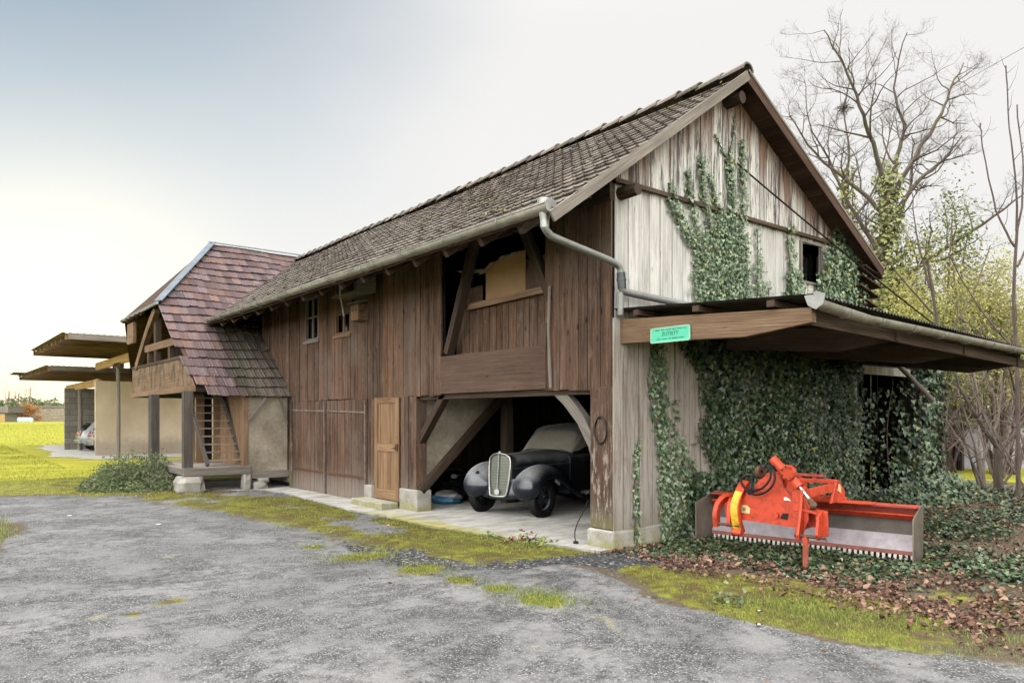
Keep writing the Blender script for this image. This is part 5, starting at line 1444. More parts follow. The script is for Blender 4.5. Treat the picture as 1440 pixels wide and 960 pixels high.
b = MB(); b.prism([(-1.27, .10, .33), (-1.27, .12, .33), (-1.27, .12, .515), (-1.27, .10, .515)], (HL + 1.27, 0, 0)); b.build('mould_board', PLATE, gm, local=True)
b = MB(); b.prism([(-1.27, -.02, .155), (-1.27, .0, .155), (-1.27, .12, .33), (-1.27, .10, .33)], (HL + 1.27, 0, 0)); b.build('blade', BLADE, gm, local=True)
b = MB(); b.prism([(-1.27, -.03, .115), (-1.27, .0, .105), (-1.27, .01, .155), (-1.27, -.025, .16)], (HL + 1.27, 0, 0)); b.build('cutting_edge', RED2, gm, local=True)
b = MB(); x = -1.24
while x < HL - .03:
    zt_ = .035 + random.uniform(-.008, .012); b.prism([(x, -.028, .112), (x + .036, -.028, .112), (x + .030, -.034, zt_), (x + .007, -.034, zt_)], (0, .012, 0)); x += .062 + random.uniform(-.004, .004)
b.build('teeth', simple('worn_white_teeth', (.66, .60, .56), .5, .2, .15, 20), gm, local=True)
MB.build = mb_build
# head stock: hollow A-shaped housing
P = [(-.46, -.80, .50), (.34, -.80, .46), (.35, -.80, .575), (.10, -.80, .86), (.06, -.80, 1.04), (-.08, -.80, 1.06), (-.18, -.80, .94), (-.44, -.80, .70)]
b = MB(); b.prism(P, (0, .05, 0)); hs = b.build('head_stock', RED, gm, local=True, bevel=.01)
b = MB()
for p, q in (((-.46, -.72, .50), (.36, -.72, .46)), ((-.44, -.70, .68), (-.14, -.70, .98)), ((.36, -.72, .58), (.10, -.72, .88))):
    b.beam(p, q, .18, .03, (0, 0, 1))
b.build('flange', RED, hs, local=True)
b = MB(); b.disc((.02, -.815, .57), (0, 1, 0), .035, .04, 14); b.build('pin_boss', RED, hs, local=True)
b = MB(); b.prism([(.07, -.814, .54), (.15, -.814, .53), (.16, -.814, .60), (.10, -.814, .60)], (0, .012, 0)); b.build('black_block', M['black_rubber'], hs, local=True)
DEC = simple('pale_yellow_decal', (.72, .60, .30), .5, 0, .05, 5)
b = MB(); b.prism([(-.43, -.805, .565), (-.30, -.805, .56), (-.29, -.805, .62), (-.33, -.805, .655), (-.43, -.805, .655)], (0, .004, 0)); b.build('decal', DEC, hs, local=True)
b = MB(); b.disc((-.365, -.808, .608), (0, 1, 0), .022, .004, 12); b.build('decal_mark', simple('decal_brown', (.30, .22, .06)), hs, local=True)
b = MB(); b.prism([(.11, -.805, .75), (.20, -.805, .745), (.19, -.805, .765), (.14, -.805, .785), (.11, -.805, .785)], (0, .004, 0)); b.build('decal', simple('white_decal', (.75, .72, .68), .5), hs, local=True)
b = MB()
b.beam((-.20, -.74, .92), (.16, -.72, 1.09), .07, .10, (0, 0, 1)); b.beam((.02, -.66, .92), (.0, .0, .84), .16, .14, (0, 0, 1)); b.build('spine', RED, gm, local=True, bevel=.01)
# swivel discs at the crown
b = MB(); b.disc((.20, -.90, 1.075), (.25, 1, 0), .088, .045, 20); b.build('swivel_flange', RED, gm, local=True, bevel=.005)
b = MB()
for k in range(7):
    a = k * 2 * PI / 7; b.disc((.19 + .068 * math.cos(a), -.925, 1.075 + .068 * math.sin(a)), (.25, 1, 0), .010, .02, 6)
b.build('bolts', M['rust'], gm, local=True)
b = MB(); b.lathe([(.02, -.02), (.07, -.025), (.078, 0), (.07, .025), (.02, .02)], 18, Matrix.Translation((-.17, -.80, 1.06)) @ Matrix.Rotation(PI / 2, 4, 'Y') @ Matrix.Rotation(.3, 4, 'X')); b.build('pulley', M['rust'], gm, local=True)
b = MB(); b.tube([(-.02, -.80, 1.215), (.31, -.86, .915)], .052, 14); cy = b.build('cylinder', RED, gm, smooth=True, local=True, angle=40)
b = MB(); b.tube([(.30, -.86, .925), (.44, -.88, .77)], .020, 10); b.build('piston_rod', M['chrome'], cy, smooth=True, local=True)
b = MB(); b.tube([(.42, -.88, .79), (.49, -.89, .71)], .034, 10); b.disc((.47, -.89, .725), (1, .3, 0), .045, .06, 12); b.build('rod_eye', M['rust'], cy, local=True)
# lower link arms
def arm(path, th, wid, mat, name='link_arm'):
    b = MB(); P = smooth_path(path, 4)
    for p, q in zip(P[:-1], P[1:]):
        d = (q - p).normalized() * .012; b.beam(p - d, q + d, th, wid, (0, -1, .3))
    return b.build(name, mat, gm, local=True)
a1 = arm([(-.40, -.70, .90), (-.41, -.80, .82), (-.43, -.88, .66), (-.42, -.88, .48), (-.40, -.84, .34)], .10, .07, RED)
b = MB(); P = smooth_path([(-.415, -.845, .81), (-.435, -.925, .66), (-.425, -.925, .48), (-.408, -.885, .37)], 5)
for p, q in zip(P[:-1], P[1:]):
    d = (q - p).normalized() * .006; b.beam(p - d, q + d, .085, .012, (0, -1, .3))
b.build('scale_plate', YEL, a1, local=True)
b = MB(); b.disc((-.41, -.70, .885), (1, 0, 0), .055, .09, 16); b.disc((-.42, -.88, .335), (1, 0, 0), .045, .12, 14); b.build('arm_eye', RED, a1, local=True)
arm([(-.58, -.64, .72), (-.63, -.76, .72), (-.665, -.86, .64), (-.675, -.90, .52), (-.675, -.88, .40)], .055, .09, RED)
arm([(-.55, -.66, .70), (-.54, -.78, .68), (-.53, -.84, .56), (-.525, -.86, .40)], .05, .07, RED)
b = MB(); b.tube([(-.72, -.90, .42), (-.38, -.90, .42)], .018, 8); b.build('link_pin', M['rust'], gm, local=True)
b = MB(); b.prism([(-.70, -.62, .50), (-.36, -.62, .50), (-.36, -.62, .72), (-.70, -.62, .66)], (0, .05, 0)); b.build('link_plate', RED, gm, local=True)
for x, P in ((.33, [(-.70, .88), (-.80, .93), (-.90, .88), (-.92, .70), (-1.02, .40), (-1.00, .34), (-.92, .34), (-.84, .52), (-.66, .60)]), (.535, [(-.70, .66), (-.86, .68), (-.98, .62), (-1.02, .42), (-.98, .36), (-.90, .36), (-.84, .50), (-.68, .56)])):
    b = MB(); b.prism([(x, y, z) for y, z in P], (.028, 0, 0)); b.build('clevis_plate', RED, gm, local=True, bevel=.004)
b = MB(); b.prism([(.34, -.90, .66), (.55, -.90, .62), (.55, -.70, .62), (.34, -.70, .66)], (0, 0, .03)); b.prism([(.36, -.70, .46), (.55, -.70, .46), (.55, -.70, .62), (.36, -.70, .66)], (0, .04, 0)); b.build('clevis_web', RED, gm, local=True)
b = MB(); b.tube([(.29, -.96, .39), (.62, -.96, .39)], .019, 8); b.tube([(.62, -.96, .39), (.64, -.96, .35)], .009, 6); b.build('link_pin', M['rust'], gm, local=True)
b = MB(); b.tube([(.41, -.95, .40), (.405, -.945, -.04)], .031, 12); b.build('stand_leg', RED, gm, smooth=True, local=True, angle=40)
RB = .12; MB.build = rear_build
for P in ([(.25, .335), (.32, .33), (.41, .56), (.41, .66), (.27, .64)], [(.55, .38), (.62, .40), (.61, .66), (.50, .67), (.48, .60)], [(.24, .64), (.40, .66), (.34, .86), (.27, .90), (.22, .84)]):
    b = MB(); b.prism([(x, -.985, z) for x, z in P], (0, .03, 0)); b.build('clevis_plate', RED, gm, local=True, bevel=.004)
# tower on the rear beam and its braces
b = MB()
for x in (-.40, .40):
    b.prism([(x, -.30, .68), (x, .18, .68), (x, .18, .80), (x, -.02, .93), (x, -.12, .93)], (.03, 0, 0))
b.beam((-.40, -.06, .92), (.43, -.06, .92), .08, .05, (0, 0, 1)); b.beam((-.42, .0, .70), (.46, .0, .70), .30, .05, (0, 0, 1)); b.build('tower', RED, gm, local=True, bevel=.006)
b = MB(); b.prism([(.432, -.10, .82), (.432, .02, .78), (.432, .02, .86), (.432, -.06, .90)], (.004, 0, 0)); b.build('decal', DEC, gm, local=True)
b = MB(); b.beam((.22, -.76, .80), (.40, -.20, .86), .05, .09, (0, 0, 1)); b.build('brace_bar', RED, gm, local=True)
b = MB(); b.beam((-.36, -.72, .74), (-.40, -.10, .80), .05, .09, (0, 0, 1)); b.build('brace_bar', RED, gm, local=True)
b = MB(); b.beam((-.12, -.06, .99), (.26, -.06, .985), .10, .025, (0, 0, 1)); b.disc((.15, -.06, .96), (0, 0, 1), .03, .06, 10); b.disc((-.02, -.06, .96), (0, 0, 1), .03, .06, 10); b.build('rack_plate', RED2, gm, local=True)
b = MB(); b.prism([(.42, -.10, .674), (.80, -.06, .674), (.80, .18, .674), (.42, .18, .674)], (0, 0, .012)); b.build('doubler_plate', RED, gm, local=True)
MB.build = mb_build
# hydraulic hoses
hz_ = [[(-.06, -.84, 1.14), (.03, -.92, 1.10), (.06, -.95, .98), (-.02, -.95, .86), (-.18, -.92, .80), (-.30, -.88, .84)],
       [(-.10, -.82, 1.13), (-.02, -.90, 1.12), (-.0, -.93, 1.0), (-.1, -.92, .88), (-.24, -.90, .84)],
       [(-.24, -.86, .82), (-.38, -.80, .88), (-.44, -.72, .96), (-.36, -.66, 1.0), (-.22, -.7, .96)],
       [(-.22, -.86, .84), (-.26, -.84, .98), (-.20, -.80, 1.08)], [(-.28, -.86, .83), (-.40, -.76, .86), (-.52, -.68, .80)]]
for q in hz_:
    b = MB(); b.tube(smooth_path(q, 6), .0135, 8); b.build('hose', M['black_rubber'], gm, smooth=True, local=True)
b = MB(); b.disc((-.25, -.89, .83), (0, 1, .2), .035, .05, 10); b.build('hose_clamp', M['black_rubber'], gm, local=True)
for o in gm.children: o.location.z -= 0.0
# ================================================================== small things on and in the barn
t = root('cardboard_sheet', 'worn cardboard sheet standing in the loft opening behind the rail', 'cardboard', (.24, 2.6, 3.5))
b = MB(); top = [(3.02, 4.02), (2.85, 4.10), (2.72, 4.16), (2.6, 4.13), (2.45, 4.21), (2.28, 4.18), (2.18, 4.22), (2.02, 4.20)]
b.prism([(.235, 3.02, 3.50), (.235, 2.02, 3.52)] + [(.235, y, z) for y, z in top[::-1]], (.012, 0, 0)); b.build('sheet', M['cardboard'], t)
b = MB()
for k in range(len(top) - 1):
    (y0, z0), (y1, z1) = top[k], top[k + 1]
    b.add([(.235, y0, z0), (.235, y1, z1), (.13, y1 + .04, z1 - .04), (.12, y0 + .05, z0 - .06)], [[0, 1, 2, 3]])
b.add([(.15, 3.75, 4.14), (.15, 3.0, 4.06), (.30, 3.0, 4.02), (.30, 3.7, 4.10)], [[0, 1, 2, 3]])
b.build('torn_edge', M['paper'], t)
b = MB(); b.box((.235, 1.55, 3.50), (.25, 2.0, 4.05)); tag(b.build('brown_sheet', M['brown_panel']), 'plain brown sheet at the right end of the loft rail', 'board')

t = root('nest_box', 'small wooden bird box with a round hole, nailed to the brown boards', 'bird box', (-.12, 6.66, 3.55))
b = MB(); b.box((-.24, 6.53, 3.58), (-.03, 6.86, 3.90)); b.build('box', M['timber_warm'], t, bevel=.006)
b = MB(); b.box((-.25, 6.545, 3.585), (-.242, 6.845, 3.885)); b.build('front_panel', M['door_wood'], t)
for yy in (6.62, 6.76):
    b = MB(); b.disc((-.252, yy, 3.79), (1, 0, 0), .032, .006, 14); b.build('entrance_hole', M['rust'], t)
b = MB(); b.prism([(-.30, 6.48, 3.91), (-.30, 6.91, 3.91), (-.02, 6.91, 3.97), (-.02, 6.48, 3.97)], (0, 0, .02)); b.build('roof', M['grey_timber'], t)
t = root('wooden_box', 'long grey wooden box hung under the eave above the bird box', 'box', (-.25, 6.8, 4.06))
b = MB(); b.box((-.42, 6.25, 4.08), (-.05, 7.35, 4.11)); b.box((-.42, 6.25, 4.11), (-.39, 6.28, 4.44)); b.box((-.05, 6.25, 4.11), (-.03, 7.35, 4.44)); b.build('body', M['grey_timber'], t)
b = MB(); b.box((-.425, 6.225, 4.085), (-.03, 6.248, 4.45)); b.build('end_board', M['grey_timber'], t)
b = MB(); b.box((-.43, 6.28, 4.30), (-.415, 7.35, 4.44)); b.build('side_board', M['timber'], t)
b = MB(); b.tube([(-.46, 6.93, 4.46), (-.44, 6.92, 4.1), (-.36, 6.91, 3.68)], .016, 6); tag(b.build('batten', M['white_paint']), 'thin pale stick hanging beside the bird box', 'stick')
b = MB(); P = [(-.06, .16 + .105 * math.cos(a) * (1 - .12 * math.sin(a)), 1.53 + .17 * math.sin(a)) for a in np.linspace(0, 2 * PI, 29)]
b.tube(P, .011, 6, cap=False); tag(b.build('wire_loop', M['black_iron'], smooth=True), 'dark iron wire loop hanging on the corner post', 'loop')
b = MB(); b.tube(smooth_path([(-.045, .40, .62), (-.07, .43, .50), (-.12, .50, .34), (-.13, .56, .18), (-.10, .57, .05)], 4), .007, 6); b.disc((-.10, .57, .05), (0, 0, 1), .035, .03, 10); tag(b.build('cable_end', M['black_rubber']), 'short dark cable sticking up from the floor beside the corner post', 'cable')
# rubbish in the bay
t = root('rubbish_bag', 'blue and white printed bag lying on the bay floor below the diagonal beam', 'bag', (1.05, 5.6, .035))
def blob(c, r, seed, nu=12, nv=8, rough=.25):
    def fn(u, v):
        a = 2 * PI * u; e = PI * (v - .5)
        d = V(math.cos(a) * math.cos(e), math.sin(a) * math.cos(e), math.sin(e))
        k = 1 + rough * (2 * float(fbm(d.x * 1.8 + seed, d.y * 1.8 + d.z * 2.1 + seed)) - 1)
        return V(c[0] + d.x * r[0] * k, c[1] + d.y * r[1] * k, max(.036, c[2] + d.z * r[2] * k))
    return fn
b = MB(); b.grid(blob((1.12, 5.55, .10), (.28, .42, .10), 3), 20, 10); b.build('bag', simple('blue_plastic', (.10, .32, .52), .4, 0, .3, 5), t, smooth=True)
b = MB(); b.grid(blob((1.16, 5.50, .18), (.22, .34, .09), 7), 20, 10); b.build('bag_top', simple('pale_plastic', (.50, .46, .46), .4, 0, .3, 8), t, smooth=True)
t = root('bin_bags', 'heap of crumpled black plastic behind the blue bag', 'rubbish', (1.5, 5.8, .035))
b = MB(); b.grid(blob((1.5, 5.75, .34), (.38, .55, .30), 11, rough=.5), 26, 14); b.build('heap', simple('black_plastic', (.018, .018, .02), .25), t, smooth=True)
b = MB(); b.tube(smooth_path([(1.2, 6.3, .05), (1.3, 6.2, .5), (1.5, 5.7, .66), (1.45, 5.2, .5), (1.5, 5.05, .1)], 6), .02, 7); b.build('hose', M['black_rubber'], t, smooth=True)
# wires
def sag_wire(p, q, s, n=16): 
    p, q = V(p), V(q); return [p.lerp(q, i / n) - V(0, 0, s * 4 * (i / n) * (1 - i / n)) for i in range(n + 1)]
b = MB(); b.tube(sag_wire((2.48, -.05, 5.47), (8.6, -.9, 3.02), .05), .014, 5); tag(b.build('cable', M['black_iron']), 'dark cable running from the gable boards down over the canopy', 'cable')
b = MB(); b.tube(sag_wire((9.1, -28.4, 15.6), (36.1, 31.0, 13.6), .0, 20), .009, 4); tag(b.build('power_line', M['black_iron']), 'thin overhead wire crossing the bare tree top', 'wire')
# pale scraps and stones on the asphalt
M['pebble'] = simple('pale_pebble', (.62, .60, .55), .8)
gpeb = [(-3.97, 5.87, .045), (-2.89, 2.55, .035), (-4.9, 7.9, .045), (-2.2, 3.5, .03), (-2.0, 4.6, .03), (-1.9, 2.1, .025), (-1.3, 3.9, .025), (-1.18, -2.86, .03), (-1.55, -3.1, .035)]
for i, (x, y, r_) in enumerate(gpeb):
    b = MB(); b.grid(blob((x, y, .02), (r_, r_ * .8, r_ * .5), i * 3.1, 8, 6, .4), 8, 5)
    places = ['near the driveway middle', 'at the mossy driveway edge', 'on the far asphalt near the grass patch', 'in the moss before the double door', 'in the far moss strip', 'on the dark gravel before the bay', 'in the moss near the small door', 'at the verge edge', 'at the verge edge nearest the leaves']
    tag(b.build('stone', M['pebble'], smooth=True), 'pale little stone lying ' + places[i], 'stone', 'pale stones on the driveway')
# small red-leaved weed and plants in front of the bay
def tuft(name, lbl, cat, c, n, rad, h, mat, leaf=LEAF_V, size=.05, seed=1, group=None):
    r = np.random.default_rng(seed); x = c[0] + r.normal(0, rad, n); y = c[1] + r.normal(0, rad * .8, n); z = .01 + np.abs(r.normal(0, h, n))
    nrm = np.stack([r.normal(0, .6, n), r.normal(0, .6, n), np.ones(n)], 1); dn = np.stack([x - c[0] + r.normal(0, .02, n), y - c[1], -.03 * np.ones(n)], 1)
    q = root(name, lbl, cat, (c[0], c[1], 0), 0, group)
    scatter_mesh('leaves', leaf, LEAF_F, np.stack([x, y, z], 1), frames(nrm, dn), r.uniform(.6, 1.3, n) * size, M[mat], q)
    b = MB()
    for k in range(4): b.tube([(c[0], c[1], 0), (c[0] + r.normal(0, rad * .5), c[1] + r.normal(0, rad * .5), h)], .003, 4)
    b.build('stem', M['twig'], q); return q
tuft('weed', 'reddish brown weed at the mossy floor edge before the bay', 'plant', (-.55, 1.15, 0), 60, .10, .06, 'dead_leaf', size=.07, seed=3)
tuft('weed', 'green low weed right of the reddish one before the bay', 'plant', (-.50, .85, 0), 90, .12, .05, 'grass', size=.05, seed=4)
tuft('weed', 'dark little weed left of the reddish one on the floor edge', 'plant', (-.68, 1.65, 0), 50, .07, .04, 'ivy', size=.05, seed=5)
tuft('weed', 'silvery grey weed growing in the yellow moss of the verge', 'plant', (-1.15, -2.52, 0), 70, .10, .06, 'bush_leaf', size=.045, seed=6)
# ================================================================== vegetation
AX = V(.7829, -.6221, 0); AD = V(.6221, .7829, 0)     # lateral / depth axes, used to lay out far things
def at(u, d, z=0.0): return V(-6.8, -6.51, 0) + AX * u + AD * d + V(0, 0, z)

OVAL_MAPLE = [(0, 0, 0), (-.34, -.05, .06), (-.44, -.36, .10), (-.26, -.66, .05), (0, -1, -.04), (.26, -.62, .05), (.42, -.34, .10), (.30, -.02, .06)]
def branchset(mb, twigs, p, d, L, r, lvl, maxl, R, seg=6, wander=.22, up=.06, kids=(3, 5), ratio=.62, spread=.8):
    P = [V(p)]; d = V(d).normalized(); n = max(3, int(seg * (1 if lvl < 2 else .7)))
    for i in range(n):
        d = (d + V(R.normal(0, wander), R.normal(0, wander), R.normal(0, wander) + up)).normalized()
        P.append(P[-1] + d * L / n)
    rr = [r * (1 - .75 * i / n) for i in range(n + 1)]
    (mb if lvl < 2 else twigs).tube(P, rr, 6 if lvl < 1 else 4 if lvl < 2 else 3, cap=False)
    if lvl < maxl: kids_on(mb, twigs, P, rr, L, lvl, maxl, R, seg, wander, up, kids, ratio, spread)
def kids_on(mb, twigs, P, rr, L, lvl, maxl, R, seg, wander, up, kids, ratio, spread, t0=.3):
    n = len(P) - 1
    for k in range(R.integers(kids[0], kids[1] + 1)):
        t = R.uniform(t0, 1.0); i = min(n - 1, int(t * n)); q = P[i].lerp(P[i + 1], t * n - i)
        ax = (P[i + 1] - P[i]).normalized(); s = V(R.normal(), R.normal(), R.normal() * .6 + .25)
        s = (s - ax * s.dot(ax)).normalized()
        branchset(mb, twigs, q, ax * (1 - spread * .55) + s * spread, L * ratio * R.uniform(.6, 1.15) * (1.15 - .4 * t), max(.003, rr[i] * .52), lvl + 1, maxl, R, seg, wander, up, kids, ratio, spread)

def bare_tree(name, lbl, cat, base, trunk, limbs, r0, seed, maxl=4, kids=(4, 6), mats=('bark', 'twig'), rl=.5, group=None, wander=.2, Lk=.45):
    R = np.random.default_rng(seed); b0 = V(base)
    q = root(name, lbl, cat, base, 0, group)
    tr = MB(); br = MB(); tw = MB()
    f = lambda t: b0 + AX * t[0] + AD * t[1] + V(0, 0, t[2])
    T = smooth_path([f(t) for t in trunk], 4); n = len(T)
    tr.tube(T, [r0 * (1 - .45 * i / n) * (1.35 if i == 0 else 1) for i in range(n)], 10)
    for li in limbs:
        P = smooth_path([f(t) for t in li], 4); n = len(P); L = sum((P[i + 1] - P[i]).length for i in range(n - 1))
        P = [p + V(R.normal(0, .03), R.normal(0, .03), R.normal(0, .03)) * (L * .12) for p in P]
        rr = [max(.012, r0 * rl * (1 - .88 * i / n)) for i in range(n)]
        br.tube(P, rr, 6, cap=False)
        for rep in range(2): kids_on(br, tw, P, rr, L * Lk * 1.4, 0, maxl - 1, R, 6, wander, .07, kids, .55, .8, .2)
    tr.build('trunk', M[mats[0]], q, smooth=True)
    if r0 < .2: br.add(tw.v, tw.f, tw.uv)
    else: tw.build('twigs', M[mats[1]], q)
    br.build('branches', M[mats[0]], q, smooth=True)
    return q

bare_tree('bare_tree', 'tall bare tree behind the barn, ivy-clad trunk and a wide open crown', 'tree', at(12.7, 25), [(0, 0, -.1), (.06, 0, 3.5), (0, .1, 7), (.05, 0, 9.6)],
          [[(0, 0, 9.2), (-.6, -.3, 10.8), (-1.2, -.6, 12), (-1.7, -.5, 13.4), (-2.3, -.4, 14.6)], [(.1, .1, 9.4), (.5, .3, 10.6), (.85, .5, 11.8), (.7, .8, 13.2), (1.15, .9, 15.2)],
           [(.1, 0, 9.0), (.8, -.3, 10.4), (1.6, -.4, 11.8), (2.2, 0, 12.9), (2.8, .3, 13.8)], [(.1, 0, 8.3), (1.4, .5, 9.9), (2.4, .9, 10.7), (3.2, 1, 11.6)],
           [(.2, 0, 6.0), (1.5, -.6, 7.2), (3.0, -1, 8.2), (3.9, -1.2, 9.0)], [(-.1, 0, 8.6), (-1.0, .5, 9.8), (-2.0, .9, 10.9), (-3, .8, 12.2)], [(.0, 0, 7.4), (.9, .9, 8.6), (1.7, 1.6, 10.2), (2.0, 2, 12)], [(-.1, 0, 7.0), (-1.2, -.4, 8.4), (-2.2, -.6, 10.0)]],
          .30, 21, 4, (5, 8), rl=.30)
bare_tree('bare_tree', 'slimmer bare tree seen left of the tall one just above the roof edge', 'tree', at(14.0, 31), [(0, 0, -.1), (.05, 0, 5), (0, .1, 9), (.05, 0, 12)],
          [[(0, 0, 11), (-.6, .2, 12.6), (-1.4, .3, 14.2), (-1.6, .3, 16)], [(0, 0, 11.6), (.3, .3, 13), (.2, .5, 14.8), (.5, .4, 16.4)], [(0, 0, 9.2), (-1.4, .4, 10.6), (-2.8, .6, 12), (-3.8, .8, 13.4)], [(0, 0, 9.6), (1.0, -.3, 11), (1.6, -.4, 13), (1.9, -.4, 14.4)], [(0, 0, 8), (-1.5, -.4, 9.2), (-3.2, -.6, 10.2), (-4.6, -.5, 10.8)]],
          .22, 22, 4, (5, 8), rl=.28)
# ivy on the two trunks
def trunk_ivy(lbl, u, d, z0, z1, rad, n, seed, mat='ivy_old'):
    r = np.random.default_rng(seed); z = r.uniform(z0, z1, n); a = r.uniform(0, 2 * PI, n)
    hz = (z - z0) / (z1 - z0)
    keep = r.random(n) < 1.05 - .85 * hz ** 2; z, a, hz = z[keep], a[keep], hz[keep]; n = len(z)
    w_ = rad * (.45 + 1.1 * fbm(z * 1.9, np.cos(a) * 1.2 + seed, 4)) * (1.25 - .75 * hz) * np.sqrt(r.uniform(.12, 1.35, n))
    c = at(u, d); x = c.x + np.cos(a) * w_; y = c.y + np.sin(a) * w_
    nrm = np.stack([np.cos(a) + r.normal(0, .4, n), np.sin(a) + r.normal(0, .4, n), r.normal(.4, .4, n)], 1); dn = np.stack([r.normal(0, .5, n), r.normal(0, .5, n), -np.ones(n)], 1)
    q = root('ivy', lbl, 'ivy', (c.x, c.y, z0))
    scatter_mesh('foliage', LEAF_V, LEAF_F, np.stack([x, y, z], 1), frames(nrm, dn), r.uniform(.07, .15, n), M[mat], q)
    b = MB(); b.tube([(c.x + .2, c.y - .25, z0), (c.x + .22, c.y - .2, (z0 + z1) / 2), (c.x + .1, c.y - .2, z1)], .03, 5); b.build('stem', M['twig'], q)
trunk_ivy('yellowish ivy sheathing the trunk of the tall bare tree', 12.75, 25, 3.0, 10.4, .75, 5200, 31)
trunk_ivy('ivy on the trunk of the slimmer bare tree above the roof edge', 14.05, 31, 3.5, 12.2, .62, 3600, 32)
# nest / mistletoe ball
r = np.random.default_rng(40); n = 100; c = at(13.4, 29.8, 14.2); dv = r.normal(0, 1, (n, 3)); dv /= np.linalg.norm(dv, axis=1, keepdims=True)
b = MB()
for k in range(n):
    p = c + V(*dv[k]) * r.uniform(.0, .2); q_ = p + V(*r.normal(0, .14, 3)); b.tube([p, q_], .010, 3, cap=False)
tag(b.build('nest', M['twig']), 'dark twiggy bird nest high in the slimmer bare tree', 'nest')
# saplings and bare shrubs on the right
bare_tree('sapling', 'slender bare sapling with upright forked shoots near the right edge', 'tree', at(9.75, 14.2), [(0, 0, -.1), (.05, .1, 2.4), (-.02, .1, 4.0), (.05, .1, 5.4)],
          [[(0, .1, 5.0), (-.35, .1, 5.7), (-.62, .1, 6.9), (-.66, .1, 7.4)], [(.05, .1, 5.3), (.0, .1, 6.4), (-.12, .1, 7.6), (-.15, .1, 8.5)], [(.05, .1, 5.3), (.2, .15, 6.4), (.1, .2, 7.8)], [(.05, .1, 4.6), (.5, .2, 5.6), (.7, .2, 7.0)], [(0, .1, 3.0), (-.6, .3, 3.9), (-1.1, .4, 4.9)], [(0, .1, 2.2), (-.5, -.2, 3.0), (-1.3, -.2, 3.6)]],
          .042, 23, 2, (2, 3), ('twig', 'twig'), .55, None, .14, .25)
bare_tree('sapling', 'bare leaning sapling with fine twigs left of the upright one', 'tree', at(9.6, 16.5), [(0, 0, -.1), (.1, .1, 2.0), (.0, .1, 3.6), (-.25, .1, 5.2)],
          [[(-.2, .1, 4.6), (-.5, .1, 5.8), (-.6, .1, 6.8)], [(-.1, .1, 4.0), (-.9, .1, 4.9), (-1.5, .1, 5.6)], [(0, .1, 3.2), (.8, .2, 4.4), (1.3, .3, 5.6)], [(0, .1, 2.6), (-.9, .2, 3.2), (-1.8, .3, 4.0)]], .05, 24, 3, (3, 4), ('twig', 'twig_red'), .5, None, .18, .35)
def stem_shrub(lbl, base, n, h, sp, seed, mats, r0=.035, group=None):
    R = np.random.default_rng(seed); q = root('bare_shrub', lbl, 'shrub', base, 0, group); b = MB(); tw = MB(); b0 = V(base)
    for k in range(n):
        a = R.uniform(0, 2 * PI); d = V(math.cos(a) * sp * R.uniform(.2, 1), math.sin(a) * sp * R.uniform(.2, 1), 1)
        branchset(b, tw, b0 + V(math.cos(a), math.sin(a), 0) * .12 - V(0, 0, .05), d, h * R.uniform(.6, 1.1), r0 * R.uniform(.5, 1.1), 0, 3, R, 8, .12, .02, (3, 5), .5, .75)
    b.add(tw.v, tw.f, tw.uv); b.build('stems', M[mats[1]], q, smooth=True); return q
stem_shrub('many-stemmed bare shrub standing by the pale garden path', at(10.92, 16.9), 11, 3.2, .5, 25, ('bark', 'twig_red'), .045)
stem_shrub('bare shrub of thin reddish shoots at the far right edge', at(10.6, 14.9), 9, 3.4, .5, 26, ('twig', 'twig_red'), .025)
stem_shrub('wispy bare bush behind the canopy end, below the tall tree', at(12.3, 21.5), 8, 6.5, .35, 27, ('twig', 'twig_red'), .035)
stem_shrub('pinkish bare bush between the yellow bushes', at(13.6, 20.6), 8, 6.0, .4, 28, ('twig_red', 'twig_red'), .03)
bare_tree('sapling', 'dark fork-stemmed young tree by the stone wall, its bare arms spread like a V', 'tree', at(10.7, 16.2), [(0, 0, -.1), (-.02, 0, .6), (.0, 0, 1.1)],
          [[(0, 0, 1.0), (-.5, 0, 1.7), (-.9, .1, 2.6), (-1.1, .1, 3.4)], [(0, 0, 1.0), (.4, 0, 1.4), (.8, 0, 2.1), (1.0, .1, 3.0)]], .11, 29, 2, (3, 4), ('bark', 'twig_red'), .5, None, .15, .35)

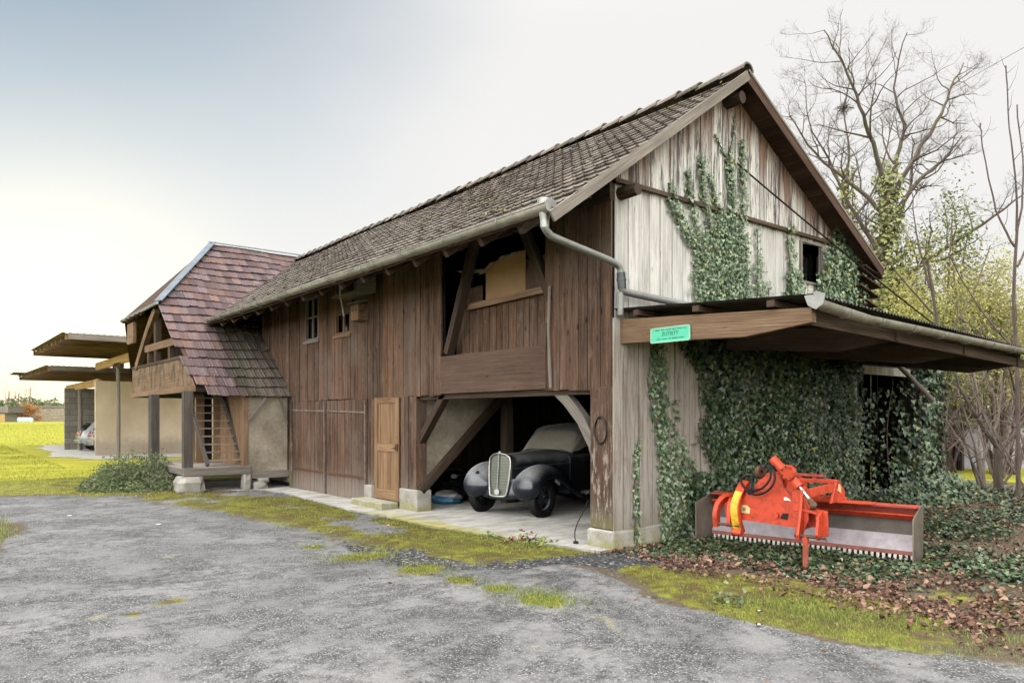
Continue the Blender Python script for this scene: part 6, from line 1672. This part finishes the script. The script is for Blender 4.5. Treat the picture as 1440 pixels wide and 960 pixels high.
def leaf_bush(name, lbl, cat, c, rad, h, n, size, mat, seed, clumps=26, stems_=6, leaf=OVAL_V, zmin=.0, group=None, shape=1.0, mat2=None):
    r = np.random.default_rng(seed); c = V(c)
    cl = []
    while len(cl) < clumps:
        p = r.uniform(-1, 1, 3)
        if np.linalg.norm(p) < 1: cl.append(p)
    cl = np.array(cl); k = r.integers(0, clumps, n)
    q_ = cl[k] + r.normal(0, .17, (n, 3))
    hz = (q_[:, 2] + 1) / 2
    tp = 1 - shape * .35 * np.clip(hz, 0, 1)
    x = c.x + q_[:, 0] * rad * tp; y = c.y + q_[:, 1] * rad * tp; z = zmin + np.clip(hz, 0, 1.15) * (h - zmin)
    ok = z > .02; x, y, z, k = x[ok], y[ok], z[ok], k[ok]; m = len(x)
    nrm = np.stack([r.normal(0, .7, m), r.normal(0, .7, m), np.ones(m) * .6], 1); dn = np.stack([x - c.x + r.normal(0, .6, m), y - c.y + r.normal(0, .6, m), -np.ones(m) * .6], 1)
    q = root(name, lbl, cat, (c.x, c.y, 0), 0, group); s_ = r.uniform(.6, 1.3, m) * size
    P = np.stack([x, y, z], 1); F = frames(nrm, dn)
    if mat2:
        m1 = (k % 3) > 0
        scatter_mesh('foliage', leaf, LEAF_F, P[m1], F[m1], s_[m1], M[mat], q); scatter_mesh('foliage', leaf, LEAF_F, P[~m1], F[~m1], s_[~m1], M[mat2], q)
    else: scatter_mesh('foliage', leaf, LEAF_F, P, F, s_, M[mat], q)
    b = MB()
    for i in range(stems_ + clumps // 2):
        g_ = cl[i % clumps]; e = V(c.x + g_[0] * rad * .8, c.y + g_[1] * rad * .8, zmin + (g_[2] + 1) / 2 * (h - zmin))
        s0 = V(c.x + r.normal(0, rad * .12), c.y + r.normal(0, rad * .12), -.05); mid_ = s0.lerp(e, .5) + V(r.normal(0, rad * .1), r.normal(0, rad * .1), h * .08)
        b.tube(smooth_path([s0, mid_, e], 4), [.012 + .03 * h / 6 * (1 - j / 9) for j in range(9)], 4)
    b.build('stem', M['twig'], q); return q
G_ = 'leafy bushes beyond the canopy'
leaf_bush('bush', 'big olive green evergreen bush right of the ivy-clad trunk', 'bush', at(14.3, 24.2), 2.1, 8.6, 14700, 0.109, 'green_leaf', 51, 46, 8, group=G_, mat2='yellow_leaf', zmin=1.5)
leaf_bush('bush', 'yellow-green bush directly above the right end of the canopy', 'bush', at(12.0, 21.8), 1.7, 5.6, 8820, 0.088, 'yellow_leaf', 52, 34, 8, group=G_, mat2='green_leaf', zmin=2.1)
leaf_bush('bush', 'yellow leafy bush behind the bare saplings at the right', 'bush', at(15.0, 22.6), 1.9, 6.6, 9660, 0.088, 'yellow_leaf', 53, 34, 8, group=G_, zmin=2.1)
leaf_bush('bush', 'low yellow bamboo-like thicket under the canopy edge', 'bush', at(16.2, 27.5), 2.4, 5.6, 10920, 0.082, 'yellow_leaf', 54, 40, 12, group=G_, mat2='orange_leaf')
leaf_bush('bush', 'low yellow thicket above the stone wall at the frame edge', 'bush', at(19.5, 27), 2.6, 6.0, 10920, 0.082, 'yellow_leaf', 55, 40, 12, group=G_, mat2='green_leaf')
leaf_bush('bush', 'pale yellow-green crown peeping over the right eave of the barn', 'bush', at(14.4, 28.5), 2.6, 8.4, 12600, 0.109, 'yellow_leaf', 56, 40, 8, group=G_, mat2='green_leaf', zmin=1.2)
leaf_bush('bush', 'deep green bush at the foot of the slope behind the stone wall', 'bush', at(13.6, 27.5), 3.2, 5.4, 12600, 0.109, 'green_leaf', 57, 40, 8, group=G_)
leaf_bush('bush', 'broad yellow-green bush filling the gap between ivy-clad trunk and saplings', 'bush', at(13.3, 23.2), 2.3, 6.4, 13000, .10, 'yellow_leaf', 58, 44, 8, group=G_, mat2='green_leaf', zmin=2.1)
# far hedge closing the view on the right
r = np.random.default_rng(60); n = 15000
u = r.uniform(8, 48, n); d = r.uniform(34, 46, n); hh = 4.6 + 3.2 * fbm(u * .35, d * .2, 4); z = np.abs(r.random(n)) ** .8 * hh
P = np.array([list(at(a, b_, 0)) for a, b_ in zip(u, d)]); P[:, 2] = z
nrm = np.stack([r.normal(0, .7, n), r.normal(0, .7, n), np.ones(n) * .6], 1); dn = r.normal(0, 1, (n, 3))
tag(scatter_mesh('far_hedge', OVAL_V, LEAF_F, P, frames(nrm, dn), r.uniform(.25, .5, n), M['yellow_leaf']), kind='stuff', label='distant yellow-green hedge and scrub', cat='hedge')
# low stone wall with ivy crest
st_m = simple('blue_grey_wall', (.44, .44, .47), .95, 0, .25, 1.6, .1, .7, col2=(.25, .25, .265))
wq = root('garden_wall', 'low blue-grey garden wall with an ivy crest at the right', 'wall', at(16, 25))
b = MB(); p0, p1 = at(13.6, 25), at(22, 25); b.beam(p0 + V(0, 0, .60), p1 + V(0, 0, .60), .32, 1.5, (0, 0, 1)); b.build('wall', st_m, wq)
b = MB(); b.beam(p0 + V(0, 0, 1.39), p1 + V(0, 0, 1.39), .40, .08, (0, 0, 1)); b.build('coping', M['stone'], wq)
n = 4200; u = r.uniform(13.4, 22, n); d = 25 + r.normal(0, .2, n); z = 1.42 + np.abs(r.normal(0, .26, n)) - .35 * (r.random(n) < .25) * r.random(n)
P = np.array([list(at(a, b_)) for a, b_ in zip(u, d)]); P[:, 2] = z
nrm = np.stack([r.normal(-.5, .5, n), r.normal(-.6, .5, n), np.ones(n) * .7], 1); dn = np.stack([r.normal(-.4, .5, n), r.normal(-.5, .5, n), -np.ones(n) * .6], 1)
iv = root('ivy', 'dark ivy lying along the top of the garden wall', 'ivy', at(16, 25, 1.4)); scatter_mesh('foliage', LEAF_V, LEAF_F, P, frames(nrm, dn), r.uniform(.08, .16, n), M['ivy_dark'], iv)
b = MB(); b.tube([at(13.7, 24.85, 1.45), at(16, 24.84, 1.46), at(21.5, 24.85, 1.45)], .02, 5); b.build('stem', M['twig'], iv)

# ------------------------------------------------------------------ ground cover on the right
r = np.random.default_rng(70)
def put(x, y, tilt, size, tv, tf, name, mat, lift, kind='stuff'):
    n = len(x); z = yard_height(x, y) + lift
    nrm = np.stack([r.normal(0, tilt, n), r.normal(0, tilt, n), np.ones(n)], 1); dn = r.normal(0, 1, (n, 3))
    return tag(scatter_mesh(name, tv, tf, np.stack([x, y, z], 1), frames(nrm, dn), size, M[mat]), kind=kind)
n = 80000; x = r.uniform(-.3, 13, n); y = r.uniform(-6.5, 2.2, n)
cov = sst(.15, 1.1, x + .35 * (fbm(x * 1.2, y * 1.2, 4) - .5) * 3 + .35 * sst(-2.2, -.4, y)) * sst(.30, .52, fbm(x * .9 + 7, y * .9, 4))
cov = np.maximum(cov, .95 * sst(.1, .5, x) * sst(3.0, 2.0, x) * sst(-3.3, -2.9, y))            # thick under the grader
cov *= np.where((y > -.05) & (x < 9.3), 0, 1) * np.where((x > 6.3) & (y > .02) & (x < 9.3), 0, 1)
cov *= np.where(x > 6, sst(.9, .2, (y - (.1 + .0 * x)) ), 1) * sst(13.2, 10.5, x)
k = r.random(n) < cov * np.clip(1.15 - x * .06, .4, 1); x, y = x[k], y[k]
hgt = .015 + .10 * r.random(len(x)) ** 1.3 * sst(.2, 1.4, x) * (1 - .8 * sst(2.6, 2.2, x) * sst(-3.4, -3.1, y))
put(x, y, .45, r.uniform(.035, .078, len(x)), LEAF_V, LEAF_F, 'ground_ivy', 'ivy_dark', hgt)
n = 52000; x = r.uniform(-1.1, 10, n); y = r.uniform(-6.3, -.05, n)
lf = sst(-.62, .12, x + .30 * sst(-2.8, -4.0, y) + .45 * (fbm(x * 2, y * 2, 3) - .5)) * (sst(1.9, .5, x) * .8 + .20) * sst(.30, .56, fbm(x * 1.9 + 3, y * 1.9, 4)) * (1 - .92 * sst(.45, .75, x) * sst(2.6, 2.0, x) * sst(-3.4, -2.9, y))
k = r.random(n) < lf; x, y = x[k], y[k]
put(x, y, .55, r.uniform(.022, .058, len(x)) * (1 + .6 * (r.random(len(x)) > .95)), [(a * 1.0, b_, c_ * 2.6 + .12 * a * a) for a, b_, c_ in OVAL_MAPLE], LEAF_F, 'fallen_leaves', 'dead_leaf', .02 + .09 * r.random(len(x)) * sst(.2, 1.2, x))
n = 420; x = r.uniform(-3.2, 0, n); y = r.uniform(-6, 4, n); k = r.random(n) < .25; 
put(x[k], y[k], .5, r.uniform(.03, .08, k.sum()), [(a, b_, c_ * 2.4) for a, b_, c_ in OVAL_V], LEAF_F, 'stray_leaves', 'dead_leaf', .012)
n = 2600; x = np.concatenate([r.normal(-2.2, .5, n // 2), r.uniform(-2.6, -.9, n - n // 2)]); y = np.concatenate([r.normal(10.9, .35, n // 2), r.uniform(2, 10, n - n // 2)]); k = r.random(n) < np.where(y > 9.8, .8, .16); x, y = x[k], y[k]
put(x, y, .5, r.uniform(.02, .055, len(x)), [(a, b_, c_ * 2.4) for a, b_, c_ in OVAL_V], LEAF_F, 'leaf_litter', 'dead_leaf', .015)
# ivy bank before the dark shed
n = 3400; x = r.uniform(6.2, 9.6, n); y = -.45 + r.normal(0, .32, n); k = y < -.02; x, y = x[k], y[k]; n = len(x); z = .05 + .55 * r.random(n) * np.exp(-((y + .45) / .45) ** 2) * (.6 + .6 * fbm(x * 2, y * 2, 3))
nrm = np.stack([r.normal(-.2, .5, n), r.normal(-.7, .5, n), np.ones(n) * .8], 1); dn = np.stack([r.normal(0, .5, n), -np.ones(n), -np.ones(n) * .8], 1)
iv = root('ivy', 'knee-high mound of ivy across the foot of the dark shed opening', 'ivy', (7.9, -.45, 0)); scatter_mesh('foliage', LEAF_V, LEAF_F, np.stack([x, y, z], 1), frames(nrm, dn), r.uniform(.06, .11, n), M['ivy_dark'], iv)
b = MB(); b.tube([(6.3, -.4, .02), (7.5, -.5, .25), (8.8, -.4, .2), (9.5, -.4, .03)], .015, 5); b.build('stem', M['twig'], iv)

# ------------------------------------------------------------------ grass and moss
BL = [(-.06, 0, 0), (.06, 0, 0), (.05, .0, .55), (-.05, 0, .55), (.0, .12, 1.0), (.0, .12, 1.0)]
def blades(name, x, y, h, mat, seed, z0=None, wide=1.0):
    rr = np.random.default_rng(seed); n = len(x)
    tv = [(-.05 * wide, 0, 0), (.05 * wide, 0, 0), (.03 * wide, .14, .6), (.0, .42, 1.0)]
    a = rr.uniform(0, 2 * PI, n); lean = rr.normal(0, .28, n)
    ca_, sa = np.cos(a), np.sin(a); cl_, sl_ = np.cos(lean), np.sin(lean)
    Rz = np.zeros((n, 3, 3)); Rz[:, 0, 0] = ca_; Rz[:, 0, 1] = -sa; Rz[:, 1, 0] = sa; Rz[:, 1, 1] = ca_; Rz[:, 2, 2] = 1
    Rx = np.zeros((n, 3, 3)); Rx[:, 0, 0] = 1; Rx[:, 1, 1] = cl_; Rx[:, 1, 2] = -sl_; Rx[:, 2, 1] = sl_; Rx[:, 2, 2] = cl_
    z = yard_height(x, y) if z0 is None else np.full(n, z0)
    o = scatter_mesh(name, tv, [(0, 1, 2, 3)], np.stack([x, y, z], 1), Rz @ Rx, h, M[mat])
    return tag(o, kind='stuff')
r = np.random.default_rng(80)
# verge grass, right
n = 60000; x = r.uniform(-1.9, 1.6, n); y = r.uniform(-6.6, -1.6, n)
dd = -poly_sd(x, y, ASPH)
g_ = sst(.0, .22, dd) * sst(2.0, .3, dd) * sst(-2.0, -3.2, y) * sst(.34, .52, fbm(x * 2.2 + 11, y * 2.2, 4))
k = r.random(n) < g_; blades('verge_grass', x[k], y[k], r.uniform(.014, .042, k.sum()) * (.5 + 1.0 * vn(x[k] * 3, y[k] * 3)), 'grass', 1)
# tufts at the seam of asphalt and moss, each a patch
tx, ty = [], []
for (cx, cy, rx, ry, m) in [(-2.65, 1.6, .34, .20, 900), (-2.5, .5, .2, .22, 700), (-2.46, -.2, .1, .12, 260), (-2.38, -.75, .10, .12, 320), (-2.30, -1.30, .17, .25, 1500), (-2.85, 2.6, .1, .12, 200), (-.55, .85, .22, .14, 420), (-.6, 1.2, .1, .1, 120)]:
    tx.append(cx + r.normal(0, rx, m)); ty.append(cy + r.normal(0, ry, m))
x = np.concatenate(tx); y = np.concatenate(ty); blades('seam_grass', x, y, r.uniform(.012, .045, len(x)), 'grass', 2)
# moss cushions along the barn and round the corner
n = 60000; x = r.uniform(-4.2, -.2, n); y = r.uniform(-5.2, 11.5, n)
i_ = np.clip(np.round((x - XN) / ST).astype(int), 0, XX.shape[0] - 1); j_ = np.clip(np.round((y - YN) / ST).astype(int), 0, XX.shape[1] - 1)
k = (r.random(n) < moss[i_, j_] ** 2 * .8) & (poly_sd(x, y, SLAB) < -.05); blades('moss', x[k], y[k], r.uniform(.012, .035, k.sum()), 'moss', 3, wide=3.2)
# left grass island and lawn
n = 9000; x = r.uniform(-7.6, -5.4, n); y = r.uniform(4.3, 11, n); dd = -poly_sd(x, y, ASPH); k = (dd > -.02) & (r.random(n) < sst(-.05, .35, dd)); blades('island_grass', x[k], y[k], r.uniform(.03, .08, k.sum()), 'grass', 4)
n = 70000; x = r.uniform(-16, -1.2, n); y = 10.2 + 36 * r.random(n) ** 1.5; dd = -poly_sd(x, y, ASPH)
k = (dd > .05) & ~((x > -2.0) & (y > 10.3) & (y < 20)) & ~((x > -3.1) & (y > 22)) & (r.random(n) < sst(0, .6, dd) * sst(.22, .5, fbm(x * .7, y * .7, 4)))
blades('lawn_grass', x[k], y[k], r.uniform(.02, .055, k.sum()) * (1 + (y[k] - 10) * .03), 'field_grass', 5, wide=2.2)
n = 30000; y = 46 + 150 * r.random(n) ** 1.7; x = -60 + (75 + .1 * y) * r.random(n)
k = ~((x > -3.2) & (y < 47)); blades('field_tufts', x[k], y[k], r.uniform(.05, .11, k.sum()) * (1 + (y[k] - 46) * .006), 'field_grass', 6, z0=-.03, wide=4)

# ------------------------------------------------------------------ low bush by the porch
r = np.random.default_rng(90); n = 11000
cx, cy = -2.95, 12.25
a = r.uniform(0, 2 * PI, n); q_ = np.sqrt(r.random(n)); px = q_ * np.cos(a); py = q_ * np.sin(a)
lumps = .35 + 1.05 * fbm(px * 3.2 + 5, py * 3.2 + 5, 4)
z = (1 - q_ ** 2.6) * .74 * lumps * (r.uniform(.25, 1.1, n) + .45 * (r.random(n) > .93) * r.random(n)) + .03
x = cx + AX.x * px * 1.38 + AD.x * py * .95; y = cy + AX.y * px * 1.38 + AD.y * py * .95
nrm = np.stack([r.normal(0, .7, n), r.normal(0, .7, n), np.ones(n) * .5], 1); dn = np.stack([-px + r.normal(0, .7, n), -py + r.normal(0, .7, n), -np.ones(n)], 1)
bq = root('shrub', 'low spreading green shrub at the driveway end before the porch', 'shrub', (cx, cy, 0))
scatter_mesh('foliage', [(a_ * .55, b_, c_) for a_, b_, c_ in OVAL_V], LEAF_F, np.stack([x, y, z], 1), frames(nrm, dn), r.uniform(.05, .11, n), M['bush_leaf'], bq)
b = MB()
for k in range(60):
    a_ = r.uniform(0, 2 * PI); q1 = r.uniform(.3, 1.0); e = V(cx, cy, 0) + AX * (q1 * math.cos(a_) * 1.3) + AD * (q1 * math.sin(a_) * .9) + V(0, 0, .60 * (1 - q1 ** 2.2) + .12)
    b.tube(smooth_path([(cx + r.normal(0, .2), cy + r.normal(0, .2), 0), V(cx, cy, .25).lerp(e, .5) + V(0, 0, .1), e], 3), .006, 3)
b.build('stem', M['twig_red'], bq)

# ================================================================== far left: field edge
def far(px, d, z=0.0): return at((px - 720) / 1037 * d, d, z)
D = 255
sh = root('farm_shed', 'small grey shed at the far field edge by the left frame edge', 'shed', far(2, D))
u0 = far(2, D).x
b = MB(); b.beam(far(-30, D, 1.5) , far(16, D, 1.5), 7, 3.4, (0, 0, 1)); b.build('wall', M['concrete'], sh)
b = MB(); b.beam(far(-34, D, 4.2), far(24, D, 4.2), 9, 2.2, (0, 0, 1)); b.build('roof', M['grey_timber'], sh)
b = MB(); b.beam(far(-4, D - 4, 1.3), far(7, D - 4, 1.3), .2, 2.6, (0, 0, 1)); b.build('door', M['pale_sunlit_wood'], sh)
lb = root('long_hall', 'long low grey hall far off beyond the field, left of the block wall', 'building', far(90, D + 30))
b = MB(); b.beam(far(56, D + 30, 2.6), far(150, D + 30, 2.6), 14, 5.3, (0, 0, 1)); b.build('wall', M['plaster'], lb)
b = MB(); b.beam(far(54, D + 30, 5.6), far(152, D + 30, 5.6), 15, .8, (0, 0, 1)); b.build('roof', M['grey_timber'], lb)
tp = root('bale_stack', 'pale wrapped bales lying at the far field edge beside the shed', 'bales', far(34, D - 6))
for i, px in enumerate((28, 33, 38, 43)):
    b = MB(); b.tube([far(px, D - 6.8, .8), far(px, D - 5.2, .8)], .85, 12); b.build('bale', simple('pale_blue_wrap', (.55, .64, .68), .4), tp, smooth=True, angle=40)
for i, (px, h, sd_, lbl) in enumerate([(42, 15.5, 101, 'bare tree with an orange leafy foot beside the far shed'), (12, 14, 102, 'thin bare tree behind the far shed roof'), (-18, 15, 103, 'bare tree just outside the left edge'), (26, 13, 104, 'wispy bare tree between shed and orange tree')]):
    bare_tree('field_tree', lbl, 'tree', far(px, D + 12), [(0, 0, -.2), (.1, 0, h * .25), (0, 0, h * .5), (.1, 0, h * .8)],
              [[(0, 0, h * .3), (h * .10, .5, h * .5), (h * .16, .5, h * .8)], [(0, 0, h * .35), (-h * .10, .5, h * .55), (-h * .17, .5, h * .85)], [(0, 0, h * .5), (h * .05, -.5, h * .75), (h * .07, -.5, h * 1.0)], [(0, 0, h * .45), (-h * .05, -.5, h * .7), (-h * .06, 0, h * .97)]],
              .17, sd_, 3, (4, 6), ('twig_red', 'twig_red'), .5, 'trees at the field edge', .2, .4)
leaf_bush('bush', 'orange brown bush at the foot of the far bare tree', 'bush', far(41, D + 8), 4.2, 7.5, 2600, .5, 'orange_leaf', 105, 24, 5)
r = np.random.default_rng(110); n = 9000
d = r.uniform(420, 470, n); u = r.uniform(-420, -60, n); z = r.random(n) ** .9 * (7 + 7 * fbm(u * .03, d * .02, 4))
P = np.array([list(at(a, b_)) for a, b_ in zip(u, d)]); P[:, 2] = z
nrm = np.stack([r.normal(0, .7, n), r.normal(0, .7, n), np.ones(n) * .6], 1)
tag(scatter_mesh('far_wood', OVAL_V, LEAF_F, P, frames(nrm, r.normal(0, 1, (n, 3))), r.uniform(2.0, 4.0, n), M['bush_leaf']), kind='stuff', label='hazy far wood on the horizon', cat='wood')
